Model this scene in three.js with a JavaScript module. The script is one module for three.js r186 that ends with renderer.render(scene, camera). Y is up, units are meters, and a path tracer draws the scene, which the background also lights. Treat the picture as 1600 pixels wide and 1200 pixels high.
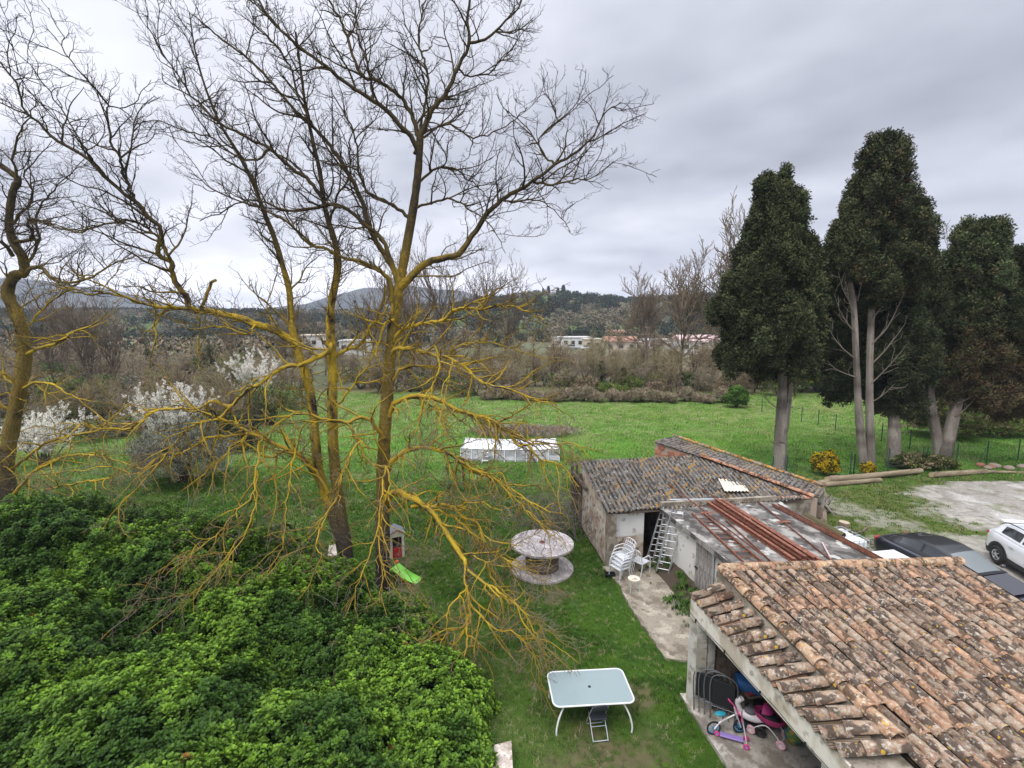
import * as THREE from 'three';
import { RoundedBoxGeometry } from 'three/addons/geometries/RoundedBoxGeometry.js';
import { ConvexGeometry } from 'three/addons/geometries/ConvexGeometry.js';
import { mergeGeometries, mergeVertices, toCreasedNormals } from 'three/addons/utils/BufferGeometryUtils.js';

// ---------------------------------------------------------------- camera, sky, sun, exposure
const scene = new THREE.Scene();
const EYE = 9.0, PITCH = THREE.MathUtils.degToRad(7.3);
const camera = new THREE.PerspectiveCamera(75.14, 4 / 3, 0.1, 6000);
camera.position.set(0, EYE, 0);
camera.rotation.set(-PITCH, 0, 0);
const renderer = new THREE.WebGLRenderer();
renderer.toneMapping = THREE.LinearToneMapping;
renderer.toneMappingExposure = 1.28;
renderer.shadowMap.enabled = true;

// seeded random numbers and noise
let seedState = 1;
const reseed = (s) => { seedState = s >>> 0; };
function rnd() { seedState = (seedState + 0x6D2B79F5) >>> 0; let t = seedState; t = Math.imul(t ^ (t >>> 15), t | 1); t ^= t + Math.imul(t ^ (t >>> 7), t | 61); return ((t ^ (t >>> 14)) >>> 0) / 4294967296; }
const rr = (a, b) => a + (b - a) * rnd();
const pick = (a) => a[Math.floor(rnd() * a.length)];
const clamp = (x, a = 0, b = 1) => Math.min(b, Math.max(a, x));
const lerp = (a, b, t) => a + (b - a) * t;
const sstep = (a, b, x) => { const t = clamp((x - a) / (b - a)); return t * t * (3 - 2 * t); };
function hash3(x, y, z) { let h = Math.imul(x, 374761393) + Math.imul(y, 668265263) + Math.imul(z, 2147483647 ^ 0x5bd1e995); h = Math.imul(h ^ (h >>> 13), 1274126177); h ^= h >>> 16; return (h >>> 0) / 4294967296; }
function noise3(x, y, z, per = 0) {
  const xi = Math.floor(x), yi = Math.floor(y), zi = Math.floor(z);
  let fx = x - xi, fy = y - yi, fz = z - zi;
  fx = fx * fx * (3 - 2 * fx); fy = fy * fy * (3 - 2 * fy); fz = fz * fz * (3 - 2 * fz);
  const w = per ? (i) => ((i % per) + per) % per : (i) => i;
  const x0 = w(xi), x1 = w(xi + 1), y0 = w(yi), y1 = w(yi + 1), z0 = zi, z1 = zi + 1;
  const a = lerp(lerp(hash3(x0, y0, z0), hash3(x1, y0, z0), fx), lerp(hash3(x0, y1, z0), hash3(x1, y1, z0), fx), fy);
  if (fz === 0) return a;
  const b = lerp(lerp(hash3(x0, y0, z1), hash3(x1, y0, z1), fx), lerp(hash3(x0, y1, z1), hash3(x1, y1, z1), fx), fy);
  return lerp(a, b, fz);
}
function fbm(x, y, z = 0, oct = 4, per = 0) { let s = 0, a = 0.5, t = 0; for (let i = 0; i < oct; i++) { s += a * noise3(x, y, z + i * 17, per); t += a; x *= 2; y *= 2; z *= 2; per *= 2; a *= 0.5; } return s / t; }

// overcast sky, computed: a grey cloud deck seen in perspective, brightest overhead, a paler gap near the horizon
{
  const W = 1792, H = 896, data = new Float32Array(W * H * 4);
  for (let j = 0; j < H; j++) for (let i = 0; i < W; i++) {
    const el = ((j + 0.5) / H - 0.5) * Math.PI, az = ((i + 0.5) / W - 0.5) * 2 * Math.PI;
    const dx = Math.cos(el) * Math.cos(az), dz = Math.cos(el) * Math.sin(az), dy = Math.sin(el);
    let r, g, b;
    if (dy > -0.02) {
      const k = 1 / (Math.max(dy, 0) + 0.17), X = dx * k, Z = dz * k;
      const u = X * 0.86 + Z * 0.5, v = -X * 0.5 + Z * 0.86;
      const wp = fbm(X * 0.7 + 9, Z * 0.7, 3, 3) - 0.5;
      const n1 = fbm(u * 0.42 + 4.2 + wp * 0.8, v * 0.95 + 1.7 + wp * 0.9, 1, 3);
      const n2 = fbm(u * 1.6 + wp * 1.6, v * 2.2, 5, 5), n3 = fbm(X * 4.5, Z * 4.5, 9, 4);
      let c = 0.71 + (n1 - 0.5) * 0.52 + (n2 - 0.5) * 0.42 + (n3 - 0.5) * 0.14;
      const left = sstep(0.25, -0.5, dx) * 0.05;                        // the thinner deck on the left of the view
      c += left;
      const hor = Math.exp(-Math.pow((dy - 0.035) / 0.055, 2)) * (0.22 + 0.45 * sstep(0.4, -0.4, dx)) * (0.55 + 0.9 * n2);
      c += hor;
      const lift = 1 + 2.2 * sstep(0.46, 0.95, dy);                       // a deck is some three times as bright overhead
      c = Math.max(c, 0.42) * lift;
      const white = sstep(0.45, 0.95, c / lift);
      r = c * lerp(0.85, 0.95, white); g = c * lerp(0.895, 0.97, white); b = c * lerp(1.05, 1.07, white);
      const warm = hor * 0.35; r += warm * 0.35; g += warm * 0.2;
    } else { r = 0.16; g = 0.17; b = 0.12; }
    const o = (j * W + i) * 4; data[o] = r; data[o + 1] = g; data[o + 2] = b; data[o + 3] = 1;
  }
  const t = new THREE.DataTexture(data, W, H, THREE.RGBAFormat, THREE.FloatType);
  t.mapping = THREE.EquirectangularReflectionMapping; t.magFilter = THREE.LinearFilter; t.minFilter = THREE.LinearFilter; t.needsUpdate = true;
  scene.background = t; scene.environment = t;
  scene.backgroundIntensity = 0.92; scene.environmentIntensity = 0.92;
}
const sun = new THREE.DirectionalLight(new THREE.Color(1.0, 0.96, 0.9), 1.5);
sun.position.set(-28, 75, 22); sun.target.position.set(4, 0, -18); sun.shadow.radius = 40; sun.castShadow = true;
sun.shadow.mapSize.set(2048, 2048); Object.assign(sun.shadow.camera, { left: -60, right: 60, top: 60, bottom: -60, near: 1, far: 200 });
scene.add(sun, sun.target);
scene.fog = new THREE.FogExp2(new THREE.Color(0.62, 0.68, 0.82), 0.00034);

// ---------------------------------------------------------------- helpers
const V = (x, y, z) => new THREE.Vector3(x, y, z);
const C = (r, g, b) => new THREE.Color(r, g, b);
const FOC = 780, SP = Math.sin(PITCH), CP = Math.cos(PITCH);
function G(px, py, h = 0) { const a = (px - 800) / FOC, b = (py - 600) / FOC, t = (EYE - h) / (b * CP + SP); return V(a * t, h, -(CP - b * SP) * t); }        // the place at height h on a line of sight
function P(px, py, fwd) { const a = (px - 800) / FOC, b = (py - 600) / FOC, t = fwd / (CP - b * SP); return V(a * t, EYE - (b * CP + SP) * t, -fwd); }      // the place fwd metres ahead
const names = new Map();
function numbered(n) { const k = names.get(n) || 0; names.set(n, k + 1); return k ? n + '_' + String(k).padStart(3, '0') : n; }
function tag(o, label, category, group, kind) { if (label) o.userData.label = label; if (category) o.userData.category = category; if (group) o.userData.group = group; if (kind) o.userData.kind = kind; return o; }
function thing(name, label, category, pos = [0, 0, 0], turn = 0, group) {
  const o = new THREE.Group(); o.name = numbered(name); scene.add(o); o.position.set(...pos); o.rotation.y = turn; return tag(o, label, category, group);
}
function mesh(name, geo, mat, parent, kind) {
  if (Array.isArray(geo)) geo = join(geo);
  const m = new THREE.Mesh(geo, mat); m.castShadow = m.receiveShadow = true;
  m.name = parent ? name : numbered(name); (parent || scene).add(m); if (kind) m.userData.kind = kind; return m;
}
function dup(src, label, group) { const c = src.clone(); c.name = numbered(src.name.replace(/_\d{3}$/, '')); scene.add(c); c.userData = { ...src.userData }; if (label) c.userData.label = label; if (group) c.userData.group = group; return c; }
function join(gs) {
  const anyC = gs.some((g) => g.attributes.color);
  gs = gs.map((g) => { g = g.index ? g.toNonIndexed() : g; if (!g.attributes.normal) g.computeVertexNormals(); for (const k of Object.keys(g.attributes)) if (!['position', 'normal', 'uv', 'color'].includes(k)) g.deleteAttribute(k);
    if (!g.attributes.uv) g.setAttribute('uv', new THREE.BufferAttribute(new Float32Array(g.attributes.position.count * 2), 2));
    if (anyC && !g.attributes.color) g.setAttribute('color', new THREE.BufferAttribute(new Float32Array(g.attributes.position.count * 3).fill(1), 3)); return g; });
  return gs.length === 1 ? gs[0] : mergeGeometries(gs);
}
const M4 = (x = 0, y = 0, z = 0, rx = 0, ry = 0, rz = 0) => new THREE.Matrix4().compose(V(x, y, z), new THREE.Quaternion().setFromEuler(new THREE.Euler(rx, ry, rz, 'YXZ')), V(1, 1, 1));
function metric(g, s = 1, ox = 0, oy = 0) {                                  // uv in metres, seen along the axis that each face looks down
  g = g.index ? g.toNonIndexed() : g; if (!g.attributes.normal) g.computeVertexNormals();
  const p = g.attributes.position, n = g.attributes.normal, uv = new Float32Array(p.count * 2);
  for (let i = 0; i < p.count; i++) { const a = Math.abs(n.getX(i)), b = Math.abs(n.getY(i)), c = Math.abs(n.getZ(i)); const x = p.getX(i), y = p.getY(i), z = p.getZ(i);
    const [u, v] = b >= a && b >= c ? [x, -z] : a >= c ? [z, y] : [x, y]; uv[2 * i] = u / s + ox; uv[2 * i + 1] = v / s + oy; }
  g.setAttribute('uv', new THREE.BufferAttribute(uv, 2)); return g;
}
const box = (w, h, d, x, y, z, rx = 0, ry = 0, rz = 0, r = 0.008) => { const q = Math.min(r, w / 2.2, h / 2.2, d / 2.2); return metric(new RoundedBoxGeometry(w, h, d, 1, q)).applyMatrix4(M4(x, y, z, rx, ry, rz)); };
const UPV = V(0, 1, 0);
function beam(a, b, w, h, r = 0.004, roll = 0) {                             // a bar of w by h from a to b
  const d = b.clone().sub(a), L = d.length(), g = metric(new RoundedBoxGeometry(w, h, L, 1, Math.min(r, w / 2.3, h / 2.3)));
  const m = new THREE.Matrix4().lookAt(b, a, UPV).multiply(new THREE.Matrix4().makeRotationZ(roll)); m.setPosition(a.clone().add(b).multiplyScalar(0.5)); return g.applyMatrix4(m);
}
function rod(a, b, r, r2 = r, n = 8) { const d = b.clone().sub(a), L = d.length(); const g = new THREE.CylinderGeometry(r2, r, L, n); g.applyMatrix4(new THREE.Matrix4().compose(a.clone().add(b).multiplyScalar(0.5), new THREE.Quaternion().setFromUnitVectors(UPV, d.normalize()), V(1, 1, 1))); return g; }
function pipe(pts, r, n = 8, seg = 0, closed = false) { return new THREE.TubeGeometry(new THREE.CatmullRomCurve3(pts, closed, 'catmullrom', 0.5), seg || pts.length * 6, r, n, closed); }
function prism(pts2, depth, bevel = 0) { const s = new THREE.Shape(pts2.map((p) => new THREE.Vector2(p[0], p[1]))); return new THREE.ExtrudeGeometry(s, { depth, bevelEnabled: bevel > 0, bevelSize: bevel, bevelThickness: bevel, bevelSegments: 1 }); }
function quad(a, b, c, d, nu = 1, nv = 1) {                                   // bilinear sheet a-b (u), d-c
  const g = new THREE.PlaneGeometry(1, 1, nu, nv), p = g.attributes.position;
  for (let i = 0; i < p.count; i++) { const u = p.getX(i) + 0.5, v = p.getY(i) + 0.5; const e = a.clone().lerp(b, u), f = d.clone().lerp(c, u); e.lerp(f, v); p.setXYZ(i, e.x, e.y, e.z); }
  g.computeVertexNormals(); return g;
}
function slabOf(pts, t) {                                                   // closed slab: polygon pts (Vector3, looking from above counter-clockwise) with thickness t downwards
  const n = pts.length, pos = []; const c = (a) => pos.push(a.x, a.y, a.z), lo = pts.map((p) => p.clone().setY(p.y - t));
  const tri = THREE.ShapeUtils.triangulateShape(pts.map((p) => new THREE.Vector2(p.x, -p.z)), []);
  const flip = THREE.ShapeUtils.area(pts.map((p) => new THREE.Vector2(p.x, -p.z))) < 0;
  for (const [a, b, d] of tri) { if (flip) { c(pts[a]); c(pts[d]); c(pts[b]); c(lo[a]); c(lo[b]); c(lo[d]); } else { c(pts[a]); c(pts[b]); c(pts[d]); c(lo[a]); c(lo[d]); c(lo[b]); } }
  for (let i = 0; i < n; i++) { const j = (i + 1) % n; const [a, b] = flip ? [j, i] : [i, j]; c(lo[a]); c(lo[b]); c(pts[b]); c(lo[a]); c(pts[b]); c(pts[a]); }
  const g = new THREE.BufferGeometry(); g.setAttribute('position', new THREE.Float32BufferAttribute(pos, 3)); g.computeVertexNormals(); return metric(g);
}
function wallOf(a, b, h0, h1a, h1b, t) {                                      // upright wall from a to b (x, z), foot at h0, tops h1a and h1b, thickness t to the right of a-b
  const d = V(b.x - a.x, 0, b.z - a.z).normalize(), n = V(-d.z, 0, d.x).multiplyScalar(t);
  const q = (p, y, k) => V(p.x + n.x * k, y, p.z + n.z * k);
  const pts = []; for (const k of [0, 1]) pts.push(q(a, h0, k), q(b, h0, k), q(b, h1b, k), q(a, h1a, k));
  const g = new ConvexGeometry(pts); return metric(toCreasedNormals(g, 0.3));
}
function paint(g, fn) { const p = g.attributes.position, n = g.attributes.normal, c = new Float32Array(p.count * 3); const o = [0, 0, 0]; for (let i = 0; i < p.count; i++) { fn(p.getX(i), p.getY(i), p.getZ(i), n ? n.getY(i) : 0, o, i); c.set(o, i * 3); } g.setAttribute('color', new THREE.BufferAttribute(c, 3)); return g; }

// turn every small face of a tuft towards `out` and soften its normals that way
function liftNormals(g, out, k) {
  const p = g.attributes.position, n = g.attributes.normal, c = g.attributes.color; const a = V(0, 0, 0), b = V(0, 0, 0), d = V(0, 0, 0);
  for (let i = 0; i < p.count; i += 3) { a.fromBufferAttribute(p, i); b.fromBufferAttribute(p, i + 1); d.fromBufferAttribute(p, i + 2); const m = a.clone().add(b).add(d).divideScalar(3), f = b.clone().sub(a).cross(d.clone().sub(a)).normalize(), o = out(m); if (f.dot(o) < 0) { p.setXYZ(i + 1, d.x, d.y, d.z); p.setXYZ(i + 2, b.x, b.y, b.z); f.negate(); if (c) for (let q = 0; q < 3; q++) { const t = c.array[(i + 1) * 3 + q]; c.array[(i + 1) * 3 + q] = c.array[(i + 2) * 3 + q]; c.array[(i + 2) * 3 + q] = t; } } f.lerp(o, k).normalize(); for (let j = 0; j < 3; j++) n.setXYZ(i + j, f.x, f.y, f.z); }
  return g;
}
// textures
const lin2s = (x) => { x = clamp(x); return Math.round(255 * (x <= 0.0031308 ? 12.92 * x : 1.055 * Math.pow(x, 1 / 2.4) - 0.055)); };
function colorTex(n, fn, m = n) {                                             // fn(u, v, out) gives linear colour
  const d = new Uint8Array(n * m * 4), o = [0, 0, 0];
  for (let j = 0; j < m; j++) for (let i = 0; i < n; i++) { fn(i / n, j / m, o); const k = (j * n + i) * 4; d[k] = lin2s(o[0]); d[k + 1] = lin2s(o[1]); d[k + 2] = lin2s(o[2]); d[k + 3] = 255; }
  const t = new THREE.DataTexture(d, n, m); t.colorSpace = THREE.SRGBColorSpace; t.wrapS = t.wrapT = THREE.RepeatWrapping; t.magFilter = THREE.LinearFilter; t.minFilter = THREE.LinearMipmapLinearFilter; t.generateMipmaps = true; t.needsUpdate = true; return t;
}
function greyTex(n, fn, m = n) {
  const d = new Uint8Array(n * m * 4);
  for (let j = 0; j < m; j++) for (let i = 0; i < n; i++) { const v = Math.round(255 * clamp(fn(i / n, j / m))); const k = (j * n + i) * 4; d[k] = d[k + 1] = d[k + 2] = v; d[k + 3] = 255; }
  const t = new THREE.DataTexture(d, n, m); t.wrapS = t.wrapT = THREE.RepeatWrapping; t.magFilter = THREE.LinearFilter; t.needsUpdate = true; return t;
}
const mixc = (o, a, t) => { o[0] = lerp(o[0], a[0], t); o[1] = lerp(o[1], a[1], t); o[2] = lerp(o[2], a[2], t); };
const setc = (o, a) => { o[0] = a[0]; o[1] = a[1]; o[2] = a[2]; };
const std = (c, rough = 0.8, more = {}) => new THREE.MeshStandardMaterial({ color: Array.isArray(c) ? C(...c) : c, roughness: rough, ...more });
// ---------------------------------------------------------------- materials
const T = {};
T.rough = greyTex(512, (u, v) => fbm(u * 16, v * 16, 2, 5, 16));
T.fine = greyTex(512, (u, v) => 0.5 * fbm(u * 64, v * 64, 7, 3, 64) + 0.5 * fbm(u * 8, v * 8, 3, 3, 8));
T.bark = greyTex(512, (u, v) => { const w = fbm(u * 8, v * 4, 4, 3, 8) - 0.5; const r = Math.abs(fbm(u * 18 + w * 3, v * 3, 6, 3, 0) - 0.5) * 3.2; return clamp(r + (fbm(u * 48, v * 24, 2, 2, 48) - 0.5) * 0.35); });
// old clay: pale and dark crusts, orange clay, ochre lichen spots
function clay(o, u, v, k, pale) {
  const a = fbm(u * 6 + k, v * 6, k, 4), b = fbm(u * 22, v * 22, k + 3, 4), d = fbm(u * 60, v * 60, k + 8, 2);
  setc(o, [0.27, 0.165, 0.112]); mixc(o, [0.33, 0.24, 0.175], sstep(0.35, 0.65, a));
  mixc(o, [0.38, 0.345, 0.275], sstep(0.46, 0.68, b) * (0.3 + pale)); mixc(o, [0.06, 0.046, 0.038], sstep(0.44, 0.66, fbm(u * 8, v * 5, k + 5, 4)) * 0.85);
  mixc(o, [0.5, 0.47, 0.41], sstep(0.62, 0.76, fbm(u * 20, v * 20, k + 12, 4)) * 0.7);
  mixc(o, [0.5, 0.31, 0.04], sstep(0.77, 0.83, fbm(u * 10, v * 10, k + 21, 3)) * 0.9);
  const s = 0.8 + 0.4 * d; o[0] *= s; o[1] *= s; o[2] *= s;
}
T.clay = colorTex(1024, (u, v, o) => clay(o, u * 2.6, v * 2.6, 1, 0.35));
T.plaster = colorTex(512, (u, v, o) => { setc(o, [0.6, 0.58, 0.53]); mixc(o, [0.42, 0.38, 0.31], sstep(0.45, 0.7, fbm(u * 8, v * 8, 2, 5, 8))); mixc(o, [0.25, 0.22, 0.18], sstep(0.62, 0.75, fbm(u * 16, v * 16, 9, 4, 16)) * 0.7); });
T.lime = colorTex(512, (u, v, o) => { setc(o, [0.72, 0.71, 0.67]); mixc(o, [0.52, 0.48, 0.4], sstep(0.52, 0.76, fbm(u * 6, v * 6, 2, 5, 6)) * 0.8); mixc(o, [0.36, 0.3, 0.22], sstep(0.66, 0.74, fbm(u * 14, v * 14, 9, 4, 14)) * 0.7); });
T.concrete = colorTex(512, (u, v, o) => { setc(o, [0.36, 0.33, 0.28]); mixc(o, [0.52, 0.48, 0.42], sstep(0.5, 0.7, fbm(u * 8, v * 8, 4, 5, 8))); mixc(o, [0.16, 0.13, 0.1], sstep(0.56, 0.72, fbm(u * 10, v * 10, 14, 5, 10)) * 0.75); mixc(o, [0.2, 0.17, 0.13], sstep(0.62, 0.7, fbm(u * 64, v * 64, 6, 2, 64)) * 0.5); });
T.slab = colorTex(512, (u, v, o) => { setc(o, [0.17, 0.16, 0.145]); mixc(o, [0.33, 0.31, 0.28], sstep(0.46, 0.64, fbm(u * 6, v * 6, 4, 5, 6))); mixc(o, [0.07, 0.062, 0.055], sstep(0.5, 0.66, fbm(u * 12, v * 12, 24, 4, 12)) * 0.85); mixc(o, [0.55, 0.53, 0.49], sstep(0.66, 0.72, fbm(u * 10, v * 10, 31, 4, 10)) * 0.8); });
T.rust = colorTex(256, (u, v, o) => { setc(o, [0.22, 0.075, 0.04]); mixc(o, [0.3, 0.125, 0.075], sstep(0.4, 0.65, fbm(u * 8, v * 8, 4, 4, 8))); mixc(o, [0.09, 0.035, 0.024], sstep(0.5, 0.7, fbm(u * 16, v * 16, 14, 3, 16)) * 0.8); });
T.wood = colorTex(512, (u, v, o) => { const g = fbm(u * 40, v * 2.5, 3, 4), k = fbm(u * 6, v * 6, 8, 3, 6); setc(o, [0.33, 0.3, 0.28]); mixc(o, [0.2, 0.175, 0.155], sstep(0.42, 0.68, g)); mixc(o, [0.45, 0.42, 0.4], sstep(0.5, 0.75, k) * 0.6); });
T.fibre = colorTex(1024, (u, v, o) => {                                       // fibre-cement sheets: grey with black growth, white and ochre lichen
  const valley = sstep(0.1, -0.75, Math.cos(u * 15 * 6.2832)); setc(o, [0.15, 0.14, 0.128]); mixc(o, [0.07, 0.064, 0.058], sstep(0.46, 0.62, fbm(u * 18, v * 9, 2, 4, 0)) * 0.8); mixc(o, [0.24, 0.215, 0.18], sstep(0.53, 0.65, fbm(u * 20, v * 20, 5, 3, 20)) * 0.6); mixc(o, [0.03, 0.027, 0.023], valley * (0.35 + 0.65 * sstep(0.4, 0.6, fbm(u * 9, v * 14, 45, 3))));
  mixc(o, [0.5, 0.48, 0.43], sstep(0.68, 0.74, fbm(u * 30, v * 30, 15, 3, 30)) * 0.5); mixc(o, [0.33, 0.185, 0.05], sstep(0.63, 0.7, fbm(u * 22, v * 22, 25, 3, 22)) * (0.25 + 0.7 * sstep(0.45, 0.6, fbm(u * 5, v * 5, 35, 2, 5)))); });
T.gravel = colorTex(1024, (u, v, o) => { setc(o, [0.33, 0.305, 0.265]); mixc(o, [0.46, 0.44, 0.4], sstep(0.45, 0.65, fbm(u * 5, v * 5, 2, 4, 5))); mixc(o, [0.22, 0.195, 0.155], sstep(0.5, 0.7, fbm(u * 7, v * 7, 12, 4, 7)) * 0.7); mixc(o, [0.15, 0.17, 0.07], sstep(0.62, 0.74, fbm(u * 9, v * 9, 42, 4, 9)) * 0.6); const s = 0.62 + 0.76 * fbm(u * 128, v * 128, 6, 2, 128); o[0] *= s; o[1] *= s; o[2] *= s; });
T.brickwall = colorTex(512, (u, v, o) => { setc(o, [0.42, 0.3, 0.22]); mixc(o, [0.5, 0.42, 0.33], sstep(0.4, 0.6, fbm(u * 7, v * 7, 2, 4, 7))); mixc(o, [0.58, 0.54, 0.47], sstep(0.5, 0.62, fbm(u * 5, v * 5, 12, 5, 5)) * 0.85); mixc(o, [0.15, 0.11, 0.08], sstep(0.64, 0.72, fbm(u * 14, v * 14, 22, 3, 14)) * 0.8); });
for (const k of ['plaster', 'concrete', 'slab', 'rust', 'wood', 'gravel', 'brickwall']) T[k].needsUpdate = true;
const rep = (t, s) => { const c = t.clone(); c.repeat.set(1 / s, 1 / s); c.needsUpdate = true; return c; };
const mapped = (t, s, rough, bump = 0.004, more = {}) => new THREE.MeshStandardMaterial({ map: s === 1 ? t : rep(t, s), roughness: rough, bumpMap: bump ? rep(T.fine, s * 0.6) : null, bumpScale: bump, ...more });
const MAT = {
  clay: new THREE.MeshStandardMaterial({ map: T.clay, roughness: 0.95, vertexColors: true, bumpMap: T.clay, bumpScale: 0.004, side: THREE.DoubleSide }),
  plaster: mapped(T.plaster, 2.6, 0.93, 0.006), concrete: mapped(T.concrete, 3.2, 0.95, 0.008, { color: C(0.85, 0.82, 0.76) }), slab: mapped(T.slab, 3.4, 0.9, 0.006), rust: mapped(T.rust, 0.7, 0.85, 0.002),
  lintel: mapped(T.plaster, 3.1, 0.9, 0.002, { color: C(1.34, 1.28, 1.24) }), wood: mapped(T.wood, 1.2, 0.85, 0.004), darkwood: mapped(T.wood, 0.9, 0.9, 0.005, { color: C(0.42, 0.36, 0.3) }),
  fibre: new THREE.MeshStandardMaterial({ map: rep(T.fibre, 2.655), roughness: 0.95, bumpMap: rep(T.rough, 0.5), bumpScale: 0.006, side: THREE.DoubleSide }), brickwall: mapped(T.brickwall, 2.2, 0.95, 0.012),
  whitewall: mapped(T.lime, 2.9, 0.9, 0.006), dark: std([0.02, 0.02, 0.022], 0.7), black: std([0.012, 0.012, 0.014], 0.55), rubber: std([0.018, 0.018, 0.018], 0.9),
  white: std([0.74, 0.74, 0.72], 0.45), cream: std([0.6, 0.56, 0.46], 0.6), alu: std([0.55, 0.56, 0.58], 0.38, { metalness: 0.75 }), galv: std([0.5, 0.52, 0.55], 0.5, { metalness: 0.5 }),
  whiteMetal: std([0.72, 0.73, 0.74], 0.35), green: std([0.02, 0.085, 0.05], 0.6), brick: new THREE.MeshStandardMaterial({ color: C(0.46, 0.2, 0.125), roughness: 0.95, vertexColors: true, bumpMap: rep(T.fine, 0.3), bumpScale: 0.004 }),
  soil: std([0.05, 0.036, 0.022], 1), glassDark: new THREE.MeshPhysicalMaterial({ color: C(0.02, 0.022, 0.025), roughness: 0.06, clearcoat: 1, clearcoatRoughness: 0.02 }),
  log: new THREE.MeshStandardMaterial({ map: rep(T.wood, 0.9), roughness: 0.95, color: C(1.35, 1.2, 0.95), bumpMap: rep(T.bark, 0.8), bumpScale: 0.012 }),
};
// ---------------------------------------------------------------- ground
const D = (x, fwd, h = 0) => V(x, h, -fwd);
const inPoly = (x, y, p) => { let c = false; for (let i = 0, j = p.length - 1; i < p.length; j = i++) if ((p[i][1] > y) !== (p[j][1] > y) && x < (p[j][0] - p[i][0]) * (y - p[i][1]) / (p[j][1] - p[i][1]) + p[i][0]) c = !c; return c; };
const PATH = [[3.3, 17.3], [3.63, 16.17], [3.78, 14.2], [4.09, 12.26], [4.75, 12.15], [5.1, 11.2], [6.4, 14], [5.6, 17.8]];
const YARD = [[19.4, 25.0], [22.6, 26.6], [27, 27.3], [36, 26.5], [60, 25], [60, 9], [12.2, 8], [12.6, 15.2], [16.2, 17.0], [19.6, 20.6], [20.4, 22.4]];
const BUILT = [[[3.3, 17.4], [2.9, 21], [6.6, 23.2], [8.4, 24.4], [13.4, 20.2], [11.9, 18.8], [10.8, 11], [11.2, 4], [5.6, 4], [4.9, 6.4], [4.15, 10.9], [5.2, 11.2], [6.5, 11.6], [5.6, 17.8]]];
const gravelAt = (x, f) => {                                                   // 0 grass .. 1 bare gravel, ragged edge
  const n = fbm(x * 0.35, f * 0.5, 3, 4) - 0.5, m = fbm(x * 1.6, f * 1.6, 8, 3) - 0.5;
  const d = Math.hypot((x - 28.6) / 8.6, (f - 22.8) / 4.4) + n * 0.5 + m * 0.35, e = Math.abs((x - 15.6) - (23.8 - f) * 0.55) / 1.5 + m * 1.5 + n;
  let g = sstep(1.12, 0.86, d); if (f < 26 && f > 15) g = Math.max(g, 0.5 * sstep(1.0, 0.3, e)); if (x > 13 && f < 20) g = Math.max(g, sstep(21, 18.6, f + n * 3));
  return x > 11.6 && f < 27.2 ? g : 0;
};
const BARE = [[1.6, 9.2, 1.3], [2.5, 9.0, 1.2], [-3.6, 15.7, 1.2], [1.3, 15.4, 0.9], [-3.7, 18.2, 1.6], [2.9, 11.0, 0.8]];
const bareAt = (x, f) => { let b = 0; for (const [a, c, r] of BARE) b = Math.max(b, sstep(r, r * 0.2, Math.hypot(x - a, f - c) + (fbm(x * 2, f * 2, 5, 3) - 0.5) * r * 1.2)); return b; };
function groundColor(x, f, o) {
  const n = fbm(x * 0.22, f * 0.22, 1, 4), m = fbm(x * 1.3, f * 1.3, 4, 4), k = fbm(x * 7, f * 7, 6, 3);
  setc(o, [0.05, 0.104, 0.017]);
  mixc(o, [0.105, 0.235, 0.042], sstep(24, 33, f + (n - 0.5) * 10) * 0.95); mixc(o, [0.03, 0.07, 0.014], sstep(0.5, 0.7, m) * 0.5);
  mixc(o, [0.16, 0.2, 0.05], sstep(0.52, 0.7, n) * sstep(24, 34, f) * 0.7); mixc(o, [0.22, 0.2, 0.09], sstep(38, 54, f + (m - 0.5) * 14) * 0.55);
  mixc(o, [0.13, 0.115, 0.06], sstep(52, 62, f + (n - 0.5) * 8) * 0.8);
  if (x < -14) mixc(o, [0.17, 0.16, 0.08], sstep(-14, -26, x) * sstep(20, 42, f + (n - 0.5) * 20) * 0.7);
  if (x > 12) mixc(o, [0.12, 0.13, 0.04], sstep(30, 24, f) * 0.6);
  mixc(o, [0.13, 0.1, 0.06], bareAt(x, f) * 0.75);
  const g = gravelAt(x, f); if (g > 0.02) mixc(o, [0.31 + k * 0.12, 0.285 + k * 0.11, 0.245 + k * 0.1], g);
  const s = 0.7 + 0.6 * k; o[0] *= s; o[1] *= s; o[2] *= s;
}
{ // far ground, one sheet out to the hills
  const g = new THREE.RingGeometry(1, 2600, 96, 60, 0, Math.PI * 2), p = g.attributes.position; const o = [0, 0, 0];
  for (let i = 0; i < p.count; i++) { const x = p.getX(i), y = p.getY(i), r = Math.hypot(x, y), R = 4 + 2600 * Math.pow(r / 2600, 2.6); p.setXYZ(i, x / r * R, -0.16, -(y / r * R)); }
  g.computeVertexNormals(); if (g.attributes.normal.getY(0) < 0) { g.index.array.reverse(); g.computeVertexNormals(); }
  paint(g, (x, y, z, n, c) => { const f = fbm(x * 0.02, z * 0.02, 3, 4); setc(c, [0.1, 0.11, 0.048]); mixc(c, [0.15, 0.13, 0.075], sstep(0.45, 0.65, f)); });
  mesh('ground', g, new THREE.MeshStandardMaterial({ vertexColors: true, roughness: 1 }), null, 'structure');
}
const X0 = -48, X1 = 48, F0 = 1, F1 = 67;
const bump = (x, f) => (1 - (x > 11 ? gravelAt(x, f) : 0)) * (inPoly(x, f, PATH) || inPoly(x, f, BUILT[0]) ? 0 : (fbm(x * 0.4, f * 0.4, 2, 3) - 0.5) * 0.12 + (fbm(x * 1.7, f * 1.7, 12, 2) - 0.5) * 0.06);
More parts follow.
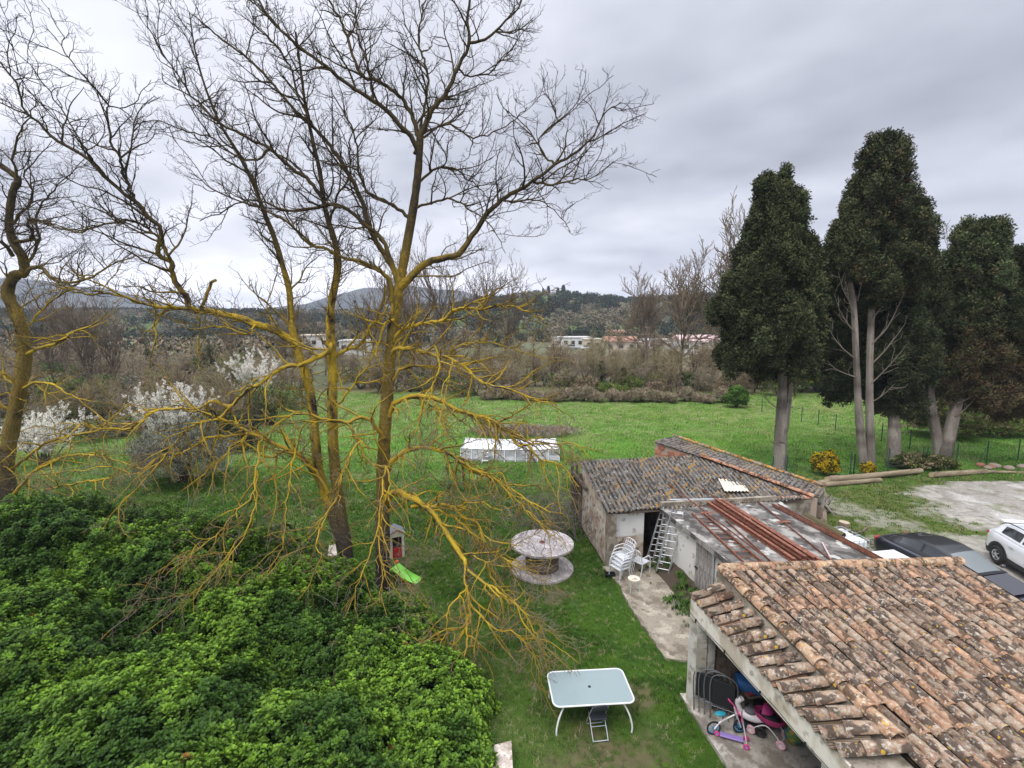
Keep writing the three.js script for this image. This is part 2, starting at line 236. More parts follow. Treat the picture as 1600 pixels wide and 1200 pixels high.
{
  const tex = colorTex(1792, (u, v, o) => groundColor(lerp(X0, X1, u), lerp(F0, F1, v), o), 1280); tex.wrapS = tex.wrapT = THREE.ClampToEdgeWrapping;
  const nu = 260, nv = 180, g = new THREE.PlaneGeometry(1, 1, nu, nv), p = g.attributes.position;
  for (let i = 0; i < p.count; i++) { const x = lerp(X0, X1, p.getX(i) + 0.5), f = lerp(F0, F1, p.getY(i) + 0.5); p.setXYZ(i, x, bump(x, f), -f); }
  g.computeVertexNormals();
  mesh('lawn', g, new THREE.MeshPhysicalMaterial({ map: tex, roughness: 1, specularIntensity: 0.1 }), null, 'structure');
}
{ // concrete path beside the sheds, cracked and stained
  const pts = []; for (let i = 0; i < 4; i++) { const a = PATH[i], b = PATH[i + 1] || PATH[0]; for (let k = 0; k < (i < 3 ? 14 : 1); k++) { const t = k / 14; pts.push(D(lerp(a[0], b[0], t) + (rnd() - 0.5) * 0.07, lerp(a[1], b[1], t) + (rnd() - 0.5) * 0.04, 0.06)); } }
  for (let i = 4; i < PATH.length; i++) pts.push(D(PATH[i][0], PATH[i][1], 0.06));
  mesh('path', slabOf(pts, 0.14), mapped(T.concrete, 2.4, 0.95, 0.01, { color: C(0.8, 0.76, 0.68) }), null, 'structure');
  // soil banked against the white wall
  const soil = []; for (let i = 0; i <= 16; i++) { const f = lerp(12.0, 17.9, i / 16), w = lerp(0.5, 1.05, Math.sin(i / 16 * 3)) + rr(-0.12, 0.12); soil.push([f, 5.62 + (17.9 - f) * 0.176, w]); }
  const g = new THREE.PlaneGeometry(1, 1, 16, 5), p = g.attributes.position;
  for (let i = 0; i <= 16; i++) for (let k = 0; k <= 5; k++) { const [f, x, w] = soil[i]; const t = k / 5; p.setXYZ(k * 17 + i, x + 0.1 - w * t, 0.05 + 0.36 * Math.pow(1 - t, 1.5) * (0.75 + 0.5 * fbm(f * 2, t * 3, 4, 2)) - (k === 5 ? 0.05 : 0), -f); }
  g.computeVertexNormals(); mesh('soil_bank', g, new THREE.MeshStandardMaterial({ color: C(0.085, 0.062, 0.042), roughness: 1, side: THREE.DoubleSide, bumpMap: rep(T.fine, 0.1), bumpScale: 0.02 }), null, 'structure');
}
{ // gravel yard: loose sheet on the ground where the gravel is unbroken
  const pts = []; for (let i = 0; i < 90; i++) { const a = i / 90 * Math.PI * 2; let r = 0.2; while (r < 1.6 && gravelAt(28.6 + Math.cos(a) * 8.6 * r, 22.8 + Math.sin(a) * 4.4 * r) > 0.985) r += 0.03; pts.push(D(28.6 + Math.cos(a) * 8.6 * r * 0.94, 22.8 + Math.sin(a) * 4.4 * r * 0.94)); }
  const s = new THREE.Shape(pts.map((q) => new THREE.Vector2(q.x, -q.z))); const g = new THREE.ShapeGeometry(s); g.rotateX(-Math.PI / 2); g.translate(0, 0.012, 0);
  mesh('gravel_yard', metric(g), mapped(T.gravel, 5.5, 1, 0.015), null, 'structure');
}
// grass: tufts of bent blades, thick on the lawn, longer in the field
function bladeTuft(n, h, spread, w, seed) {
  reseed(seed); const pos = [];
  for (let i = 0; i < n; i++) {
    const a = rr(0, 6.283), r = spread * Math.sqrt(rnd()), x = Math.cos(a) * r, z = Math.sin(a) * r, hh = h * rr(0.5, 1), b = rr(0, 6.283), lean = hh * rr(0.25, 0.9), dx = Math.cos(b), dz = Math.sin(b), wx = -dz * w / 2, wz = dx * w / 2;
    const m = [x + dx * lean * 0.35, hh * 0.62, z + dz * lean * 0.35], t = [x + dx * lean, hh * 0.9, z + dz * lean];
    pos.push(x - wx, 0, z - wz, x + wx, 0, z + wz, m[0] + wx * 0.8, m[1], m[2] + wz * 0.8, x - wx, 0, z - wz, m[0] + wx * 0.8, m[1], m[2] + wz * 0.8, m[0] - wx * 0.8, m[1], m[2] - wz * 0.8, m[0] - wx * 0.8, m[1], m[2] - wz * 0.8, m[0] + wx * 0.8, m[1], m[2] + wz * 0.8, ...t);
  }
  const g = new THREE.BufferGeometry(); g.setAttribute('position', new THREE.Float32BufferAttribute(pos, 3)); g.computeVertexNormals();
  return liftNormals(g, () => UPV, 0.5);
}
const grassMat = new THREE.MeshPhysicalMaterial({ color: 0xffffff, roughness: 0.85, specularIntensity: 0.12, side: THREE.DoubleSide });
function scatter(name, geo, mat, list, parent, kind = 'stuff') {                   // list of [Matrix4, Color]
  const m = new THREE.InstancedMesh(geo, mat, list.length); m.name = parent ? name : numbered(name); list.forEach(([q, c], i) => { m.setMatrixAt(i, q); if (c) m.setColorAt(i, c); });
  m.castShadow = m.receiveShadow = true; m.userData.kind = kind; (parent || scene).add(m); return m;
}
const grassHere = (x, f) => !inPoly(x, f, PATH) && !inPoly(x, f, BUILT[0]) && rnd() > gravelAt(x, f) * 1.25 && rnd() > bareAt(x, f) * 0.75;
{
  const q = new THREE.Quaternion(), mat = () => new THREE.Matrix4();
  const near = bladeTuft(16, 0.075, 0.075, 0.008, 11), mid = bladeTuft(14, 0.11, 0.13, 0.014, 12), far = bladeTuft(18, 0.17, 0.32, 0.02, 13);
  const make = (n, x0, x1, f0, f1, s0, s1, keep) => { const L = []; for (let i = 0; i < n; i++) { const x = rr(x0, x1), f = rr(f0, f1); if (keep && !keep(x, f)) continue; if (!grassHere(x, f)) continue;
    const t = fbm(x * 0.5, f * 0.5, 2, 3), u = fbm(x * 2.2, f * 2.2, 9, 2), d = rnd(); const lush = sstep(25, 34, f); const c = C(lerp(0.07, 0.168, lush) * (1 + (u - 0.5) * lerp(0.9, 0.5, lush)), lerp(0.14, 0.315, lush) * (1 + (u - 0.5) * lerp(0.8, 0.42, lush)), lerp(0.02, 0.055, lush));
    if (t > 0.52) c.lerp(f > 26 ? C(0.27, 0.34, 0.11) : C(0.14, 0.185, 0.05), Math.min(1, (t - 0.52) * 3)); if (d > 0.955) c.setRGB(0.33, 0.29, 0.16); if (d < 0.1) c.multiplyScalar(lerp(0.6, 0.8, lush)); if (f > 38 && d > 0.8) c.setRGB(0.38, 0.35, 0.19); if (x > 12 && f < 28 && d > 0.7) c.setRGB(0.24, 0.22, 0.1);
    q.setFromAxisAngle(UPV, rr(0, 6.28)); const tall = rr(s0, s1) * (0.75 + 0.7 * sstep(0.5, 0.75, fbm(x * 0.9, f * 0.9, 21, 2))); L.push([mat().compose(V(x, bump(x, f) - 0.004, -f), q, V(rr(0.8, 1.3), tall, rr(0.8, 1.3))), c]); } return L; };
  reseed(77);
  scatter('lawn_grass', near, grassMat, make(46000, -9.5, 5.5, 7.5, 19.5, 0.6, 1.4));
  scatter('meadow_grass', mid, grassMat, [...make(42000, -22, 12, 18, 34, 0.7, 1.5), ...make(14000, 11, 36, 17, 33, 0.6, 1.3), ...make(16000, -38, -22, 17, 34, 0.7, 1.5)]);
  scatter('field_grass', far, grassMat, make(52000, -34, 46, 31, 62, 0.6, 1.4));
}
// ---------------------------------------------------------------- tiled garage
reseed(401);
function tileGeo(L, r0, r1, k, arc = Math.PI, inv = 0, plain = 0) {                                  // half-round clay tile along +z (lower, wider end at z = L), crown up
  const n = 8, pos = [], uv = [], ou = hash3(k, 3, 5) * 7, ov = hash3(k, 8, 2) * 7, th = 0.016;
  const ring = (z, r, sag) => { const a = []; for (let i = 0; i <= n; i++) { const t = Math.PI / 2 - arc / 2 + arc * i / n; a.push([Math.cos(t) * r, Math.sin(t) * r * 0.86 + sag, z]); } return a; };
  const A = ring(0, r1, 0), B = ring(L, r0, 0), I = ring(L, r0 - th, 0); const put = (p, u, v) => { pos.push(...p); uv.push(u * 0.09 + ou, v * 0.13 + ov); };
  for (let i = 0; i < n; i++) { const u = i / n * 1.5, w = (i + 1) / n * 1.5; put(B[i], u, 2); put(B[i + 1], w, 2); put(A[i], u, 0); put(A[i], u, 0); put(B[i + 1], w, 2); put(A[i + 1], w, 0); put(I[i], u, 2.1); put(I[i + 1], w, 2.1); put(B[i], u, 2); put(B[i], u, 2); put(I[i + 1], w, 2.1); put(B[i + 1], w, 2); }
  if (inv) for (let i = 0; i < pos.length; i += 9) { for (let k = 1; k < 9; k += 3) pos[i + k] *= -inv; for (let k = 0; k < 3; k++) { const t = pos[i + 3 + k]; pos[i + 3 + k] = pos[i + 6 + k]; pos[i + 6 + k] = t; } }
  let g = new THREE.BufferGeometry(); g.setAttribute('position', new THREE.Float32BufferAttribute(pos, 3)); g.setAttribute('uv', new THREE.Float32BufferAttribute(uv, 2)); g = toCreasedNormals(g, 0.8);
  const tone = 0.82 + 0.32 * hash3(k, 1, 9), red = hash3(k, 6, 6); const c = plain ? [1.22, 1.08, 0.92] : red > 0.86 ? [1.14, 0.96, 0.84] : red < 0.3 ? [0.72, 0.7, 0.68] : [1, 0.98, 0.94];
  return paint(g, (x, y, z, ny, o) => { o[0] = c[0] * tone; o[1] = c[1] * tone; o[2] = c[2] * tone; });
}
const frame = (at, along, up) => { const z = along.clone().normalize(), x = up.clone().cross(z).normalize(), y = z.clone().cross(x); const m = new THREE.Matrix4().makeBasis(x, y, z); m.setPosition(at); return m; };
const inView = (v) => { const q = v.clone(); const d = EYE - q.y, z = -q.z * CP + d * SP, y = d * CP + q.z * SP; const px = 800 + q.x / z * FOC, py = 600 + y / z * FOC; return z > 0 && px > -40 && px < 1640 && py > 0 && py < 1240; };
const garage = thing('garage', 'low rendered garage under a roof of old mossy clay tiles, open front full of toys', 'garage', [0, 0, 0]);
{
  const RL = D(4.81, 10.9, 3.22), RR = D(10.62, 11.22, 3.22), NL = D(6.04, 4.6, 2.56), NR = D(10.95, 4.6, 2.56);
  const at = (u, v) => RL.clone().lerp(RR, u).lerp(NL.clone().lerp(NR, u), v);
  const roof = mesh('roof', slabOf([RL, NL, NR, RR].map((p) => p.clone().setY(p.y - 0.03)), 0.14), MAT.soil, garage);
  const long = []; for (let k = 0; k < 30; k++) long.push(tileGeo(0.6, 0.098, 0.086, k));
  const NC = 24, EX = 0.46, rows = 14, spare = []; let made = 0;
  const lenOf = (u) => at(u, 0).distanceTo(at(u, 1));
  const cand = [];
  for (let c = 0; c < NC; c++) for (let r = 0; r < rows; r++) {
    const u = (c + 0.5) / NC + rr(-0.003, 0.003), L = lenOf(u), top = r * EX + rr(-0.045, 0.045); if (top < -0.25) continue;
    const a = at(u, Math.max(top, 0) / L), b = at(u, (top + 0.6) / L), dir = b.clone().sub(a); const off = 0.05 + rr(0, 0.012);
    a.y += off - 0.012 + rr(-0.01, 0.01); dir.y += 0.014 + rr(-0.008, 0.008); dir.x += rr(-0.009, 0.009);
    cand.push([frame(a, dir, UPV), pick(long), b, r]);
  }
  cand.sort((p, q) => q[2].z - p[2].z); cand.reverse(); cand.sort((p, q) => inView(q[2]) - inView(p[2]));
  for (const [m, g, b] of cand) { if (inView(b) && made < 290) { const t = mesh('roof_tile', g, MAT.clay, roof); t.applyMatrix4(m); made++; } else spare.push(g.clone().applyMatrix4(m)); }
  if (spare.length) mesh('outer_roof_tiles', join(spare), MAT.clay, roof, 'stuff');
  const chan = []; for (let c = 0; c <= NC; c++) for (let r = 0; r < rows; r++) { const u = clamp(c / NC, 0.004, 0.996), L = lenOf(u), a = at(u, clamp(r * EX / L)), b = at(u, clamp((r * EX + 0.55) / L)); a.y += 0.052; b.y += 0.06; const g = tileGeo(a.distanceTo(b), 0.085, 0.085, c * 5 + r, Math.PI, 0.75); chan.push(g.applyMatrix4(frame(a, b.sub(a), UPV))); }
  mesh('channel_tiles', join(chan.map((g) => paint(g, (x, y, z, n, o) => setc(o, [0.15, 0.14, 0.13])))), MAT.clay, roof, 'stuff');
  // ridge along the far edge, bedded in mortar
  const ridge = mesh('ridge', beam(RL.clone().setY(3.25), RR.clone().setY(3.25), 0.2, 0.16), MAT.concrete, garage);
  for (let i = 0; i < 14; i++) { const a = RL.clone().lerp(RR, i / 14), b = RL.clone().lerp(RR, (i + 1.12) / 14); a.y += 0.08 + (i % 2) * 0.006; b.y += 0.095; const t = mesh('ridge_tile', tileGeo(a.distanceTo(b), 0.14, 0.125, 60 + i, Math.PI, 0, 1), MAT.clay, ridge); t.applyMatrix4(frame(b, a.clone().sub(b), UPV)); }
  // raised verge of larger tiles along the left edge
  const NV = D(5.64, 6.66, 2.79), verge = mesh('verge', beam(RL.clone().add(V(-0.02, -0.03, 0)), NV.clone().add(V(-0.02, -0.03, 0)), 0.14, 0.16), MAT.concrete, garage);
  for (let i = 0; i < 9; i++) { const a = RL.clone().lerp(NV, (i + 0.06) / 9), b = RL.clone().lerp(NV, (i + 1.18) / 9); a.y += 0.11; b.y += 0.135; const t = mesh('verge_tile', tileGeo(a.distanceTo(b), 0.145, 0.115, 80 + i, Math.PI, 0, 1), MAT.clay, verge); t.applyMatrix4(frame(a, b.clone().sub(a).add(V(rr(-0.02, 0.02), 0, 0)), UPV)); }
  // short awning of paired tiles over the open side
  const A = D(4.2, 10.86, 2.62), B = D(4.96, 6.42, 2.6), out = V(-0.985, 0, -0.17);
  const aw = mesh('awning', slabOf([A.clone().add(out.clone().multiplyScalar(0.02)), B.clone().add(out.clone().multiplyScalar(0.02)), B.clone().add(out.clone().multiplyScalar(-0.74)).setY(2.72), A.clone().add(out.clone().multiplyScalar(-0.64)).setY(2.92)], 0.1), MAT.concrete, garage);
  const short = []; for (let k = 0; k < 16; k++) short.push(tileGeo(0.44, 0.118, 0.1, 120 + k)); const shortB = []; for (let k = 0; k < 16; k++) shortB.push(tileGeo(0.62, 0.122, 0.1, 160 + k));
  for (let i = 0; i < 14; i++) { const p = A.clone().lerp(B, (i + 0.4) / 14); const sl = lerp(0.45, 0.2, (i + 0.4) / 14); for (const s of [1, 0]) { const a = p.clone().add(out.clone().multiplyScalar(s ? -0.3 : -0.82)); a.y += 0.1 + (s ? 0.32 * sl : 0.82 * sl + 0.03) + rr(-0.008, 0.008); const d = out.clone().add(V(rr(-0.03, 0.03), -sl + rr(-0.03, 0.03), rr(-0.06, 0.06))); const t = mesh('awning_tile', pick(s ? short : shortB), MAT.clay, aw); t.applyMatrix4(frame(a, d, UPV)); }
    if (i === 13) continue; const q = p.clone().add(out.clone().multiplyScalar(-0.48)); q.add(V(0.026, 0.09 + 0.48 * sl, 0.155)); const g = tileGeo(0.62, 0.12, 0.1, 140 + i, Math.PI, 0.6); const t = mesh('awning_tile', g, MAT.clay, aw); t.applyMatrix4(frame(q, out.clone().add(V(0, -sl, 0)), UPV)); }
  // mortar wedge between awning and roof
  mesh('mortar_band', new ConvexGeometry([D(4.74, 10.86, 2.7), D(4.74, 10.86, 3.16), D(5.5, 6.7, 2.6), D(5.55, 6.66, 2.76), D(4.95, 10.86, 2.6), D(4.95, 10.86, 3.16), D(5.75, 6.66, 2.72)]), MAT.concrete, garage);
  // walls
  const lint = mesh('lintel', beam(D(4.26, 10.84, 2.4), D(5.01, 6.5, 2.38), 0.24, 0.42, 0.01), MAT.lintel, garage);
  mesh('wall', wallOf({ x: 4.14, z: -10.84 }, { x: 4.2, z: -10.5 }, 0, 2.6, 2.6, -0.26), MAT.plaster, garage);
  mesh('wall', wallOf({ x: 4.88, z: -7.05 }, { x: 4.98, z: -6.5 }, 0, 2.58, 2.58, -0.78), MAT.plaster, garage);
  mesh('wall', wallOf({ x: 4.2, z: -10.84 }, { x: 10.6, z: -11.15 }, 0, 2.5, 2.9, 0.2), MAT.concrete, garage);
  mesh('wall', wallOf({ x: 10.45, z: -11.0 }, { x: 10.75, z: -4.8 }, 0, 3.0, 2.4, 0.2), MAT.plaster, garage);
  mesh('wall', wallOf({ x: 5.75, z: -6.5 }, { x: 6.15, z: -4.7 }, 0, 2.5, 2.4, -0.2), MAT.plaster, garage);
  mesh('wall', wallOf({ x: 6.1, z: -4.8 }, { x: 10.7, z: -4.8 }, 0, 2.35, 2.35, -0.2), MAT.plaster, garage);
  mesh('floor', slabOf([D(4.05, 11.0, 0.07), D(4.75, 6.3, 0.07), D(5.6, 4.9, 0.07), D(10.7, 4.9, 0.07), D(10.5, 11.0, 0.07)], 0.16), mapped(T.concrete, 2.8, 0.9, 0.006), garage);
  mesh('inner_post', beam(D(4.55, 10.55, 0.07), D(4.55, 10.55, 2.3), 0.14, 0.12), MAT.wood, garage);
  mesh('inner_board', box(0.5, 1.9, 0.03, 4.95, 1.1, -10.6), MAT.darkwood, garage);
  for (let i = 0; i < 3; i++) mesh('roof_beam', beam(D(5 + i * 1.9, 10.6, 2.84), D(5.5 + i * 1.9, 4.9, 2.3), 0.1, 0.16), MAT.darkwood, garage);
  // weeds and moss in the tiles
  const tuft = bladeTuft(24, 0.1, 0.08, 0.02, 5), L = []; for (const [u, v, k] of [[0.52, 0.86, 14], [0.66, 0.72, 26], [0.74, 0.76, 18], [0.28, 0.79, 10], [0.4, 0.85, 10]]) for (let i = 0; i < k; i++) { const p = at(u + rr(-0.015, 0.015), v + rr(-0.04, 0.04)); p.y += 0.09; L.push([new THREE.Matrix4().compose(p, new THREE.Quaternion().setFromAxisAngle(UPV, rr(0, 6)), V(1, rr(0.4, 1), 1)), C(0.07, 0.14, 0.02).multiplyScalar(rr(0.5, 1.3))]); }
  scatter('roof_weeds', tuft, grassMat, L, garage);
}
{ // fairy-light cable along the lintel
  const c = thing('cable', 'thin black light cable strung along the garage lintel', 'cable'); const pts = []; for (let i = 0; i <= 12; i++) { const t = i / 12; pts.push(D(lerp(4.1, 4.84, t), lerp(10.9, 6.5, t), lerp(2.3, 2.28, t) - 0.03 * Math.abs(Math.sin(t * Math.PI * 3)))); }
  mesh('wire', pipe(pts, 0.006, 5), MAT.black, c); for (const i of [1, 4, 7, 10]) mesh('socket', rod(pts[i].clone().add(V(0, 0.01, 0)), pts[i].clone().add(V(-0.01, -0.08, 0.01)), 0.02, 0.014, 7), MAT.black, c);
}
// ---------------------------------------------------------------- shed with the corrugated roof
const shed = thing('shed', 'flaking brick shed with a grey corrugated lichen-spotted roof and dark doorway', 'shed');
const eE = V(0.9863, 0, -0.165), sF = D(3.34, 17.3, 2.12), sA = D(2.95, 21.0, 2.98);
{
  const roof = mesh('roof', slabOf([sF.clone().add(V(0.12, -0.09, -0.1)), D(11.3, 18.75, 2.0), D(8.3, 21.7, 2.86), sA.clone().add(V(0.1, -0.09, 0))], 0.06), MAT.darkwood, shed);
  const W = 1.062, umax = (v) => lerp(8.28, 5.5, v), up = sA.clone().sub(sF);
  for (let row = 0; row < 2; row++) for (let k = 0; k < 8; k++) {
    const v0 = row ? 0.47 : 0, v1 = row ? 1 : 0.52, u0 = k * W, u1 = u0 + W + 0.05; if (u0 > umax(v0) - 0.1) continue;
    const nu = 36, nv = 5, g = new THREE.PlaneGeometry(1, 1, nu, nv), p = g.attributes.position, uv = g.attributes.uv, dy = rr(-0.008, 0.01), sk = rr(-0.02, 0.02), ou = Math.floor(rr(0, 15)) * 0.177;
    for (let i = 0; i < p.count; i++) { const a = p.getX(i) + 0.5, b = p.getY(i) + 0.5, v = lerp(v0, v1, b) + sk * (row ? 0.3 : 1), um = umax(clamp(v)); const u = Math.min(lerp(u0, u1, a), um); const q = sF.clone().add(up.clone().multiplyScalar(v)).add(eE.clone().multiplyScalar(u)); q.y += 0.04 * Math.cos(u / 0.177 * 6.283) + dy + row * 0.014 - 0.05 * Math.sin(clamp(u / 8) * 3.1) * (1 - Math.abs(v - 0.5)); p.setXYZ(i, q.x, q.y, q.z); uv.setXY(i, u + ou, v * 3.7 + ou); }
    g.computeVertexNormals(); mesh('roof_sheet', g, MAT.fibre, roof);
  }
  mesh('side_wall', wallOf({ x: 3.42, z: -17.5 }, { x: 3.03, z: -20.9 }, 0, 2.05, 2.86, 0.2), MAT.brickwall, shed);
  mesh('pier', box(0.34, 2.02, 0.3, 3.62, 1.01, -17.5, 0, 0.165), MAT.concrete, shed);
  mesh('front_wall', wallOf({ x: 3.72, z: -17.62 }, { x: 4.93, z: -17.83 }, 1.02, 2.0, 2.0, -0.16), MAT.whitewall, shed);
  mesh('front_wall', wallOf({ x: 3.72, z: -17.625 }, { x: 4.93, z: -17.835 }, 0, 1.02, 1.02, -0.16), MAT.brickwall, shed);
  const dl = mesh('door_lintel', beam(D(3.6, 17.6, 2.03), D(5.75, 17.98, 2.03), 0.16, 0.1), MAT.wood, shed);
  mesh('back_wall', wallOf({ x: 3.0, z: -20.9 }, { x: 8.4, z: -21.6 }, 0, 2.84, 2.84, -0.2), MAT.brickwall, shed);
  mesh('inner_wall', wallOf({ x: 5.9, z: -18.1 }, { x: 5.7, z: -21.2 }, 0, 2.0, 2.7, 0.15), MAT.concrete, shed);
  mesh('end_wall', wallOf({ x: 10.3, z: -18.62 }, { x: 11.75, z: -18.85 }, 0, 2.02, 2.02, -0.2), MAT.concrete, shed);
  mesh('front_wall', wallOf({ x: 5.72, z: -18.0 }, { x: 10.3, z: -18.75 }, 0, 2.0, 2.0, -0.16), MAT.concrete, shed);
  mesh('floor', slabOf([D(3.4, 17.6, 0.05), D(5.8, 18, 0.05), D(5.7, 21.2, 0.05), D(3, 20.8, 0.05)], 0.1), MAT.soil, shed);
  const Bp = D(8.35, 21.65, 3.0), Cp = D(11.75, 18.8, 2.14);
  for (let i = 0; i < 11; i++) { const a = Bp.clone().lerp(Cp, i / 11), b = Bp.clone().lerp(Cp, (i + 1.12) / 11); a.y += 0.03; b.y += 0.045; const g = tileGeo(a.distanceTo(b), 0.105, 0.09, 200 + i); paint(g, (x, y, z, n, o) => setc(o, [1.3, 0.92, 0.78])); const t = mesh('ridge_tile', g, MAT.clay, roof); t.applyMatrix4(frame(a, b.clone().sub(a), UPV)); }
  for (let i = 0; i < 5; i++) { const a = D(10.2 + i * 0.32, 18.72 + i * 0.05, 2.06), b = D(10.56 + i * 0.32, 18.77 + i * 0.05, 2.07); const g = tileGeo(0.37, 0.13, 0.12, 220 + i); paint(g, (x, y, z, n, o) => setc(o, [1.3, 0.95, 0.85])); const t = mesh('coping_tile', g, MAT.clay, shed); t.applyMatrix4(frame(a, b.sub(a), UPV)); }
}
{ // rear shed: brick wall with sloping top and a narrow dark roof
  const r = thing('rear_shed', 'red hollow-brick lean-to rising behind the corrugated roof', 'lean-to shed');
  const W1 = D(6.75, 23.0, 3.34), Cp = D(11.9, 18.75, 2.12), dir = Cp.clone().sub(W1), nrm = V(0.64, 0, -0.77);
  const wall = mesh('wall', wallOf({ x: W1.x, z: W1.z }, { x: Cp.x, z: Cp.z }, 0, 3.28, 2.06, -0.16), std([0.42, 0.33, 0.26], 0.95), r);
  const L = Math.hypot(dir.x, dir.z), dh = dir.clone().setY(0).normalize();
  for (let row = 0; row < 7; row++) for (let k = 0; k < 9; k++) { const y = 1.98 + row * 0.2, s = 0.02 + k * 0.31 + (row % 2) * 0.155; const top = lerp(3.26, 2.06, (s + 0.3) / L); if (y + 0.19 > top || s > 2.9 || (row === 4 && k === 1) || (row === 3 && k === 3)) continue;
    const c = W1.clone().addScaledVector(dh, s + 0.145); const g = new THREE.BoxGeometry(0.295, 0.186, 0.06); const e = rr(0.75, 1.2); paint(g, (x, yy, z, n, o) => setc(o, [e, e * rr(0.97, 1.03), e])); const b = mesh('brick', g, MAT.brick, wall); b.position.set(c.x - 0.02 * 0.64, y + 0.093, c.z + 0.012); b.rotation.y = Math.atan2(-dh.z, dh.x); }
  const n = 20, g = quad(W1.clone().add(V(-0.1, 0.02, 0.1)), Cp.clone().add(V(0.1, 0.02, 0)), Cp.clone().addScaledVector(nrm, 2.2).add(V(0, -0.16, 0)), W1.clone().addScaledVector(nrm, 2.2).add(V(0, -0.16, 0)), 110, 2), p = g.attributes.position;
  for (let i = 0; i < p.count; i++) { const t = (p.getX(i) - W1.x) / dir.x; p.setY(i, p.getY(i) + 0.028 * Math.cos(t * 6.283 * 38)); } g.computeVertexNormals();
  const uvq = g.attributes.uv; for (let i = 0; i < uvq.count; i++) uvq.setXY(i, uvq.getX(i) * 6.726, uvq.getY(i) * 2.2);
  const rf = mesh('roof', g, MAT.fibre, r);
  const q1 = W1.clone().addScaledVector(nrm, 2.15), q2 = Cp.clone().addScaledVector(nrm, 2.15);
  for (let i = 0; i < 16; i++) { const a = q1.clone().lerp(q2, i / 16), b = q1.clone().lerp(q2, (i + 1.1) / 16); a.y -= 0.1; b.y -= 0.09; const tg = tileGeo(a.distanceTo(b), 0.09, 0.08, 240 + i); paint(tg, (x, y, z, nn, o) => setc(o, i % 3 ? [1.25, 0.9, 0.45] : [0.9, 0.85, 0.8])); mesh('edge_tile', tg, MAT.clay, rf).applyMatrix4(frame(a, b.sub(a), UPV)); }
  mesh('rear_wall', wallOf({ x: q1.x, z: q1.z }, { x: q2.x, z: q2.z }, 0, 3.1, 1.85, 0.15), MAT.brickwall, r);
}
// ---------------------------------------------------------------- flat-roofed store
const store = thing('store', 'white-walled store with a stained flat concrete roof', 'outbuilding');
const SLH = 2.08;
{
  mesh('roof', slabOf([D(5.5, 17.75, SLH), D(6.72, 11.15, SLH), D(10.78, 11.3, SLH), D(10.32, 18.6, SLH)], 0.17), MAT.slab, store);
  mesh('side_wall', wallOf({ x: 5.68, z: -17.75 }, { x: 6.86, z: -11.2 }, 0, 1.91, 1.91, -0.2), MAT.whitewall, store);
  mesh('end_wall', wallOf({ x: 10.4, z: -18.5 }, { x: 10.7, z: -11.4 }, 0, 1.91, 1.91, 0.2), MAT.concrete, store);
  mesh('upstand', beam(D(5.55, 17.9, 2.17), D(10.2, 18.55, 2.17), 0.14, 0.2), MAT.concrete, store);
  const a = D(6.06, 15.55, 0), b = D(6.24, 14.55, 0), dd = b.clone().sub(a).normalize();
  const door = mesh('door', beam(D(6.05, 15.5, 1.06), D(6.225, 14.55, 1.06), 0.05, 1.62, 0.004), MAT.wood, store);
  for (let i = 0; i < 6; i++) { const c = a.clone().lerp(b, (i + 0.5) / 6); mesh('plank', beam(c.clone().add(V(-0.035, 0.26 + rr(-0.02, 0.02), 0)), c.clone().add(V(-0.035, 1.86, 0)), 0.02, 0.155, 0.003), MAT.wood, door); }
  mesh('handle', box(0.05, 0.05, 0.12, 6.0, 1.0, -15.4, 0, 0.17), MAT.dark, door);
  mesh('door_frame', pipe([D(6.16, 14.5, 0.3), D(6.17, 14.48, 1.6), D(6.15, 14.6, 1.9), D(6.02, 15.5, 1.9)], 0.03, 6), MAT.galv, store);
}
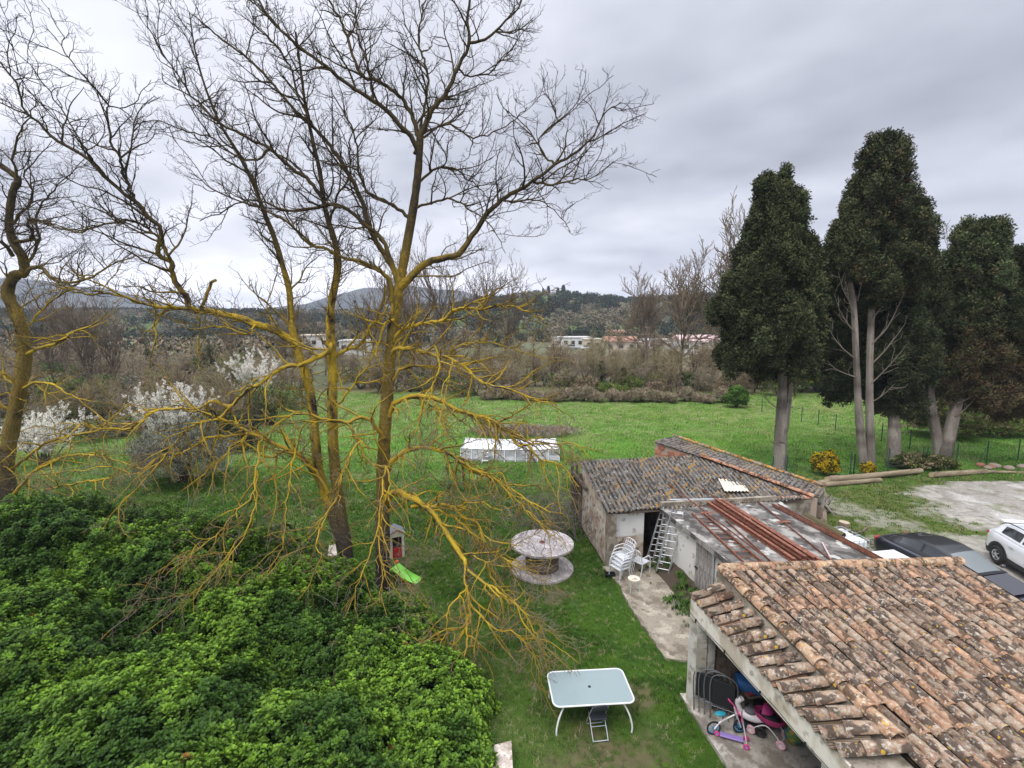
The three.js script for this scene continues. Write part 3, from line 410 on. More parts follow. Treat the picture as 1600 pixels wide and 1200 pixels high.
// ---------------------------------------------------------------- things on the store roof
reseed(701);
const onSlab = (px, py, h) => G(px, py, h);
function angleIron(a, b, s, t) { const d = b.clone().sub(a), L = d.length(); const pr = prism([[0, 0], [s, 0], [s, t], [t, t], [t, s], [0, s]], L); const m = new THREE.Matrix4().lookAt(b, a, UPV); m.setPosition(a); return metric(pr.applyMatrix4(m)); }
function iBeam(a, b, w, h) { const d = b.clone().sub(a), L = d.length(), t = 0.018; const pr = prism([[-w / 2, 0], [w / 2, 0], [w / 2, t], [t / 2, t], [t / 2, h - t], [w / 2, h - t], [w / 2, h], [-w / 2, h], [-w / 2, h - t], [-t / 2, h - t], [-t / 2, t], [-w / 2, t]], L); const m = new THREE.Matrix4().lookAt(b, a, UPV); m.setPosition(a); return metric(pr.applyMatrix4(m)); }
{
  const h0 = SLH + 0.012;
  const pileA = [[1106, 789, 1241, 880, 0], [1113, 788, 1252, 880, 0], [1122, 787, 1262, 880, 0], [1131, 790, 1271, 881, 0], [1142, 793, 1281, 881, 0], [1118, 784, 1258, 876, 1], [1128, 785, 1272, 878, 1]];
  pileA.forEach(([a, b, c, d, up], i) => tag(mesh('steel_beam', iBeam(onSlab(a, b, h0 + up * 0.15), onSlab(c, d, h0 + up * 0.15), 0.11, 0.14), MAT.rust), ['rusty steel beam in the pile on the flat roof, nearest the rusty ladder', 'rusty steel beam second from the rusty ladder in the roof pile', 'rusty steel beam in the middle of the bottom layer of the roof pile', 'rusty steel beam on the right of the middle of the roof pile', 'rusty steel beam at the right edge of the roof pile', 'rusty steel beam lying on top of the pile, left of the other top beam', 'rusty steel beam lying on top of the pile, right of the other top beam'][i], 'steel beam', 'rusty beams piled on the flat roof'));
  const bars = [[1044, 757, 1190, 868, 0.36, 0.05, 'long thin rusty bar reaching from the corrugated roof across the beam pile'], [1097, 766, 1282, 879, 0.26, 0.06, 'long rusty bar with a cross plate lying over the beam pile'], [1171, 774, 1300, 878, 0.02, 0.045, 'single thin rusty bar with a crosspiece right of the beam pile'], [1206, 790, 1372, 876, 0.02, 0.1, 'thick rusty bar along the right edge of the flat roof'], [1215, 789, 1380, 875, 0.03, 0.06, 'thin rusty bar beside the thick one along the roof edge'], [1133, 813, 1208, 882, 0.02, 0.05, 'short rusty pipe between the rusty ladder and the beam pile']];
  for (const [a, b, c, d, up, s, l] of bars) { const A = onSlab(a, b, h0 + up), B = onSlab(c, d, h0 + up * 0.6); const o = tag(thing('rusty_bar'), l, 'bar', 'rusty bars on the flat roof'); mesh('bar', angleIron(A, B, s, 0.014), MAT.rust, o); if (l.includes('cross')) mesh('cross_plate', beam(A.clone().lerp(B, 0.5).add(V(-0.24, 0.05, 0.02)), A.clone().lerp(B, 0.5).add(V(0.24, 0.05, -0.04)), 0.12, 0.02), MAT.rust, o); }
  for (let i = 0; i < 3; i++) tag(mesh('steel_sheet', beam(onSlab(1058 + i * 6, 782 - i * 1.5, h0 + 0.04 + i * 0.03), onSlab(1138 + i * 4, 786 - i * 2, h0 + 0.04 + i * 0.03), 0.22 - i * 0.03, 0.02), mapped(T.rust, 0.9, 0.85, 0.002, { color: C(0.5, 0.5, 0.55) })), ['dark rusty sheet at the bottom of the short stack along the roof rear', 'dark rusty sheet in the middle of the short stack along the roof rear', 'dark rusty sheet on top of the short stack along the roof rear'][i], 'metal sheet', 'dark sheets stacked at the roof rear');
  const lad = thing('rusty_ladder', 'rusty iron ladder lying flat along the left edge of the roof', 'ladder'); const l0 = onSlab(1081, 802, h0 + 0.04), l1 = onSlab(1168, 884, h0 + 0.04), r0 = onSlab(1098, 801, h0 + 0.04), r1 = onSlab(1198, 884, h0 + 0.04);
  mesh('rail', beam(l0, l1, 0.035, 0.07), MAT.rust, lad); mesh('rail', beam(r0, r1, 0.035, 0.07), MAT.rust, lad);
  for (let i = 0; i < 12; i++) mesh('rung', rod(l0.clone().lerp(l1, (i + 0.5) / 12.2), r0.clone().lerp(r1, (i + 0.5) / 12.2), 0.016), MAT.rust, lad);
  tag(mesh('pole_offcut', rod(onSlab(1285, 848, h0 + 0.03), onSlab(1298, 872, h0 + 0.03), 0.025), std([0.62, 0.45, 0.43], 0.6)), 'short white and pink plastic tube lying right of the rusty bars', 'tube');
  tag(mesh('gutter_pipe', rod(onSlab(1046, 781, SLH + 0.2), onSlab(1125, 780, SLH + 0.2), 0.035), MAT.galv), 'pale grey pipe lying along the rear upstand of the flat roof', 'pipe');
  // pale corrugated sheet lying on the shed roof
  const g = new THREE.PlaneGeometry(1, 1, 40, 2), p = g.attributes.position, a = P(1122, 754, 19.9), b = P(1158, 757, 20.1), c = P(1170, 774, 18.9), d = P(1132, 774, 18.75);
  for (let i = 0; i < p.count; i++) { const u = p.getX(i) + 0.5, v = p.getY(i) + 0.5; const e = d.clone().lerp(c, u).lerp(a.clone().lerp(b, u), v); e.y += 0.17 + 0.018 * Math.sin(u * 6.283 * 7); p.setXYZ(i, e.x, e.y, e.z); } g.computeVertexNormals();
  tag(mesh('corrugated_sheet', g, std([0.62, 0.58, 0.48], 0.6, { side: THREE.DoubleSide })), 'cream corrugated offcut lying on the grey corrugated roof', 'roof sheet');
}
// ---------------------------------------------------------------- ladders against the white wall
function aluLadder(label, foot, top, w, across, n) {
  const o = thing('aluminium_ladder', label, 'ladder', [0, 0, 0], 0, 'ladders leaning at the store wall'); const s = across.clone().multiplyScalar(w / 2);
  for (const k of [-1, 1]) mesh('rail', beam(foot.clone().addScaledVector(s, k), top.clone().addScaledVector(s, k), 0.03, 0.075), MAT.alu, o);
  for (let i = 0; i < n; i++) { const c = foot.clone().lerp(top, (i + 0.6) / n); mesh('rung', rod(c.clone().addScaledVector(s, -1), c.clone().addScaledVector(s, 1), 0.017), MAT.alu, o); }
  for (const k of [-1, 1]) mesh('foot', box(0.05, 0.06, 0.09, foot.x + s.x * k, foot.y + 0.02, foot.z + s.z * k), MAT.rubber, o);
  return o;
}
aluLadder('folded aluminium ladder left of the pair leaning at the white wall', G(1019, 877, 0.08), P(1041, 799, 17.85), 0.4, V(0.95, 0, 0.3), 8);
aluLadder('aluminium extension ladder whose feet stand farthest right', G(1035, 896, 0.12), P(1060, 798, 17.0), 0.42, V(0.9, 0, 0.42), 9);
aluLadder('middle aluminium ladder, half hidden behind the right one', G(1027, 885, 0.1), P(1047, 797, 17.5), 0.36, V(0.92, 0, 0.4), 9);
// ---------------------------------------------------------------- stacked white garden chairs and stool
function gardenChair(name, label) {
  const o = thing(name, label, 'chair', [0, 0, 0], 0, 'white metal chairs stacked by the shed'); const r = 0.016, m = MAT.whiteMetal;
  for (const s of [-1, 1]) mesh('arm_frame', pipe([V(s * 0.27, 0, 0.25), V(s * 0.275, 0.35, 0.24), V(s * 0.28, 0.62, 0.2), V(s * 0.28, 0.67, 0.12), V(s * 0.28, 0.67, -0.12), V(s * 0.25, 0.66, -0.22)], r, 7, 24), m, o);
  for (const s of [-1, 1]) mesh('rear_leg', pipe([V(s * 0.25, 0, -0.3), V(s * 0.24, 0.42, -0.2), V(s * 0.23, 0.9, -0.33)], r, 7, 12), m, o);
  const seat = []; for (let i = 0; i < 9; i++) seat.push(box(0.46, 0.012, 0.042, 0, 0.42, 0.2 - i * 0.05)); seat.push(rod(V(-0.24, 0.41, 0.24), V(-0.23, 0.41, -0.2), 0.013), rod(V(0.24, 0.41, 0.24), V(0.23, 0.41, -0.2), 0.013), rod(V(-0.26, 0.41, 0.24), V(0.26, 0.41, 0.24), 0.013)); mesh('seat', join(seat), m, o);
  const back = [pipe([V(-0.23, 0.86, -0.32), V(-0.15, 0.93, -0.34), V(0.15, 0.93, -0.34), V(0.23, 0.86, -0.32)], r, 7, 12)]; for (let i = 0; i < 4; i++) back.push(rod(V(-0.15 + i * 0.1, 0.52, -0.23), V(-0.15 + i * 0.1, 0.92, -0.335), 0.012)); for (const y of [0.56, 0.72]) back.push(rod(V(-0.235, y, -0.24 - (y - 0.5) * 0.2), V(0.235, y, -0.24 - (y - 0.5) * 0.2), 0.012)); mesh('backrest', join(back), m, o);
  return o;
}
{
  const at = G(966, 902, 0.06), first = gardenChair('garden_chair', 'white metal armchair at the bottom of the stack by the shed');
  ['white metal armchair second from the bottom of the stack by the shed', 'white metal armchair second from the top of the stack by the shed', 'white metal armchair on top of the stack by the shed'].forEach((l, i) => { const c = dup(first, l); c.position.copy(at).add(V(0.06 * (i + 1) + 0.05, 0.1 * (i + 1), -0.09 * (i + 1))); c.rotation.set(0.04 * (i + 1), -1.05, 0); });
  first.position.copy(at).add(V(0.05, 0, 0)); first.rotation.y = -1.05;
  const side = dup(first, 'pale green-white chair standing behind the stack of white chairs'); side.position.copy(G(999, 893, 0.06)); side.rotation.y = 2.3;
  const s = thing('stool', 'small round stool with a rust-stained cream top before the stacked chairs', 'stool', G(990, 924, 0.06).toArray());
  const topTex = colorTex(128, (u, v, o) => { setc(o, [0.66, 0.62, 0.5]); const d = Math.hypot(u - 0.5, v - 0.5); mixc(o, [0.4, 0.15, 0.05], sstep(0.5, 0.66, fbm(u * 7, v * 7, 3, 4)) * sstep(0.42, 0.2, d)); });
  mesh('seat', new THREE.CylinderGeometry(0.2, 0.2, 0.03, 28).translate(0, 0.45, 0), new THREE.MeshStandardMaterial({ map: topTex, roughness: 0.6 }), s);
  for (const a of [0.3, 2.4, 4.5]) mesh('leg', rod(V(Math.cos(a) * 0.13, 0.44, Math.sin(a) * 0.13), V(Math.cos(a) * 0.2, 0, Math.sin(a) * 0.2), 0.013), std([0.5, 0.58, 0.5], 0.5), s);
  const bl = thing('flower_tray', 'small black tray on the grass edge left of the chairs', 'tray', G(953, 899, 0.06).toArray()); mesh('tray', join([box(0.34, 0.02, 0.2, 0, 0.01, 0), box(0.34, 0.08, 0.02, 0, 0.05, 0.1), box(0.34, 0.08, 0.02, 0, 0.05, -0.1), box(0.02, 0.08, 0.2, 0.17, 0.05, 0), box(0.02, 0.08, 0.2, -0.17, 0.05, 0)]), MAT.black, bl);
}
// ---------------------------------------------------------------- big wooden cable reel
{
  const c = G(847, 889, 0.0), o = thing('cable_reel', 'huge weathered wooden cable reel lying flat as a table', 'cable reel', c.toArray(), 0.35);
  const R = 1.13;
  const disc = (name, y, th) => { const d = new THREE.Group(); d.name = name; o.add(d); for (let i = 0; i < 9; i++) { const x0 = -R + i * 2 * R / 9 + 0.004, x1 = -R + (i + 1) * 2 * R / 9 - 0.004, pts = []; const f = (x) => Math.sqrt(Math.max(0, R * R - x * x)); for (let k = 0; k <= 8; k++) { const x = lerp(x0, x1, k / 8); pts.push([x, f(x)]); } for (let k = 8; k >= 0; k--) { const x = lerp(x0, x1, k / 8); pts.push([x, -f(x)]); }
      const g = metric(prism(pts, th, 0.003)); g.rotateX(-Math.PI / 2); const q = mesh('plank', g, new THREE.MeshStandardMaterial({ map: reelTex[i % 3], color: C(1.4, 1.38, 1.4).multiplyScalar(rr(0.9, 1.15)), roughness: 0.9, bumpMap: T.bark, bumpScale: 0.003 }), d); q.position.y = y + rr(-0.004, 0.004); } return d; };
  const reelTex = [0, 1, 2].map((k) => { const t = rep(T.wood, 0.8); t.offset.set(k * 0.3, k * 0.21); return t; });
  disc('lower_disc', 0.02, 0.07); const top = disc('upper_disc', 0.95, 0.07);
  const st = []; for (let i = 0; i < 22; i++) { const a = i / 22 * 6.283; st.push(box(0.155, 0.88, 0.04, Math.sin(a) * 0.58, 0.51, Math.cos(a) * 0.58, 0, a)); } mesh('drum', join(st), MAT.darkwood, o);
  const hub = mesh('hub_plate', new THREE.TorusGeometry(0.075, 0.03, 8, 20).rotateX(Math.PI / 2).translate(0, 1.03, 0), MAT.rust, top); mesh('hub_hole', new THREE.CylinderGeometry(0.06, 0.06, 0.02, 16).translate(0, 1.023, 0), MAT.black, top);
  for (let i = 0; i < 8; i++) { const a = i / 8 * 6.283 + 0.2; mesh('bolt', new THREE.CylinderGeometry(0.025, 0.025, 0.02, 8).translate(Math.cos(a) * 0.52, 1.03, Math.sin(a) * 0.52), MAT.rust, top); }
}
// ---------------------------------------------------------------- glass garden table and folding chair
{
  const c = G(921, 1073, 0.72).setY(0), o = thing('garden_table', 'white metal garden table with a frosted glass top on the lawn', 'table', c.toArray(), 0.075);
  const w = 0.9, d = 0.54, r = 0.17; const s = new THREE.Shape(); s.moveTo(-w + r, -d); s.lineTo(w - r, -d); s.quadraticCurveTo(w, -d, w, -d + r); s.lineTo(w, d - r); s.quadraticCurveTo(w, d, w - r, d); s.lineTo(-w + r, d); s.quadraticCurveTo(-w, d, -w, d - r); s.lineTo(-w, -d + r); s.quadraticCurveTo(-w, -d, -w + r, -d);
  const hole = new THREE.Path(); hole.absarc(0, 0, 0.025, 0, 6.283); const sg = s.clone(); sg.holes.push(hole);
  mesh('glass_top', new THREE.ExtrudeGeometry(sg, { depth: 0.006, bevelEnabled: false, curveSegments: 10 }).rotateX(-Math.PI / 2).translate(0, 0.715, 0), new THREE.MeshPhysicalMaterial({ color: C(0.33, 0.42, 0.42), roughness: 0.22, transmission: 0.25, thickness: 0, clearcoat: 0.8, clearcoatRoughness: 0.15 }), o);
  mesh('umbrella_ring', new THREE.TorusGeometry(0.026, 0.008, 6, 16).rotateX(Math.PI / 2).translate(0, 0.724, 0), MAT.black, o);
  const rim = s.getPoints(8).map((q) => V(q.x, 0.716, -q.y)); rim.pop(); mesh('rim', new THREE.TubeGeometry(new THREE.CatmullRomCurve3(rim, true, 'catmullrom', 0.2), 120, 0.019, 8, true), MAT.white, o);
  for (const sx of [-1, 1]) for (const sz of [-1, 1]) { mesh('leg', pipe([V(sx * 0.52, 0.69, sz * 0.34), V(sx * 0.66, 0.62, sz * 0.43), V(sx * 0.78, 0.4, sz * 0.5), V(sx * 0.84, 0.15, sz * 0.54), V(sx * 0.83, 0, sz * 0.54)], 0.02, 8, 26), MAT.white, o); }
  for (const sz of [-1, 1]) mesh('crossbar', rod(V(-0.66, 0.64, sz * 0.42), V(0.66, 0.64, sz * 0.42), 0.016), MAT.white, o);
  for (const sx of [-1, 1]) mesh('crossbar', rod(V(sx * 0.64, 0.64, -0.42), V(sx * 0.64, 0.64, 0.42), 0.014), MAT.white, o);
  for (const [x, z, e, f] of [[-0.86, 0.5, -0.62, 0.36], [0.86, 0.5, 0.62, 0.36], [-0.86, -0.5, -0.62, -0.36], [0.86, -0.5, 0.62, -0.36], [0, 0.54, 0, 0.42], [0, -0.54, 0, -0.42]]) mesh('bracket', rod(V(x, 0.704, z), V(e, 0.69, f), 0.014), MAT.white, o);
  const k = G(936, 1150, 0).setY(0), h = thing('folding_chair', 'small folding chair with black seat and grey tube frame at the glass table', 'chair', [k.x - 0.02, 0, k.z - 0.12], Math.PI + 0.12);
  const m = MAT.galv;
  mesh('front_frame', pipe([V(-0.17, 0.76, -0.2), V(-0.185, 0.4, 0.02), V(-0.19, 0.05, 0.21), V(-0.16, 0.014, 0.225), V(0.16, 0.014, 0.225), V(0.19, 0.05, 0.21), V(0.185, 0.4, 0.02), V(0.17, 0.76, -0.2)], 0.011, 7, 60), m, h);
  mesh('rear_frame', pipe([V(-0.165, 0.43, 0.14), V(-0.165, 0.04, -0.24), V(-0.14, 0.013, -0.26), V(0.14, 0.013, -0.26), V(0.165, 0.04, -0.24), V(0.165, 0.43, 0.14)], 0.011, 7, 50), m, h);
  mesh('stretcher', rod(V(-0.165, 0.2, -0.08), V(0.165, 0.2, -0.08), 0.009), m, h);
  mesh('seat', box(0.36, 0.022, 0.36, 0, 0.43, 0.02, -0.05, 0, 0, 0.01), std([0.022, 0.025, 0.032], 0.5), h); const bk = pipe([V(-0.18, 0.7, -0.165), V(-0.09, 0.71, -0.185), V(0, 0.712, -0.19), V(0.09, 0.71, -0.185), V(0.18, 0.7, -0.165)], 0.02, 8, 20); bk.scale(1, 3.6, 1); bk.translate(0, -1.84, 0); mesh('backrest', bk, std([0.022, 0.025, 0.032], 0.5), h);
}
// ---------------------------------------------------------------- stone slabs on the lawn
function stoneSlab(label, pts, h, mat) { const o = tag(mesh('stone_slab', slabOf(pts.map(([a, b]) => G(a, b, h)), h + 0.05), mat), label, 'stone slab'); return o; }
stoneSlab('pale stone slab at the bottom edge beside the leafy hedge', [[772, 1164], [799, 1157], [803, 1230], [768, 1230]], 0.28, mapped(T.concrete, 1.3, 0.95, 0.02, { color: C(1.5, 1.42, 1.4) }));
stoneSlab('pale paving stone on the grass left of the leaning trunks', [[514, 853], [524, 850], [527, 868], [512, 868]], 0.12, mapped(T.concrete, 1.1, 0.95, 0.02, { color: C(1.4, 1.35, 1.3) }));
// ---------------------------------------------------------------- toy house and slide
{
  const b = G(619, 869, 0), o = thing('playhouse', 'cream plastic playhouse with grey roof and red half door', 'playhouse', b.toArray(), 0.42); o.scale.setScalar(0.84); const m = std([0.76, 0.71, 0.6], 0.5), red = std([0.5, 0.035, 0.03], 0.4);
  const side = (x) => { const L = []; for (let i = 0; i < 7; i++) L.push(box(0.03, 0.165, 0.62, x, 0.09 + i * 0.168, 0, 0, 0, 0, 0.01)); return L; };
  mesh('side_wall', join(side(0.31)), m, o); mesh('side_wall', join(side(-0.31)), m, o);
  mesh('front_wall', join([box(0.1, 1.18, 0.03, -0.26, 0.59, 0.31), box(0.1, 1.18, 0.03, 0.26, 0.59, 0.31), box(0.5, 0.14, 0.03, 0, 1.11, 0.31), prism([[-0.33, 0], [0.33, 0], [0, 0.2]], 0.03).translate(0, 1.18, 0.295)]), m, o);
  mesh('back_wall', join([box(0.6, 1.18, 0.03, 0, 0.59, -0.31), prism([[-0.33, 0], [0.33, 0], [0, 0.2]], 0.03).translate(0, 1.18, -0.325)]), std([0.1, 0.06, 0.05], 0.8), o);
  const d = mesh('door', join([box(0.42, 0.52, 0.04, 0, 0.3, 0.325, 0, 0, 0, 0.02)]), red, o); for (let i = 0; i < 4; i++) mesh('panel', box(0.13, 0.17, 0.015, -0.09 + (i % 2) * 0.18, 0.2 + Math.floor(i / 2) * 0.21, 0.345), red, d);
  for (const s of [-1, 1]) mesh('roof', box(0.44, 0.03, 0.78, s * 0.19, 1.3, 0, 0, 0, -s * 0.52), std([0.16, 0.17, 0.19], 0.6), o); mesh('gable_trim', join([beam(V(-0.36, 1.2, 0.36), V(0, 1.4, 0.36), 0.03, 0.05), beam(V(0.36, 1.2, 0.36), V(0, 1.4, 0.36), 0.03, 0.05)]), red, o);
  const s = thing('toy_slide', 'bright green plastic slide beside the right-hand trunk', 'slide', G(637, 905, 0).toArray(), 0); const gm = std([0.2, 0.6, 0.05], 0.35), a = P(614, 886, 16.6).sub(s.position), e = G(652, 911, 0.06).sub(s.position); const ax = e.clone().sub(a).setY(0).normalize(), nx = V(-ax.z, 0, ax.x);
  const n = 14, pos = new THREE.PlaneGeometry(1, 1, n, 6), p = pos.attributes.position; for (let i = 0; i < p.count; i++) { const t = p.getX(i) + 0.5, q = (p.getY(i)) * 2; const y = lerp(a.y, e.y, 1 - Math.pow(1 - t, 1.7)); const c = a.clone().lerp(e, t); p.setXYZ(i, c.x + nx.x * q * 0.23, y + Math.pow(Math.abs(q), 4) * 0.11, c.z + nx.z * q * 0.23); } pos.computeVertexNormals();
  mesh('chute', pos, Object.assign(gm.clone(), { side: THREE.DoubleSide }), s); for (const k of [-1, 1]) mesh('ladder_rail', rod(a.clone().addScaledVector(nx, 0.2 * k), a.clone().addScaledVector(nx, 0.24 * k).addScaledVector(ax, -0.3).setY(0), 0.03), gm, s);
  for (const k of [-1, 1]) mesh('grip', new THREE.SphereGeometry(0.07, 12, 8).translate(a.x + nx.x * 0.21 * k, a.y + 0.1, a.z + nx.z * 0.21 * k), std([0.6, 0.1, 0.03], 0.4), s); for (let i = 0; i < 2; i++) { const c = a.clone().addScaledVector(ax, -0.1 - i * 0.12).setY(a.y * (0.66 - i * 0.33)); mesh('step', rod(c.clone().addScaledVector(nx, -0.21), c.clone().addScaledVector(nx, 0.21), 0.025), gm, s); }
}
// ---------------------------------------------------------------- framed pool, empty and sagging
{
  const c = G(797, 721, 0), o = thing('framed_pool', 'sagging grey and white above-ground frame pool with a ladder in the meadow', 'pool', [c.x, 0, c.z - 1.4], -0.01); const w = 3.15, d = 1.5, h = 0.82;
  const wallT = colorTex(256, (u, v, q) => { const k = fbm(u * 6, v * 3, 3, 4); setc(q, [0.34, 0.34, 0.36]); mixc(q, [0.5, 0.5, 0.52], sstep(0.45, 0.65, k)); mixc(q, [0.2, 0.2, 0.21], sstep(0.6, 0.75, fbm(u * 12, v * 5, 9, 3)) * 0.7); });
  const wm = new THREE.MeshStandardMaterial({ map: wallT, roughness: 0.6, side: THREE.DoubleSide }), inner = std([0.7, 0.7, 0.7], 0.5, { side: THREE.DoubleSide });
  const sag = (x) => h - 0.12 * (1 - Math.pow(x / w, 2)) * 0.8 + (fbm(x * 1.2, 3, 2, 2) - 0.5) * 0.1;
  const wl = (z, lean, mt, nm) => { const g = new THREE.PlaneGeometry(1, 1, 60, 6), p = g.attributes.position; for (let i = 0; i < p.count; i++) { const x = p.getX(i) * 2 * w, t = p.getY(i) + 0.5; p.setXYZ(i, x, t * sag(x), z + lean * t + (fbm(x * 2.3, t * 2, 5, 3) - 0.5) * 0.14 * Math.sin(t * 3.1)); } g.computeVertexNormals(); mesh(nm, g, mt, o); };
  wl(d, -0.16, wm, 'wall'); wl(-d, 0.1, wm, 'wall'); wl(-d + 0.1, 0.02, inner, 'liner');
  for (const s of [-1, 1]) mesh('end_wall', quad(V(s * w, 0, d), V(s * w, 0, -d), V(s * w, sag(w), -d + 0.1), V(s * w, sag(w), d - 0.16), 8, 3), wm, o);
  mesh('floor', quad(V(-w, 0.12, d), V(w, 0.12, d), V(w, 0.12, -d), V(-w, 0.12, -d)), inner, o);
  mesh('cover', (() => { const g = new THREE.PlaneGeometry(1, 1, 50, 16), p = g.attributes.position; for (let i = 0; i < p.count; i++) { const x = p.getX(i) * 2 * w, t = p.getY(i) + 0.5; p.setXYZ(i, x, sag(x) - 0.03 - Math.sin(t * 3.14) * (0.2 + (fbm(x, t * 2, 8, 3) - 0.5) * 0.25), lerp(d - 0.17, -d + 0.1, t)); } g.computeVertexNormals(); return g; })(), new THREE.MeshStandardMaterial({ map: wallT, color: C(1.7, 1.7, 1.68), roughness: 0.6, side: THREE.DoubleSide }), o);
  for (const z of [d - 0.16, -d + 0.1]) { const pts = []; for (let i = 0; i <= 16; i++) { const x = lerp(-w, w, i / 16); pts.push(V(x, sag(x) + 0.02, z)); } mesh('rim', pipe(pts, 0.035, 7), MAT.white, o); }
  for (let i = 0; i <= 9; i++) { const x = lerp(-w, w, i / 9); mesh('upright', rod(V(x, 0, d + 0.12), V(x, sag(x), d - 0.13), 0.024), MAT.white, o); }
  const l = new THREE.Group(); l.name = 'ladder'; o.add(l); for (const s of [-1, 1]) mesh('rail', pipe([V(-1.55 + s * 0.22, 0, d + 0.5), V(-1.55 + s * 0.2, 1.0, d + 0.05), V(-1.55 + s * 0.2, 1.25, d - 0.16), V(-1.55 + s * 0.2, 1.0, d - 0.4)], 0.022, 7, 20), MAT.galv, l); for (let i = 0; i < 4; i++) mesh('step', box(0.4, 0.03, 0.12, -1.55, 0.2 + i * 0.23, d + 0.42 - i * 0.1), MAT.white, l);
}
// ---------------------------------------------------------------- toys and clutter in the open garage
reseed(811);
const GF = 0.075;
function wheelOf(r, w, spokes, tyre, rim) { return [new THREE.TorusGeometry(r - w / 2, w / 2, 8, 26), ...Array.from({ length: spokes }, (_, i) => { const a = i / spokes * 6.283; return rod(V(0, 0, 0), V(Math.cos(a) * (r - w), Math.sin(a) * (r - w), 0), 0.006, 0.006, 5); }), new THREE.CylinderGeometry(0.025, 0.025, w, 10).rotateX(Math.PI / 2)]; }
function addWheel(o, at, turn, r, w, spokes, tm, rm) { const [t, ...s] = wheelOf(r, w, spokes); const g = new THREE.Group(); g.name = 'wheel'; g.position.copy(at); g.rotation.y = turn; o.add(g); mesh('tyre', t, tm, g); mesh('rim', join([...s, new THREE.TorusGeometry(r - w * 1.05, w * 0.22, 6, 24)]), rm, g); return g; }
const pink = std([0.62, 0.06, 0.22], 0.4), blueRim = std([0.02, 0.22, 0.42], 0.4), lilac = std([0.32, 0.22, 0.55], 0.4), palePink = std([0.7, 0.42, 0.46], 0.4), toyWhite = std([0.72, 0.68, 0.68], 0.4), navy = std([0.01, 0.07, 0.22], 0.6), orange = std([0.55, 0.18, 0.03], 0.5), yellow = std([0.55, 0.4, 0.03], 0.5);
{ // balance bicycle
  const a = G(1115, 1138, GF + 0.15).setY(GF), b = G(1156, 1135, GF + 0.15).setY(GF); const dir = b.clone().sub(a); const o = thing('kids_bicycle', 'white and pink toddler bicycle with blue wheels in the garage', 'bicycle', a.clone().lerp(b, 0.5).toArray(), Math.atan2(-dir.z, dir.x)); const h = dir.length() / 2;
  addWheel(o, V(-h, 0.16, 0), 0, 0.16, 0.035, 8, MAT.rubber, blueRim); addWheel(o, V(h, 0.16, 0), 0, 0.16, 0.035, 8, MAT.rubber, blueRim);
  mesh('frame', join([pipe([V(-h, 0.16, 0.03), V(-h * 0.45, 0.3, 0), V(h * 0.55, 0.44, 0)], 0.018, 7), rod(V(-h * 0.45, 0.3, 0), V(-h * 0.5, 0.46, 0), 0.014)]), toyWhite, o);
  mesh('fork', join([rod(V(h, 0.16, 0.04), V(h * 0.62, 0.5, 0.03), 0.013), rod(V(h, 0.16, -0.04), V(h * 0.62, 0.5, -0.03), 0.013), rod(V(h * 0.66, 0.44, 0), V(h * 0.5, 0.62, 0), 0.018)]), toyWhite, o);
  mesh('seat', new THREE.SphereGeometry(0.1, 14, 8).scale(1.25, 0.35, 0.7).translate(-h * 0.55, 0.49, 0), std([0.02, 0.3, 0.4], 0.5), o); mesh('handlebar', pipe([V(h * 0.45, 0.63, -0.2), V(h * 0.5, 0.64, 0), V(h * 0.45, 0.63, 0.2)], 0.012, 6), pink, o);
  for (const s of [-1, 1]) mesh('grip', rod(V(h * 0.45, 0.63, s * 0.13), V(h * 0.44, 0.63, s * 0.22), 0.02), pink, o);
}
{ // three-wheeled scooter
  const a = G(1124, 1148, GF + 0.05), b = G(1162, 1160, GF + 0.05); const dir = b.clone().sub(a); const o = thing('kids_scooter', 'lilac three-wheeled scooter with pink wheels at the garage front', 'scooter', a.clone().lerp(b, 0.5).setY(GF).toArray(), Math.atan2(-dir.z, dir.x)); const h = dir.length() / 2 + 0.05;
  mesh('deck', box(h * 1.6, 0.035, 0.13, 0, 0.09, 0, 0, 0, 0.05, 0.016), lilac, o); for (const z of [-0.12, 0.12]) addWheel(o, V(h, 0.065, z), 0, 0.065, 0.04, 5, pink, lilac); addWheel(o, V(-h, 0.06, 0), 0, 0.06, 0.04, 5, pink, lilac);
  mesh('axle', rod(V(h, 0.065, -0.12), V(h, 0.065, 0.12), 0.012), toyWhite, o); mesh('stem', pipe([V(h, 0.07, 0), V(h * 0.85, 0.3, 0), V(h * 0.6, 0.62, 0)], 0.015, 7), toyWhite, o); mesh('handlebar', rod(V(h * 0.6, 0.62, -0.16), V(h * 0.6, 0.62, 0.16), 0.014), pink, o);
}
{ // white ride-on horse / rocker shape
  const o = thing('ride_on_toy', 'white ride-on toy with grey seat behind the small bicycle', 'ride-on toy', G(1172, 1140, GF).setY(GF).toArray(), -0.5);
  mesh('body', join([new THREE.SphereGeometry(0.2, 16, 10).scale(1.4, 0.5, 0.6).translate(0, 0.33, 0), pipe([V(-0.2, 0.35, 0), V(-0.28, 0.55, 0), V(-0.2, 0.68, 0)], 0.06, 8)]), toyWhite, o); mesh('seat', new THREE.SphereGeometry(0.13, 14, 8).scale(1, 0.5, 0.8).translate(-0.02, 0.45, 0), std([0.12, 0.12, 0.13], 0.6), o);
  for (const x of [-0.2, 0.2]) for (const z of [-0.13, 0.13]) addWheel(o, V(x, 0.13, z), 0, 0.12, 0.05, 4, MAT.black, MAT.dark); mesh('chassis', box(0.5, 0.06, 0.2, 0, 0.16, 0), MAT.black, o);
}
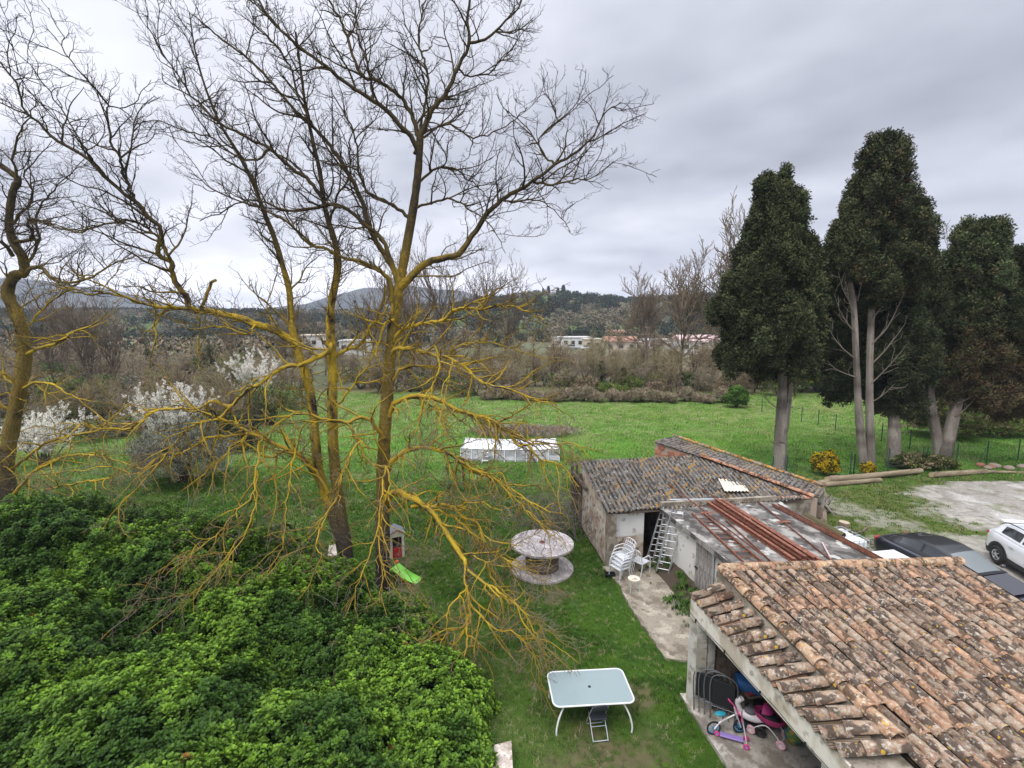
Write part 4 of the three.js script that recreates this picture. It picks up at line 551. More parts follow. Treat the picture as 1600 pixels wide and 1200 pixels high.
{ // doll pram, pink
  const o = thing('doll_pram', 'pink and black toy pushchair with pale pink wheels', 'toy pushchair', G(1200, 1150, GF).setY(GF).toArray(), -0.75);
  mesh('basket', (() => { const g = new THREE.SphereGeometry(0.26, 18, 10, 0, 6.283, 1.45, 1.69).scale(1.2, 0.8, 0.75); g.translate(0, 0.5, 0); return g; })(), std([0.4, 0.03, 0.14], 0.6, { side: THREE.DoubleSide }), o); mesh('hood', new THREE.SphereGeometry(0.22, 18, 10, 1.6, 3.1, 0, 1.3).scale(0.9, 0.85, 0.8).translate(-0.12, 0.52, 0), std([0.5, 0.04, 0.2], 0.6, { side: THREE.DoubleSide }), o); mesh('cushion', new THREE.SphereGeometry(0.2, 14, 8).scale(1.1, 0.3, 0.7).translate(0.02, 0.48, 0), MAT.black, o);
  mesh('frame', join([pipe([V(-0.3, 0.11, 0.16), V(0, 0.35, 0.18), V(0.3, 0.11, 0.16)], 0.014, 6), pipe([V(-0.3, 0.11, -0.16), V(0, 0.35, -0.18), V(0.3, 0.11, -0.16)], 0.014, 6), rod(V(-0.3, 0.11, -0.16), V(-0.3, 0.11, 0.16), 0.012), rod(V(0.3, 0.11, -0.16), V(0.3, 0.11, 0.16), 0.012)]), toyWhite, o);
  for (const x of [-0.3, 0.3]) for (const z of [-0.19, 0.19]) addWheel(o, V(x, 0.1, z), 0, 0.1, 0.06, 6, palePink, toyWhite);
}
{ // wooden-look push walker and green beaded toy
  const o = thing('push_walker', 'orange push-along toy car with yellow handle', 'push toy', G(1222, 1138, GF).setY(GF).toArray(), -0.9);
  mesh('body', join([box(0.5, 0.16, 0.24, 0, 0.22, 0, 0, 0, 0.1, 0.05), new THREE.SphereGeometry(0.13, 14, 10).scale(1.2, 0.8, 0.9).translate(0.22, 0.28, 0)]), orange, o); mesh('seat', box(0.22, 0.06, 0.2, -0.08, 0.33, 0, 0, 0, 0.1, 0.025), std([0.4, 0.12, 0.03], 0.5), o); mesh('handle', pipe([V(-0.22, 0.28, -0.11), V(-0.32, 0.62, -0.1), V(-0.34, 0.7, 0), V(-0.32, 0.62, 0.1), V(-0.22, 0.28, 0.11)], 0.02, 7, 24), yellow, o);
  for (const x of [-0.18, 0.18]) for (const z of [-0.13, 0.13]) addWheel(o, V(x, 0.09, z), 0, 0.085, 0.05, 5, MAT.black, yellow);
  const s = thing('toy_bag', 'green patterned bag of toys right of the pink pushchair', 'bag', G(1240, 1160, GF).setY(GF).toArray()); const bt = colorTex(64, (u, v, q) => { const k = fbm(u * 9, v * 9, 3, 2, 9); setc(q, [0.12, 0.2, 0.06]); if (k > 0.6) setc(q, [0.4, 0.28, 0.04]); if (k < 0.36) setc(q, [0.04, 0.15, 0.25]); }); mesh('sack', new THREE.SphereGeometry(0.2, 18, 12).scale(1.0, 1.15, 0.8).translate(0, 0.2, 0), new THREE.MeshStandardMaterial({ map: bt, roughness: 0.8 }), s); mesh('drawstring', new THREE.TorusGeometry(0.07, 0.015, 6, 16).rotateX(1.57).translate(0, 0.42, 0), MAT.black, s);
}
{ // stack of black folded recliners by the far post, blue sack on a bench, junk
  const spot = D(4.52, 10.15, GF); const proto = thing('folded_chair', 'black folding garden chair leaning against the garage wall, frontmost', 'folding chair', [0, 0, 0], 0, 'black folding chairs stacked in the garage');
  mesh('frame', join([pipe([V(-0.25, 0, 0), V(-0.25, 0.95, -0.06), V(0.25, 0.95, -0.06), V(0.25, 0, 0)], 0.013, 6, 50), rod(V(-0.25, 0.3, -0.02), V(0.25, 0.3, -0.02), 0.011)]), std([0.16, 0.17, 0.18], 0.5, { metalness: 0.3 }), proto); mesh('fabric', box(0.46, 0.56, 0.02, 0, 0.64, -0.04, -0.06), MAT.black, proto);
  const spots = [['black folding garden chair second from the front of the leaning stack', 1], ['black folding garden chair third from the front of the leaning stack', 2], ['black folding garden chair at the back of the leaning stack', 3]]; proto.position.copy(spot).add(V(0.18, 0, 0.02)); proto.rotation.y = -0.5;
  for (const [l, i] of spots) { const c = dup(proto, l); c.position.copy(spot).add(V(0.18 - i * 0.09, 0.01, -0.08 * i)); c.rotation.y = -0.5 + i * 0.06; }
  const bn = thing('workbench', 'dark low bench in the garage carrying a blue bundle', 'bench', D(5.75, 10.4, GF).toArray(), 0.1); mesh('top', box(1.7, 0.05, 0.55, 0.3, 0.62, 0), MAT.darkwood, bn); for (const [x, z] of [[-0.55, -0.22], [-0.55, 0.22], [1.15, -0.22], [1.15, 0.22]]) mesh('leg', box(0.06, 0.6, 0.06, x, 0.3, z), MAT.dark, bn);
  const sackG = (w, h, d, s) => { const g = new THREE.SphereGeometry(0.5, 26, 16); const p = g.attributes.position; for (let i = 0; i < p.count; i++) { let x = p.getX(i), y = p.getY(i), z = p.getZ(i); const q = (t) => Math.sign(t) * Math.pow(Math.abs(t) * 2, 0.55) / 2; const n = (fbm(x * 5 + s, y * 5, z * 5, 3) - 0.5) * 0.3; p.setXYZ(i, q(x) * w * (1 + n), q(y) * h * (1 + n * 1.6), q(z) * d * (1 + n)); } g.computeVertexNormals(); return g; };
  const sack = thing('blue_tarpaulin', 'rolled blue tarpaulin lying on the low bench in the garage', 'tarpaulin', D(5.75, 10.3, GF + 0.78).toArray(), -0.2); mesh('roll', sackG(1.35, 0.34, 0.5, 3), std([0.015, 0.1, 0.28], 0.55), sack); mesh('strap', new THREE.TorusGeometry(0.24, 0.012, 5, 20).rotateY(1.57).scale(1, 0.75, 1.05), MAT.black, sack);
  const s2 = thing('blue_bag', 'bright blue shopping bag standing behind the rolled tarpaulin', 'bag', D(5.75, 10.55, GF + 0.9).toArray(), 0.2); mesh('bag', sackG(0.5, 0.5, 0.3, 8), std([0.012, 0.09, 0.4], 0.5), s2); mesh('handle', pipe([V(-0.12, 0.24, 0.02), V(0, 0.4, 0.02), V(0.12, 0.24, 0.02)], 0.012, 6), navy, s2);
  const pump = thing('hand_pump', 'red metal hand tool with T handle before the blue tarpaulin', 'hand tool', D(5.32, 10.15, GF + 0.66).toArray(), 0.3); mesh('shaft', rod(V(0, 0, 0), V(0.05, 0.42, 0), 0.014), std([0.45, 0.04, 0.03], 0.4), pump); mesh('handle', rod(V(-0.06, 0.44, 0), V(0.17, 0.42, 0), 0.016), std([0.45, 0.04, 0.03], 0.4), pump); mesh('foot', box(0.2, 0.03, 0.1, 0, 0.015, 0), std([0.3, 0.03, 0.03], 0.4), pump);
  const box1 = thing('storage_box', 'dark storage box under the low bench in the garage', 'box', D(6.1, 10.4, GF).toArray(), 0.1); mesh('crate', box(0.9, 0.42, 0.5, 0, 0.21, 0), MAT.dark, box1); mesh('lid', box(0.94, 0.05, 0.54, 0, 0.45, 0), MAT.black, box1);
  const wr = thing('black_wheel', 'black toy wheel hung above the bench in the garage', 'wheel', D(5.25, 10.6, 1.45).toArray(), 0.4); mesh('tyre', new THREE.TorusGeometry(0.2, 0.06, 10, 24), MAT.rubber, wr); for (let i = 0; i < 5; i++) mesh('spoke', rod(V(0, 0, 0), V(Math.cos(i * 1.257) * 0.16, Math.sin(i * 1.257) * 0.16, 0), 0.02), std([0.3, 0.3, 0.04], 0.5), wr);
}
// ---------------------------------------------------------------- tanks beside the garage
function ibc(label, at, turn, cage) {
  const o = thing('water_tank', label, 'water tank', at, turn); const tm = std([0.74, 0.75, 0.74], 0.35);
  mesh('tank', join([box(0.96, 0.9, 1.15, 0, 0.6, 0, 0, 0, 0, 0.06), ...(cage ? [box(0.86, 0.05, 0.3, 0, 1.055, -0.36, 0, 0, 0, 0.02), box(0.86, 0.05, 0.3, 0, 1.055, 0.36, 0, 0, 0, 0.02)] : [box(0.98, 0.04, 1.17, 0, 1.06, 0, 0, 0, 0, 0.01)])]), tm, o); mesh('pallet', join([0, 1, 2].map((i) => box(0.12, 0.12, 1.15, -0.42 + i * 0.42, 0.06, 0))), MAT.darkwood, o);
  if (cage) { mesh('cap', new THREE.CylinderGeometry(0.1, 0.1, 0.05, 16).translate(0, 1.07, 0), MAT.dark, o); for (const y of [0.2, 0.42, 0.64, 0.86, 1.1]) mesh('cage_bar', pipe([V(-0.51, y, -0.6), V(0.51, y, -0.6), V(0.51, y, 0.6), V(-0.51, y, 0.6)].flatMap((p, i, A) => [p, p.clone().lerp(A[(i + 1) % 4], 0.02), p.clone().lerp(A[(i + 1) % 4], 0.5), p.clone().lerp(A[(i + 1) % 4], 0.98)]), 0.011, 5, 90, true), MAT.galv, o); for (let i = 0; i < 6; i++) for (const s of [-1, 1]) mesh('cage_bar', rod(V(s * 0.51, 0.12, -0.6 + i * 0.24), V(s * 0.51, 1.12, -0.6 + i * 0.24), 0.011, 0.011, 5), MAT.galv, o); for (let i = 1; i < 5; i++) for (const s of [-1, 1]) mesh('cage_bar', rod(V(-0.51 + i * 0.2, 0.12, s * 0.6), V(-0.51 + i * 0.2, 1.12, s * 0.6), 0.011, 0.011, 5), MAT.galv, o); for (const z of [-0.22, 0.22]) mesh('top_bar', rod(V(-0.51, 1.13, z), V(0.51, 1.13, z), 0.016), MAT.galv, o); }
  return o;
}
ibc('white water tank in a grey wire cage beside the flat roof', [12.0, 0.2, -17.25], 0.17, true);
ibc('plain white covered tank between the caged tank and the dark car', [12.9, 0.0, -15.85], 0.17, false);
// ---------------------------------------------------------------- cars
// z runs from nose (0) to tail (L); w half width, hb belt height, hr roof height
function carShell(L, st, cross, nz = 60) {                                        // st(t) -> parameters; cross(params) -> list of [x, y] from sill to centre
  const pos = [], n = cross(st(0)).length; const rows = []; for (let i = 0; i <= nz; i++) { const t = i / nz; rows.push(cross(st(t)).map(([x, y]) => [x, y, -t * L])); }
  const quadf = (a, b, c, d) => { pos.push(...a, ...b, ...c, ...a, ...c, ...d); };
  for (let i = 0; i < nz; i++) for (let k = 0; k < n - 1; k++) { const a = rows[i][k], b = rows[i + 1][k], c = rows[i + 1][k + 1], d = rows[i][k + 1]; quadf(b, a, d, c); const m = (p) => [-p[0], p[1], p[2]]; quadf(m(a), m(b), m(c), m(d)); }
  const g = new THREE.BufferGeometry(); g.setAttribute('position', new THREE.Float32BufferAttribute(pos, 3)); const w = mergeVertices(g, 1e-4); w.computeVertexNormals(); return toCreasedNormals(w, 0.55);
}
const curve = (pts) => (t) => { for (let i = 1; i < pts.length; i++) if (t <= pts[i][0]) { const k = (t - pts[i - 1][0]) / (pts[i][0] - pts[i - 1][0]); return lerp(pts[i - 1][1], pts[i][1], k * k * (3 - 2 * k) * 0.5 + k * 0.5); } return pts[pts.length - 1][1]; };
function mirrorX(g) { g.scale(-1, 1, 1); g.index.array.reverse(); g.computeVertexNormals(); return g; }
function patch(S, u0, u1, v0, v1, off, nu = 12, nv = 4, flip = false) {                 // piece of the glasshouse surface S(u, v), set proud
  const g = new THREE.PlaneGeometry(1, 1, nu, nv), p = g.attributes.position; const eps = 1e-3;
  for (let i = 0; i < p.count; i++) { const u = lerp(u0, u1, p.getX(i) + 0.5), v = lerp(v0, v1, p.getY(i) + 0.5); const c = S(u, v), du = S(u + eps, v).sub(c), dv = S(u, v + eps).sub(c); const n = du.cross(dv).normalize(); if (n.x * c.x < 0 && Math.abs(n.x) > 0.3) n.negate(); if (Math.abs(n.x) <= 0.3 && n.y < 0) n.negate(); c.addScaledVector(n, off); p.setXYZ(i, c.x, c.y, c.z); }
  g.computeVertexNormals(); return g;
}
function carWheel(o, x, z, r, mrim) { const g = new THREE.Group(); g.name = 'wheel'; g.position.set(x, r, z); g.rotation.y = Math.PI / 2; o.add(g); mesh('tyre', new THREE.TorusGeometry(r - 0.085, 0.088, 12, 36).scale(1, 1, 1.25), MAT.rubber, g); const s = Math.sign(x) * 0.06; const R = [new THREE.TorusGeometry(r - 0.15, 0.02, 8, 30).translate(0, 0, s), new THREE.CylinderGeometry(0.06, 0.06, 0.05, 14).rotateX(1.5708).translate(0, 0, s)]; for (let i = 0; i < 5; i++) { const a = i * 1.2566; R.push(beam(V(0, 0, s), V(Math.cos(a) * (r - 0.15), Math.sin(a) * (r - 0.15), s), 0.085, 0.03), ); } mesh('rim', join(R), mrim, g); mesh('disc', new THREE.CylinderGeometry(r - 0.13, r - 0.13, 0.05, 24).rotateX(1.5708), MAT.dark, g); }
{ // dark saloon with a black roof
  const L = 4.55, w = 0.9; const o = thing('dark_car', 'dark blue-black saloon car parked beyond the tiled roof', 'car', [15.42, 0.02, -13.75], -0.235 + Math.PI); o.rotation.y = Math.PI * 2 - 0.0 + 0.22;
  // nose towards +z in world after turning: build nose at z = 0, tail at z = -L
  const hb = curve([[0, 0.52], [0.04, 0.68], [0.12, 0.79], [0.3, 0.95], [0.5, 0.97], [0.8, 1.0], [0.93, 1.0], [1, 0.86]]), hw = curve([[0, 0.68], [0.06, 0.82], [0.2, 0.89], [0.6, w], [0.85, 0.88], [0.96, 0.8], [1, 0.7]]);
  const paintM = new THREE.MeshPhysicalMaterial({ color: C(0.022, 0.024, 0.034), roughness: 0.35, metalness: 0.3, clearcoat: 1, clearcoatRoughness: 0.06 });
  const body = carShell(L, (t) => ({ h: hb(t), w: hw(t) }), ({ h, w }) => [[w * 0.9, 0.22], [w * 0.98, 0.3], [w, 0.5], [w * 0.995, h - 0.2], [w * 0.96, h - 0.08], [w * 0.88, h - 0.015], [w * 0.7, h + 0.012], [w * 0.35, h + 0.03], [0, h + 0.035]]); 
  mesh('body', body, Object.assign(paintM, { side: THREE.DoubleSide }), o);
  const t0 = 0.27, t1 = 0.93, roofH = curve([[0, 0.97], [0.3, 1.36], [0.42, 1.42], [0.6, 1.42], [0.8, 1.3], [1, 1.0]]), rw = curve([[0, 0.74], [0.28, 0.6], [0.5, 0.6], [0.8, 0.54], [1, 0.6]]);
  const S = (u, v) => { const t = lerp(t0, t1, u), H = roofH(u), B = hb(t) + 0.01, bw = hw(t) * 0.9; const k = clamp(v / 0.5), x = v < 0.5 ? lerp(bw, rw(u), Math.pow(k, 0.85)) : lerp(rw(u), 0, (v - 0.5) * 2), y = v < 0.5 ? lerp(B, H - 0.05, k) : H - 0.05 + 0.06 * Math.sqrt(clamp((v - 0.5) * 2 * (2 - (v - 0.5) * 2))); return V(x, Math.max(y, B - 0.01), -t * L); };
  const gh = []; for (const s of [1, -1]) { const g = new THREE.PlaneGeometry(1, 1, 40, 16), p = g.attributes.position; for (let i = 0; i < p.count; i++) { const q = S(p.getX(i) + 0.5, p.getY(i) + 0.5); p.setXYZ(i, q.x * s, q.y, q.z); } if (s < 0) g.index.array.reverse(); g.computeVertexNormals(); gh.push(g); }
  mesh('roof', join(gh), new THREE.MeshPhysicalMaterial({ color: C(0.012, 0.012, 0.013), roughness: 0.5, clearcoat: 0.5, side: THREE.DoubleSide }), o);
  const glass = new THREE.MeshPhysicalMaterial({ color: C(0.03, 0.034, 0.038), roughness: 0.05, clearcoat: 1, clearcoatRoughness: 0.01, side: THREE.DoubleSide });
  for (const s of [1, -1]) { for (const [a, b] of [[0.27, 0.5], [0.53, 0.78]]) { const g = patch(S, a, b, 0.1, 0.44, 0.006); if (s < 0) mirrorX(g); mesh('side_window', g, glass, o); } mesh('mirror', new THREE.SphereGeometry(0.11, 12, 8).scale(0.8, 0.6, 0.6).translate(s * 0.98, 1.0, -L * 0.33), paintM, o); }
  const ws = [], rw2 = []; for (const s of [1, -1]) { const g = patch(S, 0.03, 0.27, 0.56, 1.0, 0.008, 10, 8); if (s < 0) mirrorX(g); ws.push(g); const r = patch(S, 0.8, 0.97, 0.56, 1.0, 0.008, 10, 8); if (s < 0) mirrorX(r); rw2.push(r); }
  mesh('windscreen', join(ws), new THREE.MeshPhysicalMaterial({ color: C(0.12, 0.14, 0.14), roughness: 0.05, clearcoat: 1, clearcoatRoughness: 0.01, side: THREE.DoubleSide }), o); mesh('rear_window', join(rw2), glass, o);
  mesh('wiper_panel', box(1.3, 0.03, 0.12, 0, 0.985, -L * 0.275, 0, 0, 0, 0.01), MAT.black, o); mesh('bonnet', box(1.15, 0.012, 0.85, 0, 0.925, -L * 0.155, 0.19), paintM, o);
  for (const s of [-1, 1]) { mesh('headlight', new THREE.SphereGeometry(0.16, 12, 8).scale(1.1, 0.5, 0.7).translate(s * 0.62, 0.66, -0.17), std([0.5, 0.52, 0.55], 0.2), o); mesh('tail_light', new THREE.SphereGeometry(0.14, 12, 8).scale(1.1, 0.6, 0.5).translate(s * 0.64, 0.85, -L + 0.08), std([0.3, 0.02, 0.02], 0.3), o); carWheel(o, s * 0.82, -0.85, 0.32, MAT.alu); carWheel(o, s * 0.82, -L + 0.85, 0.32, MAT.alu); }
}
{ // white sport utility car, tail in view
  const L = 4.2, w = 0.9; const o = thing('white_car', 'white compact SUV with black wheel arches parked on the gravel', 'car', [18.2, 0.05, -14.05], 0); o.rotation.y = -0.19;
  const hb = curve([[0, 0.6], [0.05, 0.8], [0.14, 0.93], [0.3, 1.02], [0.6, 1.06], [0.86, 1.1], [0.97, 1.08], [1, 0.9]]), hw = curve([[0, 0.7], [0.06, 0.84], [0.2, 0.9], [0.6, w], [0.88, 0.89], [0.96, 0.84], [1, 0.74]]);
  const paintM = new THREE.MeshPhysicalMaterial({ color: C(0.78, 0.79, 0.8), roughness: 0.3, clearcoat: 1, clearcoatRoughness: 0.05, side: THREE.DoubleSide });
  const body = carShell(L, (t) => ({ h: hb(t), w: hw(t) }), ({ h, w }) => [[w * 0.93, 0.34], [w * 0.985, 0.42], [w, 0.6], [w * 0.985, h - 0.24], [w * 0.99, h - 0.16], [w * 0.93, h - 0.04], [w * 0.84, h], [w * 0.35, h + 0.03], [0, h + 0.035]]); mesh('body', body, paintM, o);
  const lower = carShell(L, (t) => ({ w: hw(t) }), ({ w }) => [[w * 0.82, 0.2], [w * 0.96, 0.24], [w * 1.0, 0.34], [w * 0.985, 0.43], [0.2, 0.43]]); mesh('lower_cladding', lower, std([0.025, 0.025, 0.027], 0.7, { side: THREE.DoubleSide }), o);
  const t0 = 0.26, t1 = 0.975, roofH = curve([[0, 1.02], [0.25, 1.45], [0.4, 1.54], [0.65, 1.55], [0.88, 1.46], [1, 1.1]]), rw = curve([[0, 0.76], [0.25, 0.62], [0.6, 0.62], [0.9, 0.57], [1, 0.66]]);
  const S = (u, v) => { const t = lerp(t0, t1, u), H = roofH(u), B = hb(t) + 0.005, bw = hw(t) * 0.9; const k = clamp(v / 0.5), x = v < 0.5 ? lerp(bw, rw(u), Math.pow(k, 0.85)) : lerp(rw(u), 0, (v - 0.5) * 2), y = v < 0.5 ? lerp(B, H - 0.06, k) : H - 0.06 + 0.06 * Math.sqrt(clamp((v - 0.5) * 2 * (2 - (v - 0.5) * 2))); return V(x, Math.max(y, B - 0.01), -t * L); };
  const gh = []; for (const s of [1, -1]) { const g = new THREE.PlaneGeometry(1, 1, 40, 16), p = g.attributes.position; for (let i = 0; i < p.count; i++) { const q = S(p.getX(i) + 0.5, p.getY(i) + 0.5); p.setXYZ(i, q.x * s, q.y, q.z); } if (s < 0) g.index.array.reverse(); g.computeVertexNormals(); gh.push(g); } mesh('roof', join(gh), paintM, o);
  for (const s of [1, -1]) { for (const [a, b] of [[0.24, 0.48], [0.51, 0.8]]) { const g = patch(S, a, b, 0.08, 0.45, 0.006); if (s < 0) mirrorX(g); mesh('side_window', g, MAT.glassDark, o); } mesh('roof_rail', pipe([V(s * 0.62, 1.53, -L * 0.5), V(s * 0.63, 1.58, -L * 0.6), V(s * 0.62, 1.57, -L * 0.78), V(s * 0.6, 1.5, -L * 0.86)], 0.018, 6), MAT.black, o); mesh('mirror', new THREE.SphereGeometry(0.11, 12, 8).scale(0.8, 0.7, 0.6).translate(s * 0.98, 1.06, -L * 0.32), paintM, o);
    mesh('tail_light', new THREE.SphereGeometry(0.14, 14, 8).scale(1.2, 0.5, 0.6).translate(s * 0.7, 0.96, -L + 0.17), std([0.32, 0.015, 0.02], 0.25), o); mesh('door_handle', box(0.03, 0.03, 0.2, s * 0.91, 0.88, -L * 0.66), MAT.alu, o);
    for (const z of [-0.82, -L + 0.82]) { carWheel(o, s * 0.85, z, 0.34, MAT.alu); const arch = new THREE.RingGeometry(0.36, 0.47, 28, 1, -0.15, Math.PI + 0.3); arch.rotateY(s * Math.PI / 2); const pa = arch.attributes.position; for (let i = 0; i < pa.count; i++) pa.setX(i, s * (hw(-z / L) + 0.012)); arch.translate(0, 0.35, z); mesh('wheel_arch', arch, std([0.02, 0.02, 0.022], 0.7, { side: THREE.DoubleSide }), o); const well = new THREE.CircleGeometry(0.365, 28); well.rotateY(s * Math.PI / 2); well.translate(s * (hw(-z / L) + 0.006), 0.35, z); mesh('wheel_well', well, std([0.008, 0.008, 0.008], 1, { side: THREE.DoubleSide }), o); } }
  const rwn = []; for (const s of [1, -1]) { const r = patch(S, 0.87, 0.98, 0.56, 1.0, 0.008, 8, 8); if (s < 0) mirrorX(r); rwn.push(r); } mesh('rear_window', join(rwn), MAT.glassDark, o); const wsn = []; for (const s of [1, -1]) { const r = patch(S, 0.03, 0.24, 0.56, 1.0, 0.008, 8, 8); if (s < 0) mirrorX(r); wsn.push(r); } mesh('windscreen', join(wsn), MAT.glassDark, o);
  mesh('spoiler', box(1.1, 0.03, 0.22, 0, 1.5, -L * 0.91, 0.12), paintM, o); mesh('bumper', box(1.5, 0.3, 0.14, 0, 0.5, -L + 0.04, 0, 0, 0, 0.05), MAT.dark, o);
}
// ---------------------------------------------------------------- bare trees
class Wood {                                                                    // gathers tapered tubes with bark colours
  constructor(tint) { this.p = []; this.c = []; this.i = []; this.n = []; this.uv = []; this.tint = tint; }
  tube(pts, rad, sides) {
    const base = this.p.length / 3, N = pts.length; let ref = V(0.3, 0.2, 0.9); const o = [0, 0, 0]; let run = 0;
    for (let k = 0; k < N; k++) {
      const d = pts[Math.min(k + 1, N - 1)].clone().sub(pts[Math.max(k - 1, 0)]).normalize(); let a = ref.clone().addScaledVector(d, -ref.dot(d)); if (a.lengthSq() < 1e-4) a = V(1, 0, 0).addScaledVector(d, -d.x); a.normalize(); ref = a; const b = d.clone().cross(a); if (k) run += pts[k].distanceTo(pts[k - 1]);
      for (let s = 0; s <= sides; s++) { const t = s / sides * 6.2832, nx = a.x * Math.cos(t) + b.x * Math.sin(t), ny = a.y * Math.cos(t) + b.y * Math.sin(t), nz = a.z * Math.cos(t) + b.z * Math.sin(t); const r = rad[k]; this.p.push(pts[k].x + nx * r, pts[k].y + ny * r, pts[k].z + nz * r); this.n.push(nx, ny, nz); this.tint(pts[k], r, ny, nx, o); this.c.push(o[0], o[1], o[2]); this.uv.push(t * Math.max(r, 0.03), run); }
    }
    const w = sides + 1; for (let k = 0; k < N - 1; k++) for (let s = 0; s < sides; s++) { const a = base + k * w + s, b = a + 1, c = a + w, d = c + 1; this.i.push(a, b, c, b, d, c); }
  }
  get empty() { return !this.p.length; }
  build() { const g = new THREE.BufferGeometry(); g.setAttribute('position', new THREE.Float32BufferAttribute(this.p, 3)); g.setAttribute('normal', new THREE.Float32BufferAttribute(this.n, 3)); g.setAttribute('color', new THREE.Float32BufferAttribute(this.c, 3)); g.setAttribute('uv', new THREE.Float32BufferAttribute(this.uv, 2)); g.setIndex(this.i); return g; }
}
const woodMat = new THREE.MeshPhysicalMaterial({ vertexColors: true, roughness: 0.95, specularIntensity: 0.2, bumpMap: rep(T.bark, 0.22), bumpScale: 0.007 });
const barkMat = new THREE.MeshPhysicalMaterial({ vertexColors: true, roughness: 0.95, specularIntensity: 0.2, bumpMap: rep(T.bark, 0.55), bumpScale: 0.03 });
// yellow crust lichen on limbs low in the crown, grey-brown twigs
function lichen(p, r, ny, nx, o) {
  const n = 0.55 * fbm(p.x * 1.3 + nx, p.y * 1.3 + ny, p.z * 1.3, 3) + 0.45 * fbm(p.x * 5 + nx, p.y * 5, p.z * 5 + ny, 2), h = p.y;
  if (r < 0.0075) { const k = n; setc(o, [0.13, 0.108, 0.09]); mixc(o, [0.3, 0.265, 0.225], sstep(9.5, 6.5, h) * clamp(k * 1.7)); mixc(o, [0.38, 0.24, 0.025], sstep(12, 7, h) * sstep(0.48, 0.6, n) * 0.75); if (h > 11) mixc(o, [0.05, 0.04, 0.035], 0.7); return; }
  setc(o, [0.06, 0.048, 0.038]); mixc(o, [0.13, 0.11, 0.09], sstep(0.45, 0.65, n) * 0.6 * sstep(11, 8, h));
  let y = sstep(0.34, 0.48, n + ny * 0.1) * (r > 0.16 ? 0.42 * sstep(1.5, 4.5, h) : 1) * lerp(1, 0.1, sstep(8.6, 12.2, h)) * sstep(0.4, 2.0, h + (r > 0.16 ? 0 : 2)); if (r < 0.014) y *= 0.75;
  mixc(o, fbm(p.x * 3, p.y * 3, p.z * 3, 2) > 0.5 ? [0.58, 0.395, 0.04] : [0.47, 0.33, 0.05], y * 0.95);
}
const brownBark = (base, top) => (p, r, ny, nx, o) => { setc(o, base); mixc(o, top, clamp(1 - r / 0.05)); const k = 0.8 + 0.4 * hash3(Math.floor(p.x * 9), Math.floor(p.y * 9), Math.floor(p.z * 9)); o[0] *= k; o[1] *= k; o[2] *= k; };
function wander(a, dir, L, n, crook, bend) { const pts = [a.clone()], d = dir.clone().normalize(); const q = a.clone(); for (let i = 0; i < n; i++) { d.x += rr(-crook, crook) + bend.x / n; d.y += rr(-crook, crook) + bend.y / n; d.z += rr(-crook, crook) + bend.z / n; d.normalize(); q.addScaledVector(d, L / n); pts.push(q.clone()); } return pts; }
function side(d, ang) { const r = V(rr(-1, 1), rr(-1, 1), rr(-1, 1)).addScaledVector(d, 0); r.addScaledVector(d, -r.dot(d)).normalize(); return d.clone().multiplyScalar(Math.cos(ang)).addScaledVector(r, Math.sin(ang)); }
function along(pts, t) { const f = clamp(t) * (pts.length - 1), i = Math.min(Math.floor(f), pts.length - 2); return [pts[i].clone().lerp(pts[i + 1], f - i), pts[i + 1].clone().sub(pts[i]).normalize()]; }
const lengthOf = (pts) => { let s = 0; for (let i = 1; i < pts.length; i++) s += pts[i].distanceTo(pts[i - 1]); return s; };
// branchlets on a limb: level 1 on the limb, then 2, then twigs
function clothe(pts, r0, r1, W, TW, lvl, cfg) {
  const L = lengthOf(pts); const gap = cfg.gap[lvl]; if (!gap) return; const n = Math.max(1, Math.floor(L / gap * rr(0.85, 1.15)));
  for (let i = 0; i < n; i++) {
    const t = lerp(cfg.from[lvl], 1, (i + rnd()) / n), [a, d] = along(pts, t); const rp = lerp(r0, r1, t), low = 1 - sstep(5.5, 9, a.y);
    const len = cfg.len[lvl] * rr(0.5, 1.25) * (lvl ? lerp(1, 0.6, t) : lerp(1.15, 0.65, t)) * (cfg.scale ? cfg.scale(a) : 1);
    const nd = side(d, rr(cfg.ang[0], cfg.ang[1])); if (nd.y < -0.2 && a.y > 7) nd.y *= 0.3; const r = Math.min(rp * 0.72, cfg.r[lvl] * Math.sqrt(len / cfg.len[lvl]) * rr(0.8, 1.2));
    const seg = cfg.seg[lvl], q = wander(a, nd, len, seg, cfg.crook, V(0, cfg.rise * (1 - low) - cfg.droop * low * (lvl < 2 ? 1 : 0.4), 0)); const rads = q.map((_, k) => Math.max(lerp(r, cfg.tip, k / seg), cfg.tip));
    (lvl < cfg.wood ? W : TW).tube(q, rads, lvl === 0 ? 5 : 3); clothe(q, r, cfg.tip, W, TW, lvl + 1, cfg);
  }
}
function smooth(pts, n) { const c = new THREE.CatmullRomCurve3(pts, false, 'catmullrom', 0.5); const k = Math.max(6, n); const out = []; for (let i = 0; i <= k; i++) out.push(c.getPoint(i / k)); return out; }
